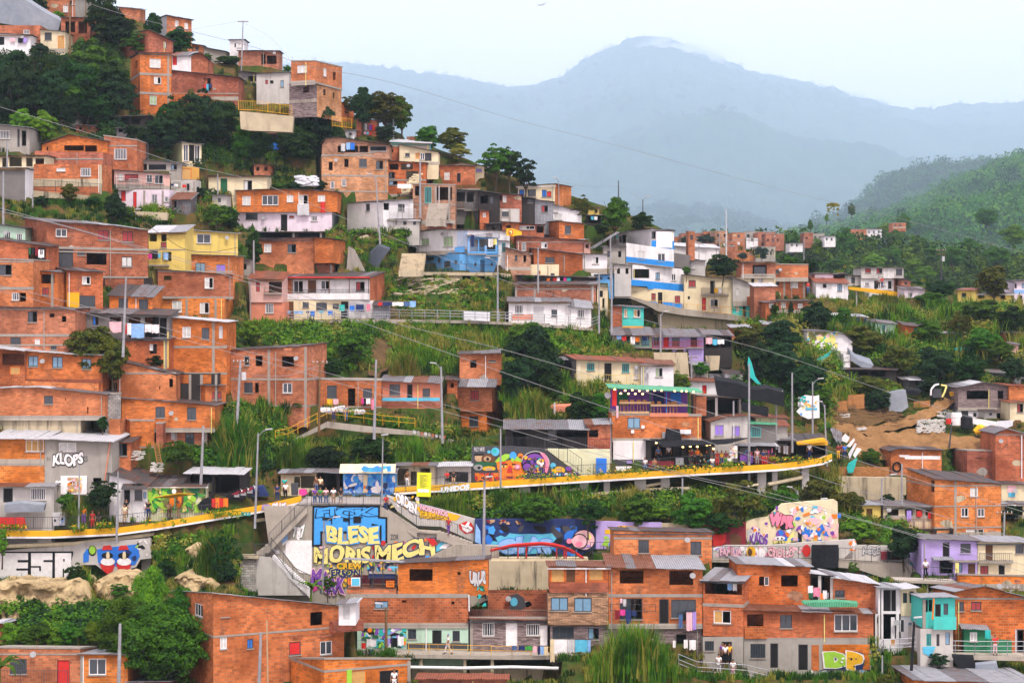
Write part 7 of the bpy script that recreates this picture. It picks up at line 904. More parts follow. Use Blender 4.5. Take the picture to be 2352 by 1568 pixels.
H('brick house with an open washing loft and rust striped zinc roof','b2',1755,(622,632),2125,1135,'o 1770,625,2112,745;y 1852,902,2012,1015',av=2240,ae='z',rz=520,d=7,Y=HP-1.,am='852,28',ov=.5);c9=ah;aq(c9,'1980,628,2022,712 lblue shirt striped;2028,632,2065,715 white shirt','in open washing loft right of cane clump',ag=-.3);H('grey ground floor','G',1755,1140,2125,1420,'K 1770,1180,1855,1268;dk 1925,1185,2020,1400',ae=None,d=6,Y=c9.D-.05,aE=2);H('brick house with long wavy zinc roof and one wide black window','b2',2075,(470,500),2740,800,'o 2270,588,2315,670;h 2318,590,2360,670;o 2472,575,2625,680',ae='zl',rz=420,d=7,Y=HP+1.8,ov=.5);dE=ah;H('long brick house with patched rusty roof and rendered floor below','b2',2130,(890,925),3320,1155,'o 2160,925,2310,1045;g 2462,940,2572,1060;h 2960,925,3175,1090',ae='zr',rz=775,d=7,Y=HP-.6,am='1160,22',ov=.5);et=ah;at(et,2135,1040,2340,1155,'b4',ag=.2,name='brick_balcony');H('rendered lower floor','G',2130,1165,3300,1520,'K 2190,1205,2328,1335;dk 2372,1200,2445,1425;dk 2630,1210,2718,1445',ae=None,d=6,Y=et.D-.05,aE=2);b4=ah;ai(3,3);at(b4,400,1215,468,1450,'b1',ag=.04,name='brick_panel');at(b4,505,1210,935,1440,'b1',ag=.04,name='brick_panel');EP(b4.f,b4.root,ps('505 1400 520 1320 600 1290 690 1300 730 1290 800 1270 870 1290 890 1350 870 1440 520 1440'),'navy',.1);ak(b4.f,b4.root,'D',515,1290,740,1435,'lime','white',ag=.12,aD=.12,ow=.04);ak(b4.f,b4.root,'P',720,1268,878,1435,'yellow','white',ag=.16,aD=.12,ow=.04);au(b4.f,b4.root,620,1330,850,1420,['navy','white','black'],8,14,84,ag=.2)
au(b4.f,b4.root,380,1445,940,1600,['black','navy','black','lblue','white','black'],50,40,85,ag=.06);af(ps('320 840 330 828 640 820 830 835 820 868 420 868'),b4.D-.6,(0,.9,.1),'z6','green_roof_sheet',ad='bright green plastic sheet lying on patched rusty roof',aO='roof sheet');H('brick rear wing with long zinc roof falling to a white corner balcony','b2',600,[(600,595),(1010,665)],1010,830,'g 615,712,705,780',ae='zl',rz=560,d=7,Y=dE.D-.4,ov=.6);H('open brick balcony bay with pink washing','D',395,(560,585),600,820,'o 400,575,470,780;o 480,580,590,800',ae='zl',rz=535,Y=dE.D-.3,aJ='475 590',aT='LG');aq(ah,'368,672,415,740 white shirt;372,735,415,790 dgreen shorts;418,688,480,770 pink towel;482,740,515,815 orange trousers;505,715,540,795 white shirt small;540,735,558,790 grey trousers','on open brick balcony bay',ag=.5);H('white narrow house with tall dark balcony doors and cream corner room','W',1012,(690,700),1220,920,'dk 1052,700,1130,905;dk 1132,700,1182,905',ae='zl',rz=650,d=6,Y=dE.D-1.6,ov=.7,aJ='1015 1045 1190',aT='W');H('cream corner room with two tall windows','C',1225,(705,690),1362,945,'g 1240,738,1278,830;g 1300,722,1340,830',ae='zl',rz=660,Y=dE.D-1.8,ov=.7);H('white lower floor with orange door below cream corner room','W',985,930,1420,1300,'do 1130,960,1165,1220;g 1210,985,1248,1095;b 1290,1010,1320,1260;o 1000,960,1030,1020',ae=None,d=6,Y=dE.D-1.6);H('turquoise balcony tower over whitewashed floor','T',1420,(785,780),1718,1060,'dk 1535,840,1588,955;g 1612,835,1655,938;o 1430,800,1470,915;o 1475,800,1510,910',ae='zl',rz=750,Y=163,aJ='1420')
LT=ah;at(LT,1508,948,1715,1065,'T',ag=.6,name='balcony_panel',th=.1);b=MB();A=aN(LT.f,*aA(1512,980),.6)[2];B=aN(LT.f,*aA(1524,790),.6)[2];b.tube(A,B,.07);b.build('post','orange',LT.root);H('whitewashed lower floor with green shutters','LG',1400,1065,1700,1300,'t 1455,1112,1500,1225;b 1630,1100,1670,1215;K 1548,1115,1575,1225',ae=None,Y=LT.D-.2);aY(ah.f,ah.root,ps('1420 1232 1540 1228 1500 1330 1425 1290'),'cyan',ag=.05,name='painted_band');H('big brick gable house with long curved zinc roof at right edge','b2',1722,ps('1722 735 1830 705 1990 680 2130 720 2460 810'),2460,1300,'r 1865,800,1960,898;dl 2270,1070,2351,1300;g 1740,810,1800,905;dk 2290,1075,2350,1290',ae='z',aR=.3,d=9,dY=-1,ov=.6,am='790,18');e9=ah;H('dark green house with rusty zinc roof before brick gable','DG',1800,(1060,1080),2010,1330,'w 1855,1100,1922,1182',av=1722,ae='zr',rz=930,d=7,dY=-1,ov=.4);b=MB();h=af(ps('2010 1160 2240 1175 2240 1310 2010 1310'),ah.D-.3,(0,.3,0),'DG','garden_wall',ad='dark green garden wall beside rusty roofed green house',aO='wall');bf(None,1995,1078,2045,1158,'teal','teal cloth hanging from corner of dark green house',Y=ah.D-1);GP=ah.D-2;ao([(1540,1300,GP),(1900,1310,GP),(2351,1310,GP)],'metal',1.15,'grey and rust red pipe railing before dark green house',aM=1.1,aF=(1,.66,.33),cv=.025);af(ps('1540 1315 2351 1320 2460 1340 2460 1365 1540 1345'),GP-.1,(0,2,0),'CO','path_slab',ad='dark path slab before dark green house');ao([(1010,1370,GP-.5),(1060,1280,GP-.5),(1360,1260,GP-.5)],'metal',1.,'grey railing at foot of whitewashed houses',aM=.9,aF=(1,.6,.3),cv=.025)
H('wide grey and white corrugated roof at bottom right corner','b1',1350,(1540,1568),2460,1640,'',ae='z',rz=1425,d=9,dY=-6,ov=.5);af(ps('1690 1320 1890 1330 1905 1450 1740 1420'),GP-.6,(0,.1,.2),'btarp','tarpaulin',ad='black tarpaulin hung below dark path slab');af(ps('1905 1400 2100 1380 2120 1465 1910 1450'),GP-.6,(0,.1,.2),'tarp','tarpaulin',ad='dark grey tarpaulin right of black one below path slab');ai(2,3);ao([(1530,1420,BP-2),(1700,1490,BP-2.5),(2150,1520,BP-2.5),(2351,1568,BP-2.5)],'metal',1.1,'blue grey railing curving round grey ground floor',aM=1.,aF=(1,.6,.3),cv=.025);ai(3,3);ai(3,2);H('grey stuccoed gable house with wide balcony window by dirt road','ST2',1745,[(1745,430),(1955,372),(2200,425)],2200,618,'o 1825,450,2030,528;o 2110,450,2165,528',ae='zl',d=8,ov=.5,aR=.1);H('white ground floor of gable house','W',1750,620,2215,770,'dd 1775,635,1840,700;r 1965,645,2022,705;dk 2095,655,2165,730;o 1885,655,1915,690',ae=None,d=7,Y=ah.D+.2);H('brick and tile house at right edge beside gable house','b3',2215,(405,420),2460,620,'r 2285,568,2345,650',ae='t',rz=395,d=7);H('cream lower room with brown shutter at right edge','C',2225,560,2460,715,'r 2288,570,2345,650',ae='t',rz=540,dY=-1);H('zinc and timber shack behind gable house roof','z2',1960,(285,290),2215,380,'',ae='zg',rz=255,d=6,dY=4);H('tiny pink hut high above zinc shack','P',2170,(30,28),2300,125,'g 2200,45,2240,75',ae='zg');H('white gabled frame at far right edge above tile house','W',2310,330,2420,400,'o 2320,340,2400,395',ae='zl',d=4,dY=2)
h=H('brick house with white painted patch and tyre on its wall','b5',1128,[(1128,1010),(1200,985),(1595,1000)],1595,1225,'',d=6,am='1228,8');EP(h.f,h.root,ps('1205 1040 1300 1040 1300 1048 1585 1048 1582 1082 1260 1078 1255 1062 1210 1058'),'white',.03);b=MB();c=aN(h.f,*aA(1185,1150),.15);n=14
for i in range(n):
 a0=i*2*math.pi/n;a1=(i+1)*2*math.pi/n;b.tube(fp(h.f,c[0]+math.cos(a0)*.45,c[1]+math.sin(a0)*.5,.15),fp(h.f,c[0]+math.cos(a1)*.45,c[1]+math.sin(a1)*.5,.15),.1,n=5)
a3(b.build('tyre','black',None,c[2]),'black tyre leaning on brick house with white patch','tyre');H('wide red brick house with rows of vent holes and white eave','b2',1830,(1005,1010),2250,1222,'',ae='s',d=7,av=1692)
for i in range(14):
 aY(ah.f,ah.root,None,'dark',ag=.02,dm=(1905+i*9 if i<7 else 2062+(i-7)*10 if i<9 else 2160+(i-9)*12,1068,3.5,6),name='vent_hole')
H('brick gable house with drain pipe at far right edge','b2',2090,[(2090,850),(2190,800),(2460,870)],2460,1250,'',ae='zl',aR=.2,d=7,dY=-1,am='855,12');b=MB();A=aN(ah.f,*aA(2330,1255),.2)[2];B=aN(ah.f,*aA(2330,860),.2)[2];b.tube(A,B,.07);b.build('drain_pipe','W',ah.root);h=H('big two level brick house with sloping dark roof on right','b5',1530,[(1530,1260),(1720,1275),(2140,1310)],2140,1790,'w 1858,1342,1930,1422;o 1495,1275,1530,1378;h 1775,1525,1842,1608;h 1925,1530,1990,1608;w 1820,1720,1985,1780',av=1275,rz=1190,d=8,am='1320,14 1508,12 1705,14',aJ='1722',ov=.3);H('cream house with pink and blue wall panel at far right edge','C',2145,(1305,1320),2460,1470,'',ae='zg',rz=1275,d=6);at(ah,2200,1320,2275,1385,'lpink',ag=.04,name='painted_patch');at(ah,2208,1385,2270,1425,'cyan',ag=.04,name='painted_patch');H('cream shop with dark red awning at far right edge','C',2150,1490,2460,1620,'o 2180,1510,2340,1600',ae='zr',rz=1465);ai(3,3);H('yellow house with washing balconies under big two level brick house','Y',822,(-65,-65),1035,60,'db 905,-35,960,40',ae='zl',rz=-100,d=6);H('balcony house with red washing and long brick parapet','C',1060,(-60,-50),1600,60,'o 1260,-40,1340,60;o 1360,-30,1420,55;o 1445,-30,1580,50;o 1100,-30,1200,40',ae='zl',rz=-105,d=6,Y=ah.D,aF='b5 1060,60,1705,150',aJ='1340 1430 1595');aq(ah,'1275,-20,1318,75 lilac sheet;1365,-15,1415,40 red shirts;1470,0,1498,58 red trousers;1505,5,1535,60 maroon trousers','on balcony house with long brick parapet',ag=.2);H('dark undercroft with concrete beams below long brick parapet','D',1390,150,1705,210,'o 1440,165,1520,200;o 1550,165,1690,200',ae=None,d=4)
H('lilac house with balcony and open stair','L',1412,(245,265),1922,570,'dk 1605,262,1668,415;K 1768,285,1862,370;db 1838,470,1905,570;o 1575,440,1700,560;b 1745,470,1785,550',ae='zg',rz=210,d=7,ov=.4,aF='L 1670,375,1920,440');dS=ah;at(dS,1705,455,1738,545,'lyellow',ag=.7,name='painted_post');bB(dS,1505,410,1690,440,'z1',1.);H('cream two-storey house with brown doors beside lilac house','C',1926,(270,280),2460,580,'db 1998,285,2065,440;r 1950,488,2025,575;g 2272,290,2351,375;dk 2118,480,2175,570',ae='zr',rz=222,d=7,Y=dS.D+.1,aF='dgrey 1940,375,2250,450');H('long low brick parapet house below cream two-storey house','b1',1740,(575,590),2460,700,'K 1855,660,1920,695',ae='s');af(ps('1170 620 1740 640 1740 665 1170 640'),QT(1450,650)-1.5,(0,2.5,0),'CO','path_slab',ad='concrete ledge before lilac house');ao([(1430,615,QT(1450,650)-1.4),(1735,640,QT(1450,650)-1.4)],'dgrey',1.2,'dark railing before lilac house',aM=.4)
for i,x in enumerate((1465,1640,1660)):
 af([(x-8,650),(x+8,650),(x+8,740),(x-8,740)],QT(1450,650)-1.2,(0,.4,0),'CO','path_pillar',ad=['yellowish pillar under left of lilac house ledge','left one of two close pillars under lilac house ledge','right one of two close pillars under lilac house ledge'][i],aO='pillar')
ai(3,2);bY(ps('565 720 700 770 900 780 1150 740 1350 660 1500 590 1580 540 1480 515'),ps('600 880 780 880 1000 850 1250 800 1450 740 1600 640 1720 545 1700 520'),'dirt','dirt_road');bY([(560,600),(560,700),(620,760)],[(1250,640),(1180,720),(900,780)],'soil','bare_ground',up=.35);ai(1,2);bY(ps('1060 -20 1040 120 1010 250 1040 320'),ps('1240 -20 1250 120 1230 250 1130 320'),'soil','earth_slide',up=.35);ai(3,2);bY(ps('690 860 900 870 1150 830 1400 790 1660 850 2090 900'),ps('850 1080 1110 1100 1200 1000 1400 1000 1640 990 2110 1000'),'dirt','earth_bank',up=.5);af(ps('660 1150 1115 1150 1115 1240 900 1250 650 1225'),QT(900,1200)-1,(0,.15,0),'bamboo','bamboo_fence',ad='woven bamboo fence above concrete wall on right',aO='fence');af(ps('650 1240 1270 1250 1270 1500 640 1560'),QT(900,1300)-.6,(0,1,0),'CR','retaining_wall',ad='dark stained retaining wall below bamboo fence')
for i,(x0,y0,x1,y1)in enumerate([(735,480,885,620),(640,540,730,650),(1340,540,1490,605)]):
 af([(x0,y0+12),(x1,y0),(x1,y1-5),(x0,y1)],TY(*aA((x0+x1)/2,y1))-.3,(0,.08,0),'bamboo','bamboo_fence',ad=['tall orange bamboo panel standing on works site','pale plank fence left of tall orange bamboo panel','low bamboo fence beside dirt road'][i],aO='fence')
af(ps('1110 470 1200 450 1265 440 1290 600 1230 645 1110 640'),QT(1200,640)-1,(0,2,0),'tarp','covered_heap',ad='big heap covered with grey plastic beside dirt road');af(ps('1255 425 1300 445 1415 455 1370 500 1290 490'),QT(1330,520)-1,(0,1.5,.3),'btarp','tarpaulin',ad='black tarpaulin strung above dirt road');af(ps('760 110 830 170 970 215 940 255 860 235 760 175'),QT(860,280),(0,2.5,.8),'tarp','tarpaulin',ad='silver grey tarpaulin roof on slope above works site');af(ps('1000 160 1110 250 1180 290 1240 275 1225 310 1160 315 1060 240'),QT(1100,300),(0,1.5,.3),'btarp','tarpaulin',ad='dark sagging awning right of silver grey tarpaulin roof');H('open timber shelter on slope above works site','D',690,(255,262),1180,345,'o 770,265,920,310;o 940,270,1080,320',d=4,av=None);H('white framed hut under mural house','W',695,(120,120),755,240,'w 700,140,745,180',ae=None,d=3)
for i,aI in enumerate([ps('440 165 500 140 582 88 560 140 470 215'),ps('618 55 660 10 690 -5 705 60 695 105 650 100'),ps('1365 120 1400 85 1470 50 1465 70 1390 125'),ps('1700 70 1760 55 1900 75 1895 100 1815 140 1750 110'),ps('725 1160 740 1120 820 1070 800 1150 780 1205 735 1205'),ps('130 170 190 165 180 260 140 270')]):
 af(aI,QT(*aI[0])-1.5,(0,.15,.05),'teal','green_netting',ad=['taut triangle of green netting on slope above billboard','green netting hanging from round white end of mural house','green netting strip left of dark bushes high on right','crumpled green netting among bushes high on right','green cloth hanging at end of long walkway','green netting strip in trees at left of billboard'][i],aO='netting')
h=af(ps('262 640 300 600 300 520 340 490 430 500 470 490 475 700 370 710 300 680'),QT(370,700)-2,(0,.1,0),'white','banner',ad='torn white advertising banner with orange and blue print on slope');dH=aB((0,QT(370,700)-2,0),(1,0,0));au(dH,h,315,540,450,635,['yellow','orange','lyellow','cyan'],12,26,90);EP(dH,h,ps('345 608 452 608 452 628 345 628'),'cyan',.05);au(dH,h,275,500,350,600,['grey','lgrey','teal'],8,26,91);EL(dH,h,'skyb',.04,306,665,10,12);af(ps('260 920 270 930 530 890 535 920 270 948'),HQ-2,(0,2.5,0),'YW','yellow_roof_edge',ad='yellow roof edge of parking shed at walkway end',aO='roof edge')
for i,aI in enumerate([ps('680 880 710 845 752 880 725 930 680 910'),ps('720 960 790 885 798 905 755 970'),ps('780 1040 820 970 860 985 800 1070'),ps('570 800 600 790 680 830 680 940 640 950'),ps('738 1030 800 930 815 940 750 1080')]):
 af(aI,QT(*aI[0])-3,(0,.06,0),['white','white','white','z1','wtarp'][i],'metal_sheet',ad=['square white sheet standing at end of long walkway','narrow tilted white sheet at end of long walkway','lowest white sheet at end of long walkway','corrugated zinc screen at end of long walkway','long pale sheet leaning among white ones'][i])
for i,(x0,y0,x1,y1)in enumerate([(1370,720,1620,840),(670,670,745,705),(825,795,895,820),(1560,650,1640,700),(1205,1010,1320,1090),(1390,1120,1500,1200)]):
 if i>3:
  ai(0,2)
 D=TY(*aA((x0+x1)/2,y1));k=random.Random(i+40);b=MB();p0=P3(*aA((x0+x1)/2,y1),D-.8)
 for j in range(int((x1-x0)*(y1-y0)/(160 if i<4 else 320))+6):
  px,py=aA(k.uniform(x0,x1),k.uniform(y0,y1));c=P3(px,py,TY(px,py)-.5);b.prism([c+Vector((-.2,-.1,0)),c+Vector((.18,-.1,.03)),c+Vector((.2,.1,.04)),c+Vector((-.16,.11,0))],(0,0,k.uniform(.07,.14)))
 a3(b.build('rubble_heap','LG',None,p0),['large heap of white sacks beside dirt road','few white sacks on works site at walkway end','scattered white sacks on dirt road','white sacks beside red lidded drum','white rubble under windowless brick cube room','white stones on slope beside timber ladder'][i],'rubble',aw='stuff')
ai(1,1);D=QT(460,150);b=MB();k=random.Random(3)
for j in range(110):
 px,py=aA(375+k.uniform(0,190),60+k.uniform(0,90));c=P3(px,py,D-.5-k.random());b.prism([c+Vector((-.35,-.14,0)),c+Vector((.3,-.16,.04)),c+Vector((.3,.14,.05)),c+Vector((-.3,.16,0))],(0,0,.25))
a3(b.build('sandbag_heap','wtarp',None,QP(460,150,D)),'heap of white sandbags on grass above brick and lilac house','sandbags',aw='stuff');D=QT(1450,200)-1;b=MB()
for j in range(160):
 t=k.random();px,py=aA(1360+t*140+k.uniform(-20,20),200-t*150+k.uniform(-35,40));c=P3(px,py,D-k.random()*.5);b.prism([c+Vector((-.25,-.12,0)),c+Vector((.25,-.12,.02)),c+Vector((.25,.12,.03)),c+Vector((-.25,.12,0))],(0,0,.18))
a3(b.build('block_pile','C',None,QP(1450,200,D)),'sloping pile of pale broken blocks beside thin grey post','rubble',aw='stuff');b=MB();D=QT(1600,1060)-.8
for j in range(70):
 px,py=aA(k.uniform(1230,1800),k.uniform(980,1150));c=P3(px,py,TY(px,py)-.3);a=k.uniform(-.6,.6);L=k.uniform(.6,2.4);d=Vector((math.cos(a)*L,k.uniform(-.3,.3),math.sin(a)*L*.5));b.box(c,d,(0,.12,.02),(0,0,.12))
a3(b.build('timber_debris','CR',None,QP(1500,1080,D)),'scattered pale planks and rubble on slope below blue house','debris',aw='stuff');ai(3,2);b=MB()
for j in range(90):
 px,py=aA(k.uniform(560,1250),k.uniform(600,780));c=P3(px,py,TY(px,py)-.4);a=k.uniform(-.7,.7);L=k.uniform(.4,2);b.box(c,Vector((math.cos(a)*L,k.uniform(-.3,.3),math.sin(a)*L*.6)),(0,.1,.02),(0,0,.1))
a3(b.build('timber_debris','wood',None,QP(900,700,230)),'broken boards and poles scattered over works site','debris',aw='stuff');D=QT(1730,770)-1.5
def bX(aI,c,aG,name,ad,aO,n=14,ap=None):
 b=MB()
 for(r0,z0),(r1,z1)in zip(aI[:-1],aI[1:]):
  b.tube(c+Vector((0,0,z0)),c+Vector((0,0,z1)),max(r0,.01),max(r1,.01),n,cap=True)
 return a3(b.build(name,aG,ap,c),ad,aO)if ap is None else b.build(name,aG,ap)
bX([(.62,0),(.65,.1),(.65,.7),(.6,.8),(.65,.9),(.62,1.4),(.4,1.5)],QP(1730,770,D),'white','water_tank','big white plastic water tank beside gable house','water tank');bX([(.65,0),(.7,.1),(.7,1.2),(.6,1.4),(.3,1.5)],QP(1825,800,D-.5),'btarp','water_tank','black plastic water tank right of white one','water tank');bX([(.3,0),(.32,.5),(.3,.6)],QP(1660,755,D-1),'red','drum','small red drum beside white water tank','drum');bX([(.3,0),(.32,.8),(.3,.9)],QP(1658,720,D+1),'grey','drum','tall grey drum with cap behind red drum','drum');af(ps('1880 700 2100 735 2110 800 1990 790 1880 750'),D-.6,(0,.1,0),'white','plastic_sheet',ad='crumpled white plastic fence sheet below gable house');af(ps('2105 730 2250 720 2250 770 2100 835'),D-.4,(0,.1,0),'wtarp','plastic_sheet',ad='pale plastic sheet at right of cement mixer');o=QP(1950,890,D-2);r=aV('cement_mixer',o,'bright yellow cement mixer below white plastic sheet','cement mixer');b=MB();b.tube(o+Vector((-.9,0,1.)),o+Vector((.1,0,1.6)),.45,.8,12);b.tube(o+Vector((.1,0,1.6)),o+Vector((.6,0,1.9)),.8,.4,12);b.build('drum','yellow',r);b=MB();b.tube(o+Vector((-.8,0,0)),o+Vector((-.2,0,1.4)),.07);b.tube(o+Vector((.9,0,0)),o+Vector((.2,0,1.4)),.07);b.build('frame','yellow',r);b=MB();b.box(o+Vector((.6,-.3,1.)),(1,0,0),(0,.6,0),(0,0,1.));b.build('engine_cover','yellow',r)
for s in(-.7,.9):
 b=MB();b.tube(o+Vector((s,-.35,.25)),o+Vector((s,-.2,.25)),.28,n=12);b.build('wheel','black',r)
r.scale=(.72,.72,.72);o=QP(1550,530,QT(1550,530)-1);r=aV('excavator',o,'white compact loader with lifted arms at top of dirt road','loader');b=MB();b.box(o+Vector((-1.1,-.8,.4)),(2.2,0,0),(0,1.8,0),(0,0,1.));b.box(o+Vector((-.8,-.5,1.4)),(1.6,0,0),(0,1.3,0),(0,0,.9));b.build('body','dgrey',r);b=MB();b.poly([o+Vector((-1.5,-.9,.9)),o+Vector((-1.4,-.9,2.2)),o+Vector((-.6,-.7,3.1)),o+Vector((.4,0,3.3))],.2,6);b.build('arm','white',r);b=MB();b.poly([o+Vector((1.,-.9,.5)),o+Vector((1.5,-.9,1.5)),o+Vector((2.,-.7,2.9)),o+Vector((1.,0,3.1))],.22,6);b.build('arm','lyellow',r)
for s in(-1.2,1.2):
 b=MB();b.tube(o+Vector((s-.15,-.5,.45)),o+Vector((s+.15,-.5,.45)),.5,n=12);b.build('wheel','black',r)
r.scale=(.55,.55,.55);h=af(ps('1668 462 1758 458 1758 495 1672 500'),QT(1710,530)-.8,(0,.1,0),'YW','sign_board',ad='small yellow sign board on posts at top of dirt road',aO='sign');ak(aB((0,QT(1710,530)-.8,0),(1,0,0)),h,'ESCALERAS',1676,468,1752,488,'maroon',None,ag=.02);ai(2,0);o=QP(0,0,1);ai(1,1);h=af(ps('2300 530 2360 530 2440 560 2440 590 2360 600 2298 595'),QT(2330,600)-3,(0,.12,0),'yellow','shop_sign',ad='yellow shop sign with red ring on central slope',aO='sign');fs=aB((0,QT(2330,600)-3,0),(1,0,0));EL(fs,h,'red',.03,2340,565,22,26);EL(fs,h,'lyellow',.05,2340,565,14,18);EL(fs,h,'dgreen',.06,2335,570,7,8);H('magenta and teal shop front behind yellow shop sign','b4',2260,(470,480),2420,610,'o 2300,500,2340,540',ae='zg');ai(0,2)
for i,(x,y)in enumerate([(2290,1420),(2230,1440),(2170,1455)]):
 o=QP(x,y,189.5);r=aV('motorcycle',o,['parked motorcycle with round lamp nearest plaza','middle parked motorcycle beside black covered stall','parked motorcycle nearest red cloth'][i],'motorcycle','motorcycles parked on left walkway')
 for s in(-.65,.65):
  b=MB();b.tube(o+Vector((s,-.05,.3)),o+Vector((s,.05,.3)),.3,n=12);b.build('wheel','black',r)
 b=MB();b.prism([o+Vector((-.5,-.1,.55)),o+Vector((.1,-.1,.5)),o+Vector((.45,-.1,.8)),o+Vector((.2,-.1,.95)),o+Vector((-.1,-.1,.75))],(0,.2,0));b.build('tank','maroon',r);b=MB();b.box(o+Vector((-.75,-.1,.75)),(.75,0,0),(0,.2,0),(0,0,.12));b.build('saddle','black',r);b=MB();b.tube(o+Vector((.65,0,.3)),o+Vector((.42,0,1.05)),.035);b.tube(o+Vector((.42,-.3,1.05)),o+Vector((.42,.3,1.05)),.025);b.build('handlebar','lgrey',r);b=MB();b.tube(o+Vector((.5,-.1,.9)),o+Vector((.6,-.12,.9)),.1,n=10);b.build('headlight','white',r);b=MB();b.box(o+Vector((-.2,-.08,.3)),(.5,0,0),(0,.16,0),(0,0,.3));b.build('engine','metal',r)
aq(None,'1945,1440,1980,1520 red shirt second;1975,1432,2015,1525 orange shirt;2012,1436,2050,1518 red shirt;2048,1436,2095,1515 orange dress','on left walkway railing by motorcycles',Y=188.3);af(ps('1810 1500 1870 1440 1940 1430 1935 1540 1830 1545'),188.2,(0,1.2,0),'btarp','covered_heap',ad='goods under black plastic cover on left walkway');h=aV('shade_sail',QP(1600,1430,186.5),'bright yellow shade sail before green café','shade sail');b=MB();b.prism([QP(1415,1432,186),QP(1640,1395,185),QP(1790,1402,187),QP(1560,1438,188)],(0,0,.06));b.build('canopy','yellow',h);b=MB();b.tube(QP(1605,1560,186.5),QP(1605,1420,186.5),.04);b.build('pole','metal',h);h=H('open stall with long white canopy beside plaza','D',1720,(1205,1215),2230,1400,'o 1750,1230,1950,1380;o 1970,1235,2200,1390',ae='zw',rz=1160,Y=190,aE=1,name='market_stall',aO='stall',ov=1.);ai(0,3);af(ps('-40 50 60 42 220 48 235 150 -40 150'),185.2,(0,.3,0),'red','hanging_cloth',ad='long red cloth tied to left walkway railing at edge',aO='washing');h=af(ps('480 0 598 -5 598 118 490 122'),186.5,(0,.1,0),'lgrey','painted_panel',ad='pale panel with black scribbles on left walkway',aO='panel');au(aB((0,186.5,0),(1,0,0)),h,490,5,595,115,['black','lblue','white','lgrey'],12,22,95);ai(0,2);o=QP(1465,1120,QT(1465,1120)-1);r=aV('ladder',o,'wooden ladder leaning on narrow brick annex','ladder');b0=QP(1430,920,QT(1465,1120)-.3)
for s in(-.22,.22):
 b=MB();b.tube(o+Vector((s,0,0)),b0+Vector((s,0,0)),.04);b.build('rail','bamboo',r)
b=MB()
for i in range(1,13):
 p=o.lerp(b0,i/13);b.tube(p+Vector((-.22,0,0)),p+Vector((.22,0,0)),.03)
b.build('rungs','bamboo',r);ai(1,2);af(ps('393 1370 400 1355 455 1355 470 1400 430 1415 395 1400'),PL+.8,(0,.5,0),'magenta','cloth_bundle',ad='magenta cloth spread over table on plaza',aO='cloth');af(ps('320 1300 385 1300 385 1310 380 1410 325 1410'),PL+.9,(0,.6,0),'dgrey','food_cart',ad='dark food cart with glass top on plaza',aO='cart');af(ps('-60 1340 60 1330 110 1420 -60 1420'),PL+.6,(0,1,.1),'navy','covered_heap',ad='goods under blue plastic cover beside plaza stall');ai(2,2);af(ps('340 590 480 592 612 585 600 640 500 668 400 660'),QT(480,660)-.5,(0,1.4,.2),'S','hammock_sheet',ad='faded salmon sheet slung between two posts on green slope',aO='sheet')
for i,x in enumerate((392,592)):
 af([(x-8,560 if i==0 else 600),(x+8,560 if i==0 else 600),(x+8,705),(x-8,705)],QT(480,690)-.6,(0,.3,0),'LG','post',ad=['left post holding faded salmon sheet','right post holding faded salmon sheet'][i])
af(ps('880 1165 935 1150 1100 1150 1075 1185 930 1185 900 1215 880 1215'),BY-1.5,(0,1.,0),'white','boat_counter',ad='white boat shaped counter beside white garage',aO='counter');af(ps('1052 1095 1102 1092 1100 1118 1055 1118'),BY-.1,(0,.05,0),'lilac','small_sign',ad='small lilac sign on black base of bar house',aO='sign')
def FH(s):
 for ln in s.strip().split('\n'):
  v,l=ln.split('|');v=v.split();ai(int(v[0][0]),int(v[0][1]));x0,y0,x1,y1=map(float,v[1].split(','));w=x1-x0;r=random.Random(l);ws=''
  for i in range(max(1,int(w/75))):
   cx=x0+w*(i+.5)/max(1,int(w/75));ws+=f"{r.choice('goKwo')} {cx - 14},{y0 + (y1 - y0) * 0.25},{cx + 14},{y0 + (y1 - y0) * 0.62};"
  H(l,v[2],x0,(y0,y0+r.uniform(-8,14)),x1,y1,ws,ae=v[3],rz=y0-25 if v[3]!='s' and y0+OY*4>2900 else None,d=4,dY=float(v[4])if len(v)>4 else 0)
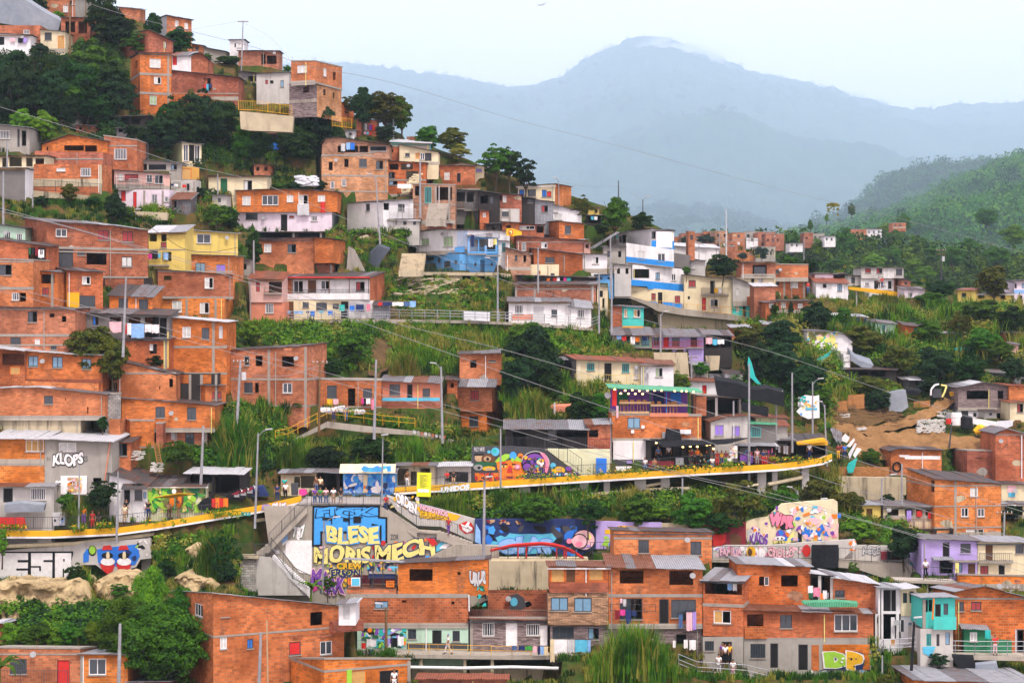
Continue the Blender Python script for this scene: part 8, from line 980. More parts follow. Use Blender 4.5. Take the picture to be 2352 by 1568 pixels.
FH('00 700,1150,860,1215 b4 d|small brick shack below the dark grove at upper left\n00 545,1100,700,1160 G zg|grey shack roof peeping out under the dark grove\n10 820,1205,912,1270 W zl|tiny white room under short yellow railing\n10 1385,1265,1465,1325 b2 s|small brick cube behind long white zinc roof\n11 1235,445,1500,530 LG d|open grey understorey below white cottage terrace\n11 1600,480,1790,540 b4 zl|low brick room with zinc roof above blue house\n11 2055,360,2140,470 b2 d|dark red block room right of brown timber house\n11 2110,490,2250,600 D zg|timber post shack left of yellow shop sign\n11 1090,10,1215,120 b1 s|brick room right of big pale brick house\n11 -20,-60,130,40 b3 d|small pink brick house above sandbag heap\n21 660,655,720,745 P d|narrow pink sliver house right of orange box house\n21 520,640,690,700 b4 zl|brick room below orange box house\n21 840,700,1040,850 G d|grey room under slanting zinc strip\n21 940,860,1095,1000 LG zg|pale grey room left of lower white balcony\n21 780,960,930,1020 B d|blue patched shack above upper path\n21 1620,560,1680,680 b3 s|thin far brick block behind white hall\n21 2020,1440,2200,1560 b2 zl|brick room right of streaked retaining wall\n31 375,950,440,1025 LG zg|small grey wing left of white plank house\n31 1225,1005,1310,1075 b3 d|brick stub with sloping roof right of ridge house\n31 -30,1410,60,1480 b2 zl|brick corner below low red brick house\n12 1755,350,1850,470 b4 d|brick room left of orange tower house\n22 1660,215,1800,300 LG zl|pale shack on rubble slope above white house\n22 1960,290,2120,350 W zg|white walled hut behind big black tarpaulin\n32 1240,350,1420,440 D zl|timber hut under wooded slope by dirt road\n32 30,700,180,760 G t|grey stall roof left of billboard\n32 1990,640,2100,700 LG d|small annex before gable house\n01 1950,225,2080,330 LG zg|stained grey wall house under pale yellow house\n01 2200,820,2300,960 G d|grey stair tower beside bright yellow house\n02 1560,-40,1600,60 b4 d|narrow brick strip right of blossom tree\n03 1180,1560,1560,1640 b4 zr|patched zinc roof shack at bottom below mango trees')
ai(2,2);af(ps('1300 100 1610 100 1630 330 1490 340 1310 180'),QT(1480,330)-.2,(0,1,0),'CR','retaining_wall',ad='stained cream bank wall right of long cream cottage');af(ps('1780 130 1910 130 1900 260 1800 270'),QT(1850,265)-.5,(0,1,0),'CR','retaining_wall',ad='short pale wall on rubble slope');ai(0,0);ac(642,540,40,'dark wooden pole with tangled wires by cream room at top left',aw='pole',aG='wood',aK=1,r=.16);ac(788,350,0,'second wooden pole right of tangled one at top left',aw='pole',aG='wood',r=.1);ac(2215,575,190,'thin pole with crossarm on skyline beside white house',aw='pole',aK=1,r=.13,aC=18);ac(66,1568,1290,'grey post rising before cream columned terrace',r=.13,bi=0,Y=232);ai(1,0);ac(1262,1290,960,'lamp post before big tree on ridge',r=.13,aw='pole',aK=1);ai(0,1);ac(30,610,10,'tall grey post at left edge above mint green house',r=.16,Y=215);ac(300,440,210,'short grey post above wide weathered brick house',r=.12,Y=226);ac(1245,470,385,'short lamp post below white ground floor at left',r=.1,bi=20);ac(1130,1568,970,'mossy grey post between brick houses at left centre',r=.15,Y=192,aC=28);ac(2330,1420,640,'thick grey post left of salmon pink house',r=.17,Y=236);ac(2300,1350,1010,'thin grey post beside salmon lower storey',r=.09,Y=232);ac(2000,300,30,'leaning grey post beside low pale yellow house',r=.12);ai(1,1);ac(1140,565,60,'leaning lamp post before white cottage',r=.13,bi=-50,Y=247,aC=-40);ac(1508,325,-110,'tall light grey post beside pile of pale blocks',r=.16,Y=252);ac(2220,1370,830,'tall lamp post right of blue house terrace',r=.15,bi=-85,Y=236)
ai(2,1);ac(430,310,90,'street lamp at corner of cream ridge house',bi=-30,r=.08,Y=276);ac(978,280,90,'pole with transformer above bright ridge tree',aw='pole',aK=0,r=.12,aG='dgrey',Y=285);ac(1202,390,265,'dark lamp post right of bright ridge tree',bi=35,r=.1,aG='dgrey',Y=280);ac(1968,795,350,'tall thin pale mast before far brick village',r=.13,aG='lgrey',Y=300);ac(240,1010,700,'lamp post before triple window house',bi=40,r=.13,Y=240);ac(905,1000,590,'grey post beside stair gallery of white block',r=.13,Y=246);ac(915,1500,890,'dark grey pole left of turquoise balcony house',r=.16,Y=238,aw='pole',aK=1);ac(800,1380,940,'mossy post left of dark grey pole',r=.13,Y=238);ac(1365,1740,1320,'lamp post before streaked retaining wall',bi=40,r=.14,Y=236);ac(1718,800,650,'thin pole before white hall',r=.09,Y=285);ac(1905,680,580,'thin far pole right of white hall',r=.09,Y=330);ai(3,1);ac(330,860,620,'pole on roof of orange brick storeys on right ridge',aw='pole',r=.1,Y=302);ac(1592,990,720,'crooked pole with white insulators before green hill',aw='pole',aK=2,r=.14,Y=330,aG='dgrey');ac(538,1265,1010,'grey post before white plank house',r=.12,Y=285);ai(0,2);ac(2150,1045,170,'grey pole with white transformer beside two-storey orange house',aw='pole',aK=2,r=.2,aC=60,Y=198);ac(1840,1290,770,'leaning grey post through white canopy',r=.17,aC=28,Y=189);ac(722,1568,1130,'slim lamp post before framed mural panel',r=.1,Y=184,bi=0,aC=8);ac(1080,1568,1190,'lamp post before white café wall',r=.11,Y=185,aC=4)
ai(1,2);ac(-10,1568,840,'lamp post with two arms left of plaza stalls',bi=90,r=.13,Y=186,aC=30);ac(578,690,180,'brown wooden pole beside two-storey orange house',aw='pole',aG='wood',r=.15,aK=1,Y=202,aC=10);ac(1085,760,165,'tall pale post before low brick row house',r=.17,Y=200,aC=18);ac(1712,800,230,'lamp post leaning left beside orange brick tower house',bi=-60,r=.16,Y=204,aC=-12);ac(1155,1410,890,'slim lamp post at right end of plaza railing',bi=8,r=.1,Y=189,aC=10);ac(2247,1335,795,'slim grey post before giant orange face',r=.12,Y=195);ac(2090,1568+900-600,1275,'tall lamp post with forked head before long walkway',r=.17,Y=180,bi=30,aC=10);ai(2,2);ac(905,1140,700,'grey post at left corner of bar house',r=.14,Y=BY-1);ac(1562,1740,1255,'lamp post before lilac mural wall',r=.14,Y=192,aC=4);ac(2035,940,545,'pale post before grey violet shuttered house',r=.15,Y=BY+1);ac(2178,1180,200,'tall pale post beside green safety net',r=.16,Y=BY-1.2);ac(1648,370,130,'grey post with wires behind bright bush',aw='pole',aK=1,r=.14,Y=230);ai(3,2);ac(222,890,285,'tall pale post with rags at billboard',r=.15,Y=BY+6);ac(75,860,490,'white gate like post left of billboard',r=.16,Y=BY+5,bi=20);ac(410,750,370,'lamp post before torn banner',bi=60,r=.13,Y=BY+14);ac(540,1020,580,'leaning lamp post at walkway end',bi=-40,r=.13,Y=BY+9,aC=-20);ac(272,1700,1365,'lamp post before dry bushes under walkway',bi=-70,r=.15,Y=200);ac(438,1740,1475,'lamp post before tall cream mural',bi=60,r=.11,Y=193);ac(1045,1870,1250,'lamp post before retaining wall right of walkway',bi=90,r=.15,Y=205)
ac(1230,1940,1120,'tallest grey post right of bamboo fence',r=.16,Y=204);ac(1660,900,740,'dark post beside black water tank',r=.12,aG='dgrey',Y=226,aC=30);ac(1740,460,330,'wooden pole behind small yellow sign board',aG='wood',r=.1,aw='pole',Y=243);ai(3,3);ac(2155,570,-10,'grey pole with wires before cream two-storey house',aw='pole',aK=1,r=.15,Y=196,aC=18);ac(1300,1560,1000,'dark lamp post before whitewashed houses',r=.17,aG='btarp',Y=160,aC=44,bi=10);ac(2215,1200,680,'grey pole with wires before brick gable house',aw='pole',aK=1,r=.13,Y=178,aC=14);ac(1050,1500,1310,'short grey post at bottom right stairs',r=.1,Y=158);ai(0,3);ac(1085,1640,1020,'pale lamp post before mango trees at bottom',r=.19,Y=152,aC=18);ac(1072,135,-60,'grey post standing on left walkway edge',r=.13,Y=184.2);ai(1,3);ac(20,1640,1100,'leaning grey post before tall red brick house',r=.17,Y=152,aC=25);ac(610,590,75,'slim lamp post before yellow lettered wall',bi=110,r=.12,Y=184,aC=14);ac(1195,1320,870,'mossy wooden post with lamp before mint wall',r=.18,bi=-50,Y=BP-1,aG='wood');b=MB();ai(1,3);b.tube(QP(110,1600,HX.D-.4),QP(98,990,HX.D-.4),.07);a3(b.build('vent_pipe','tan',None,QP(110,1600,HX.D-.4)),'orange plastic pipe running up side of tall red brick house','pipe');CB=[(ps('-60 225 0 246 200 305 400 372 588 417 800 505 1000 585 1176 650 1500 740 1764 806 2058 905 2400 1010'),'long cable from dark trees down past blue house to right edge',165,175,.022),(ps('-60 468 0 485 150 520 345 578 588 655 1176 862 1340 918 1764 1060 2100 1165 2400 1255'),'heavy cable from left edge across orange tower to lower right',150,165,.026),(ps('-60 462 0 478 300 560 588 645 880 735 1176 808 1500 905 1764 990 2058 1085 2400 1190'),'heavy cable crossing above plaza and bars',152,168,.026),(ps('-60 650 0 668 200 720 588 825 780 880 1176 987 1400 1050 1764 1140 2050 1215 2400 1330'),'cable passing before blue shutters and long walkway',148,160,.024),(ps('-60 640 0 655 230 712 588 812 840 880 1176 972 1560 1085 1764 1130 2058 1215 2400 1310'),'upper twin of cable before long walkway',149,161,.022),(ps('-60 480 300 565 588 700 900 770 1176 800'),'thin cable over bright yellow house',190,200,.014),(ps('180 0 300 38 588 110 700 150 900 190 1176 273 1400 330 1764 428 2058 500 2352 580'),'very thin far cable across blue mountain',200,320,.03),([(430,70),(545,50)],'thin wire from left to skyline pole',300,303,.02),([(556,52),(620,85),(668,140)],'thin wire from skyline pole down to right',303,270,.02),([(1282,418),(1350,428),(1420,428)],'wire from street lamp to transformer pole',276,285,.02),([(1424,430),(1476,458)],'wire from transformer pole to dark lamp post',285,280,.02),(ps('588 1155 780 1120 790 1118 1000 1035 1180 990'),'thin slack wire rising above plaza stalls',192,198,.014),([(588,1020),(620,1060),(645,1080)],'short wire beside two armed lamp post',188,192,.012),([(585,862),(660,862),(735,838)],'drooping service cable on two-storey orange house',201,202,.03),([(738,838),(850,800),(880,770)],'service wire rising right of brown wooden pole',202,210,.012),([(1176,1010),(1300,990),(1420,1000)],'wire before dark verandah house',198,200,.012),([(545,1365),(700,1450),(880,1510)],'thin wire across tall red brick house',153,157,.014),([(890,1395),(1000,1425),(1070,1430)],'thin wire from mossy wooden post to right',164,168,.014)]
for p,l,a,b_,r in CB:
 cQ(p,l,r,'dgrey' if r<.02 else 'grey',a,b_)
ai(0,1);cQ([aA(1300,460),aA(1500,600),aA(1700,720),aA(1950,745),aA(2200,700)],'thick drooping bundle of cables before bright yellow house',.035,'black',212,222);ai(3,1);o=QP(600,300,270);V=[]
for i in range(120):
 V.append([R.uniform(-.9,.9),R.uniform(-.2,.2),0]);V[-1][2]=-abs(R.normal())*(.8 if abs(V[-1][0])>.5 else .3)
q=bn('hanging_moss',aP(np.array(V),np.tile([0,-1.,.2],(120,1)),.16,R),np.zeros(120),['lf5'],dc=tuple(o));a3(q,'tangle of dry moss hanging on far thin cable','moss');ai(1,0);o=QP(-560,320,300);ai(2,0);o=QP(272,44,260);e6=er=MB();aI=[(-1.2,.25),(-.5,-.05),(0,0),(.5,.12),(1.3,.7),(.5,-.12),(0,-.22),(-.6,-.25)];er.prism([o+Vector((x*.55,0,z*.55))for x,z in aI],(0,.12,0));a3(er.build('bird','grey',None,o),'tiny grey bird gliding in white sky','bird')
def TT(s,far=None,**k):
 for ln in s.split('\n'):
  c,l=ln.split(' ',1);v=c.split(',');q=dict(k)
  if len(v)>5:
   q['trunk']=float(v[5])
  if far and(l.startswith('far')or 'village' in l):
   q['Y']=far
  T(*map(float,v[:4]),l,'lf'+v[4][0],{'r':'round','l':'loose','c':'cone'}[v[4][1]],group='trees on the hillside',**q)
ai(0,0);TT('60,480,1050,520,6r tall dark tree at left edge below white walled room\n330,470,1080,460,1l broad dark tree left of centre in upper left grove\n590,720,1130,420,2r dark round tree with a yellow green top in upper left grove\n850,380,900,560,2l large mid green tree left of three storey tower house\n1050,700,1110,420,6r dark tree touching left side of tower house\n800,700,1120,380,1r dark tree in middle of upper left grove\n200,1000,1290,250,3r bright green tree left of a pair below dark grove\n400,1010,1330,300,3r bright green tree right of a pair below dark grove\n40,860,1120,240,1r small dense tree at left edge under tall dark tree\n960,-60,420,420,1l tall tree before topmost brick house\n1080,120,440,330,6r round tree right of topmost brick house\n330,-80,180,260,6r dark tree behind grey tarpaulin at top edge\n1400,100,420,260,1c spiky dark tree left of pink skyline house\n1640,250,520,280,1r dark bush tree before pink skyline house\n1250,300,520,300,2l feathery tree left of low brick skyline house\n530,100,210,120,3r small yellow green shrub beside tarpaulin\n370,400,520,190,6r small dark shrub under cream barred room\n1850,830,1330,560,6l large tree before long brick wing\n1700,960,1380,430,1r tree left of large one before long brick wing\n1480,1050,1400,350,6r dark round tree under three storey tower house\n2040,950,1380,420,1r tree right of large one before long brick wing\n2240,1170,1500,330,2r small tree left of blue plastic sheet\n1900,490,580,110,2r small shrub beside grey shack row\n2090,520,600,260,2r pale shrubs on skyline below painted house\n1900,1130,1350,280,6l young tree with dull leaves in gully\n150,560,1160,420,6r dark crown filling left side of upper left grove\n700,560,1130,420,1r dark crown behind yellow green topped tree\n480,640,1170,360,6r low dark crown at foot of upper left grove\n1010,560,1000,360,1r dark crown right of large mid green tree\n620,860,1180,300,6r small dark crown at lower edge of upper left grove\n900,880,1160,320,1r dark crown above shack on posts\n1560,900,1330,330,1l leafy crown below three storey tower house\n1250,1150,1420,300,6r dark crown left of pale green tower',trunk=.1)
ai(1,0);TT('480,900,1480,560,6r big dark tree before streaked wall below corner house\n380,1150,1560,420,1r lower dark tree at left foot of big one\n680,1100,1480,330,1l dark tree right of big one below corner house\n30,1180,1560,280,1r dark tree left of blue plastic sheet lean to\n980,800,1240,260,6r dense tree on ridge right of corner house\n1190,855,1250,420,4r wide olive tree behind ridge lamp post\n1330,900,1290,240,2r olive tree at right of ridge lamp post\n850,880,1080,160,4l small tree between corner house and ridge tree\n1190,1150,1330,220,6r bush with red flowers left of ridge lamp post\n1580,1160,1430,260,2r bright green ridge tree behind long white roof\n1800,1170,1450,300,4r dull brown green tree on ridge\n1870,1320,1500,240,5l bare brownish tree right of cream ridge house\n2200,1330,1700,360,2l feathery tree at end of central ridge\n290,600,680,90,2r tiny tree left of skyline corner house\n2330,1360,1720,260,1l second feathery tree at end of central ridge');ai(0,1);TT('640,120,310,180,4r small orange flecked tree before grey railing\n380,230,340,150,6r dark clipped bush under grey railing\n870,240,340,170,1r dark bush between two small trees under grey railing\n1060,190,490,290,6c dark conical tree left of white ground floor\n1150,330,490,180,2r light green shrub right of dark conical tree\n1830,150,260,140,6r shrub beside ochre box room\n1990,300,560,260,2l loose green tree left of lilac white house\n2120,330,560,180,1r dark bush at corner of lilac white house\n860,1440,1900,500,4r orange flowering tree between brick houses\n2330,560,900,160,1r leafy bush with red flowers beside bright yellow house\n2320,1360,1640,280,3l yellow green shrub at left end of gallery path',trunk=.1)
ai(0,2);TT('1040,-20,400,290,4r lower half of orange flowering trees with dark leaves\n1430,130,240,170,6r small dark bush growing on a roof ledge\n1060,260,370,130,6r dark shrub left of sloping top brick house\n1640,900,1170,330,2l broad leaved tree before ladder\n940,690,830,110,1r tuft of dark weeds beside block stair tower\n960,1270,1500,330,1l spreading flat tree left of white café wall\n620,1400,1568,200,2r leafy shrub before framed mural panel\n900,1340,1560,220,6r dark shrub right of framed mural panel',dY=-1,trunk=.1);ai(1,1);TT('340,100,190,170,6r dark bush right of white sandbag heap\n200,120,200,200,2r bush left of white sandbag heap\n600,90,190,120,6r dark bush beside big pale brick house',trunk=.05);ai(2,1);TT('120,-120,220,280,6l leafy tree beside cream ridge house\n640,230,470,230,4l yellowish ridge tree right of cream house\n950,220,600,360,2c bright pointed tree in middle of ridge\n1190,380,560,230,1r dark tree right of bright pointed tree\n830,480,600,160,1r shrub at foot of bright pointed tree\n1930,775,1000,320,6r round dark tree behind cream three level house\n1780,585,680,190,6r small round far tree in brick village\n2180,1410,1700,330,4r orange tinted tree below turquoise ground storey\n120,1400,1700,400,2r big green tree below long low white house\n2120,750,820,110,6r far small tree under brick village\n1600,880,960,80,2r small shrub by dark graffiti wall\n160,960,1010,140,2r small shrub before brick cream end room\n1600,600,690,120,6r far tree left of brick village\n2290,700,830,170,6r far trees at right of brick village',trunk=.1,far=575)
ai(3,1);TT('2065,880,1210,370,4r,.12 big round dense tree on right hand ridge\n1585,1010,1200,300,6r,.2 dark flat topped tree left of yellow ridge house\n1500,1120,1260,300,2r,.05 leafy green mass below dark flat topped tree\n1960,1190,1420,420,2r,.05 green creeper mass below big round tree\n450,1200,1480,300,6r,.1 dark tree left of bright blue shack\n690,1255,1420,170,2r,.1 small bright tree before blue shack\n90,1380,1700,420,6r,.1 dark tree mass below low red brick house\n210,1190,1360,70,6c,.05 slim columnar shrub between two white windows\n60,1230,1330,110,1r,.05 shrub left of low red brick house\n1480,1370,1600,300,2r,.1 leafy tree right of green shuttered house\n870,1420,1700,420,4r,.1 yellow green tree above mural house\n1750,1300,1560,300,4l,.1 tree with yellow flowers on right slope\n1980,1450,1720,330,2r,.1 pale green tree above tiny brick shed\n2250,1240,1500,300,1r,.1 green tree under balcony house at right edge\n950,1310,1370,80,6r,.05 small dark shrub right of blue shack\n400,810,960,170,6r,.1 dark tree right of orange brick storeys\n210,790,870,180,2r,.1 light green tree behind orange brick storeys')
for i,a in enumerate([(230,560,800,190,430),(460,630,850,200,425),(720,520,820,230,440),(390,440,560,70,460),(540,390,480,50,460),(770,300,420,80,640),(640,800,930,220,410),(980,760,930,220,412),(1150,690,850,180,430),(1370,600,790,210,450),(1340,810,950,190,400),(1520,680,850,200,430),(1700,700,900,230,420),(1450,880,1010,200,380),(1850,620,800,220,450),(2100,700,900,260,430),(2250,500,700,260,500),(1250,390,560,160,560),(2000,350,520,220,620),(1080,480,640,140,560),(1180,540,700,190,500),(900,620,760,200,460)]):
 T(a[0],a[1],a[2],a[3],['round far tree in valley behind orange brick storeys','dark round far tree beside white house with pink base','tallest far tree left of wooded slope house','slim pointed tree standing alone before blue valley','tiny tree alone before blue valley','lone tree on shoulder of far hill','far tree above patched pink roof','pale round far tree above grey and white ridge house','far tree right of white far house','far tree in middle of wooded slope','pale far tree above ridge house wing','far tree left of crooked pole','far tree right of crooked pole','far tree above dark flat topped tree','far tree below pale trunk','far tree above big round ridge tree','far tree at right edge of green hill','far tree beside lone brick wall house','far tree high on green hill','far tree before far brick house','far tree below lone brick wall house','far tree between two far wooded houses'][i],['lf2','lf3','lf2'][i%3],'round' if i not in(3,4)else 'cone',group='trees on far wooded slope',trunk=.05,Y=a[4]*1.42)
ai(1,2);TT('1310,455,540,70,2r small clipped round bush before salmon cottage\n900,-60,80,300,2r dark bush above earth slide\n900,-100,240,420,2r green thicket left of earth slide\n700,150,330,260,1r bush at right side of two storey orange house\n1920,780,880,120,4r yellow flowered bush at foot of tower house\n1700,820,930,160,2l bush beside flower pots\n400,540,640,170,4l shrub below two storey orange house\n1050,850,1120,420,1r dense bush left of cane slope above plaza\n640,960,1180,360,6r dark thicket above black curtained stall',trunk=.05);ai(2,2);TT('180,-120,480,520,6r tall dark tree mass left of long cream cottage\n350,180,560,260,1r dark tree touching lean to of cream cottage\n60,150,560,330,6r dark tree at left of dry cane clump\n1530,275,480,260,3l bright green bush before white end house\n1340,320,440,160,2l green bush left of bright one at white end house\n620,470,760,280,1r dark bush below long cream cottage\n780,480,760,220,2r bush left of bar house\n1740,190,320,170,2r dark shrub on rubble slope\n2250,10,420,300,6r dark tree behind green safety net\n2070,620,690,90,2l small palm like shrub in concrete frame\n1150,1390,1700,360,2r green bush under long walkway left\n1650,1400,1750,400,2r bushes under middle of long walkway\n2100,1260,1700,480,4l tall scrub under right end of long walkway\n250,1400,1700,420,2l green scrub below first pier of long walkway\n700,1440,1720,300,1l scrub between first piers of long walkway',trunk=.05);ai(3,2);TT('100,20,420,500,6r large dark tree left of billboard\n350,140,560,420,6r dark tree behind torn banner\n500,420,700,280,2r green bush right of torn banner\n950,320,500,360,4r grassy bush above bamboo panel\n1000,430,650,280,6r dark bush left of grey covered heap\n1200,40,330,330,4r leafy tree above silver tarpaulin roof\n1550,60,380,420,6r dark tree in middle of right slope\n1850,130,380,360,1r wide dark tree above gable house\n2250,150,380,240,6r tree right of zinc shack at right\n1500,330,480,240,6r bush behind white loader\n950,980,1130,200,2r green bush below clay bank\n480,1260,1600,500,4l dry yellowish scrub below walkway end\n150,1330,1600,340,2l green scrub under right end of walkway\n780,1380,1600,260,4r scrub at foot of stained wall\n1100,1400,1520,130,1r small bush with white flowers by stained wall\n1300,1390,1490,120,1r small bush left of two level brick house\n2150,-20,200,260,2r green tree left of tiny pink hut',trunk=.05)
ai(0,3);T(1500,860,1580,900,'huge dense mango tree beside tall red brick house','lf2','big',trunk=.05,group='mango trees at bottom left');T(1370,520,1300,390,'dense round mango tree at top of bottom left grove','lf3','big',trunk=.05,group='mango trees at bottom left');T(1150,780,1450,560,'dense mango tree left of huge one','lf2','big',trunk=.05,group='mango trees at bottom left');T(1690,700,1300,440,'mango tree touching corner brick house','lf2','big',trunk=.05,group='mango trees at bottom left')
for i,x in enumerate((90,230,370,500,620,740,860)):
 T(x,1010+i%2*40,1240,230,['green bush at left end of row under cliff','second green bush under cliff','green bush under middle of cliff','bright bush under cliff left of brick annex','bush above brick annex roof','bush left of mango grove under pale rock','last bush of row at mango grove'][i],['lf3','lf2','lf2'][i%3],'round',group='bushes in a row under cliff',trunk=.05)
TT('700,470,720,250,1l dark shrub right of block letters\n1100,650,800,240,2l grassy shrub above mango grove\n1620,290,420,180,2l dark shrub beside square boulder\n1530,420,590,200,1r shrub under square boulder\n2020,180,620,320,1l tall scrub under left walkway near stair\n2070,450,640,220,6r dark scrub left of grey block wall\n20,120,420,110,3l creeper hanging at left end of walkway',trunk=.05);cd(-10,1640,440,'large banana leaves at bottom left corner',Y=150,aG='lf2');ai(1,3);cd(505,800,230,'banana plant between stair and crooked zinc roof',Y=WY-5);T(660,580,730,150,'mossy shrub on wall beside banana plant','lf2','loose',trunk=.05,Y=WY-2);ai(2,3);br(700,1520,1040,1640,'big clump of bright green giant cane at bottom','lf3',n=170,bo=22,Y=153,aC=.35);T(1900,10,260,500,'dark tree hanging over red heart mural','lf1','round',trunk=.05,Y=WY+3);T(1100,-40,150,320,'bush hanging over lilac mural','lf2','round',trunk=.05,Y=WY+3);T(560,30,200,240,'dry creeper over blue mural','lf4','loose',trunk=.05,Y=WY+2.5);T(1350,-60,90,360,'bright leaved bush above lilac mural','lf3','loose',trunk=.05,Y=WY+4);T(200,-120,70,420,'green bushes along top of blue mural','lf2','round',trunk=.05,Y=WY+4);ai(3,3);TT('850,60,290,320,3r bright yellow green bush right of cream mural\n1250,130,450,320,6r dark tree left of lilac house\n1570,1290,1430,250,6l dark dead looking bush before whitewashed house\n2120,1040,1180,150,2r round bush beside dark green house\n780,450,590,110,2l small creeper below black screen\n910,240,310,200,5r grassy hump right of pink parapet\n1080,1480,1600,160,4r bush with yellow flowers at bottom right\n2250,-60,70,200,6r tree at right edge above cream house',trunk=.05)
ai(1,2)
for a in[(1240,1800,870,1110,'tall cane grass above white draped stall','lf3'),(150,520,930,1180,'tall green grass left of plaza stalls','lf2'),(1560,1950,1360,1600,'tall grass clump beside yellow sign','lf3'),(2130,2351,1330,1568,'tall grass hanging under long walkway left end','lf2'),(1250,1500,80,330,'pale tall grass on slope above salmon cottage','lf5')]:
 br(*a[:5],aG=a[5],n=90,bo=14)
ai(2,2);br(10,340,430,720,'dry golden cane clump left of salmon sheet','lf5',n=110,bo=16);br(1450,1960,1380,1700,'green cane under long walkway','lf3',n=90);br(900,1260,1400,1620,'broad grass clump under long walkway pier','lf2',n=80);br(1250,1420,1500,1620,'bright leaf clump above lilac mural','lf3',n=50,bo=10);ai(0,3);br(640,860,480,720,'golden grass tuft right of block letters','lf5',n=50,bo=12);br(1820,2120,180,640,'long grass under left walkway piers','lf2',n=70);ai(0,2);br(2000,2351,640,1240,'tall grass below pole with white transformer','lf2',n=120);br(600,760,1430,1600,'bright spiky grass before framed mural','lf3',n=30,bo=10,Y=183.5)
def aS(x0,x1,y,Y,ad,n=60,bD=False):
 y-=10;n=int(n*.5);b=[];mi=[]
 for i in range(n):
  px,py=aA(R.uniform(x0,x1),y+R.uniform(-14,10));p=P3(px,py,Y+R.uniform(-.2,.1));b.append(p)
 C=np.array([tuple(p)for p in b]);v=aP(C,np.tile([0,-1.,.3],(n,1)),.1,R);v2=aP(np.repeat(C,5,0)+R.normal(size=(n*5,3))*.2-np.array([0,0,.12]),np.tile([0,-.6,.7],(n*5,1)),.12,R);V=np.concatenate([v,v2]);c=V.reshape(-1,3).mean(0);c[2]=V[...,2].min();return a3(bn('flowering_plants',V-c,np.concatenate([np.zeros(n),np.ones(n*5)]),['yellow','lf3'],dc=tuple(c)),ad,'flowers',aw='stuff')
ai(0,3);aS(20,240,140,184.1,'yellow flowers at left end of left walkway');aS(660,780,140,184.3,'yellow flowers trailing over middle of left walkway',50);aS(880,1030,115,184.6,'yellow flowers left of grey walkway post',50);aS(1200,1700,75,185.6,'green plants along edge of left walkway',30);aS(1880,2220,15,187.2,'yellow flowers below parked motorcycles',90);ai(2,2);aS(20,640,1235,197,'weeds and yellow blooms before giant face mural',70);aS(700,1260,1195,198.7,'weeds on walkway edge below white garage',60);aS(1280,1850,1160,200.6,'yellow flowers on walkway edge below black bar',80);aS(1900,2150,1130,202.4,'green plants on walkway edge below stalls',50);ai(3,2);aS(0,560,1085,205,'green plants along curved end of walkway',80)
def dR(px,py,w,h,D,bo,ad):
 o=P3(px,py,D);b=MB();r=w*S*D/2;rz=h*S*D/2;n=14
 for i in range(n):
  for j in range(8):
   q=lambda a,c:o+Vector((r*math.cos(a)*math.sin(c),r*.5*math.sin(a)*math.sin(c),rz*math.cos(c)));a0,a1=(i*2*math.pi/n,(i+1)*2*math.pi/n);c0,c1=(j*math.pi/8+.001,(j+1)*math.pi/8);b.face([q(a0,c0),q(a0,c1),q(a1,c1),q(a1,c0)])
 m=bpy.data.materials.new('mist');m.use_nodes=True;t=m.node_tree;t.nodes.clear();u=t.nodes.new('ShaderNodeOutputMaterial');v=t.nodes.new('ShaderNodeVolumePrincipled');v.inputs['Color'].default_value=(.98,.98,1,1);ep=t.nodes.new('ShaderNodeTexCoord');nf=aU(t,1,dd(t,ep.outputs['Object'],(2.2/r,2.2/r,2.2/rz)),4,.6);g=t.nodes.new('ShaderNodeTexGradient');g.gradient_type='SPHERICAL';t.links.new(dd(t,ep.outputs['Object'],(1/r,2/r,1/rz)),g.inputs['Vector']);k1=t.nodes.new('ShaderNodeMath');k1.operation='MULTIPLY';t.links.new(ba(t,nf,.38,.68),k1.inputs[0]);t.links.new(g.outputs['Fac'],k1.inputs[1]);k2=t.nodes.new('ShaderNodeMath');k2.operation='MULTIPLY';t.links.new(k1.outputs[0],k2.inputs[0]);k2.inputs[1].default_value=bo;t.links.new(k2.outputs[0],v.inputs['Density']);t.links.new(v.outputs[0],u.inputs['Volume']);a3(b.build('mist',[m],None,o),ad,'mist',aw='stuff')
dR(1562,136,260,130,17000,.03,'small white cloud wisp clinging to right side of mountain peak');ai(1,2);dj=WY+.35;Pn(540,1500,'woman in a purple patterned top leaning on plaza railing, leftmost of row','purple','jeans',aH='lean',Y=dj,bd=True);Pn(592,1500,'man in a green shirt leaning on plaza railing','green','jeans',aH='lean',Y=dj);Pn(643,1500,'woman in a pink top and jeans leaning on plaza railing','lpink','jeans',aH='lean',Y=dj,bd=True);Pn(712,1500,'woman in a white top and beige skirt leaning on plaza railing','white','tan',aH='lean',Y=dj,bd=True,bA=True);Pn(780,1500,'person in black with yellow bag at right end of plaza group','black','grey',aH='lean',Y=dj,bA=True);Pn(272,1450,'person in a white shirt seen from behind beside food cart','white','black',Y=PL+.3,cY=180);Pn(262,1400,'person in a teal shirt leaning on cream snack stall','teal','black',Y=PL+1.5);Pn(592,1395,'man in a cream shirt walking up from black curtained stall','cream','black',Y=PL+2,aH='walk');Pn(556,1395,'person in a dark vest beside man in cream shirt','brown','jeans',Y=PL+2.2);Pn(195,1465,'person in navy sitting low at left plaza railing','navy','navy',Y=PL+.2);Pn(1195,1568,'person in a red shirt going down plaza stair','red','navy',Y=WY+.6,aH='walk');Pn(712,730,'man in a white T-shirt standing at yellow railing','white','navy',Y=QT(712,730)-1.2);Pn(826,728,'man in a grey shirt and jeans beside man in white','grey','jeans',Y=QT(826,730)-1.);Pn(1388,1340,'woman in white trousers behind walkway railing near yellow sign','brown','white',Y=PL+5)
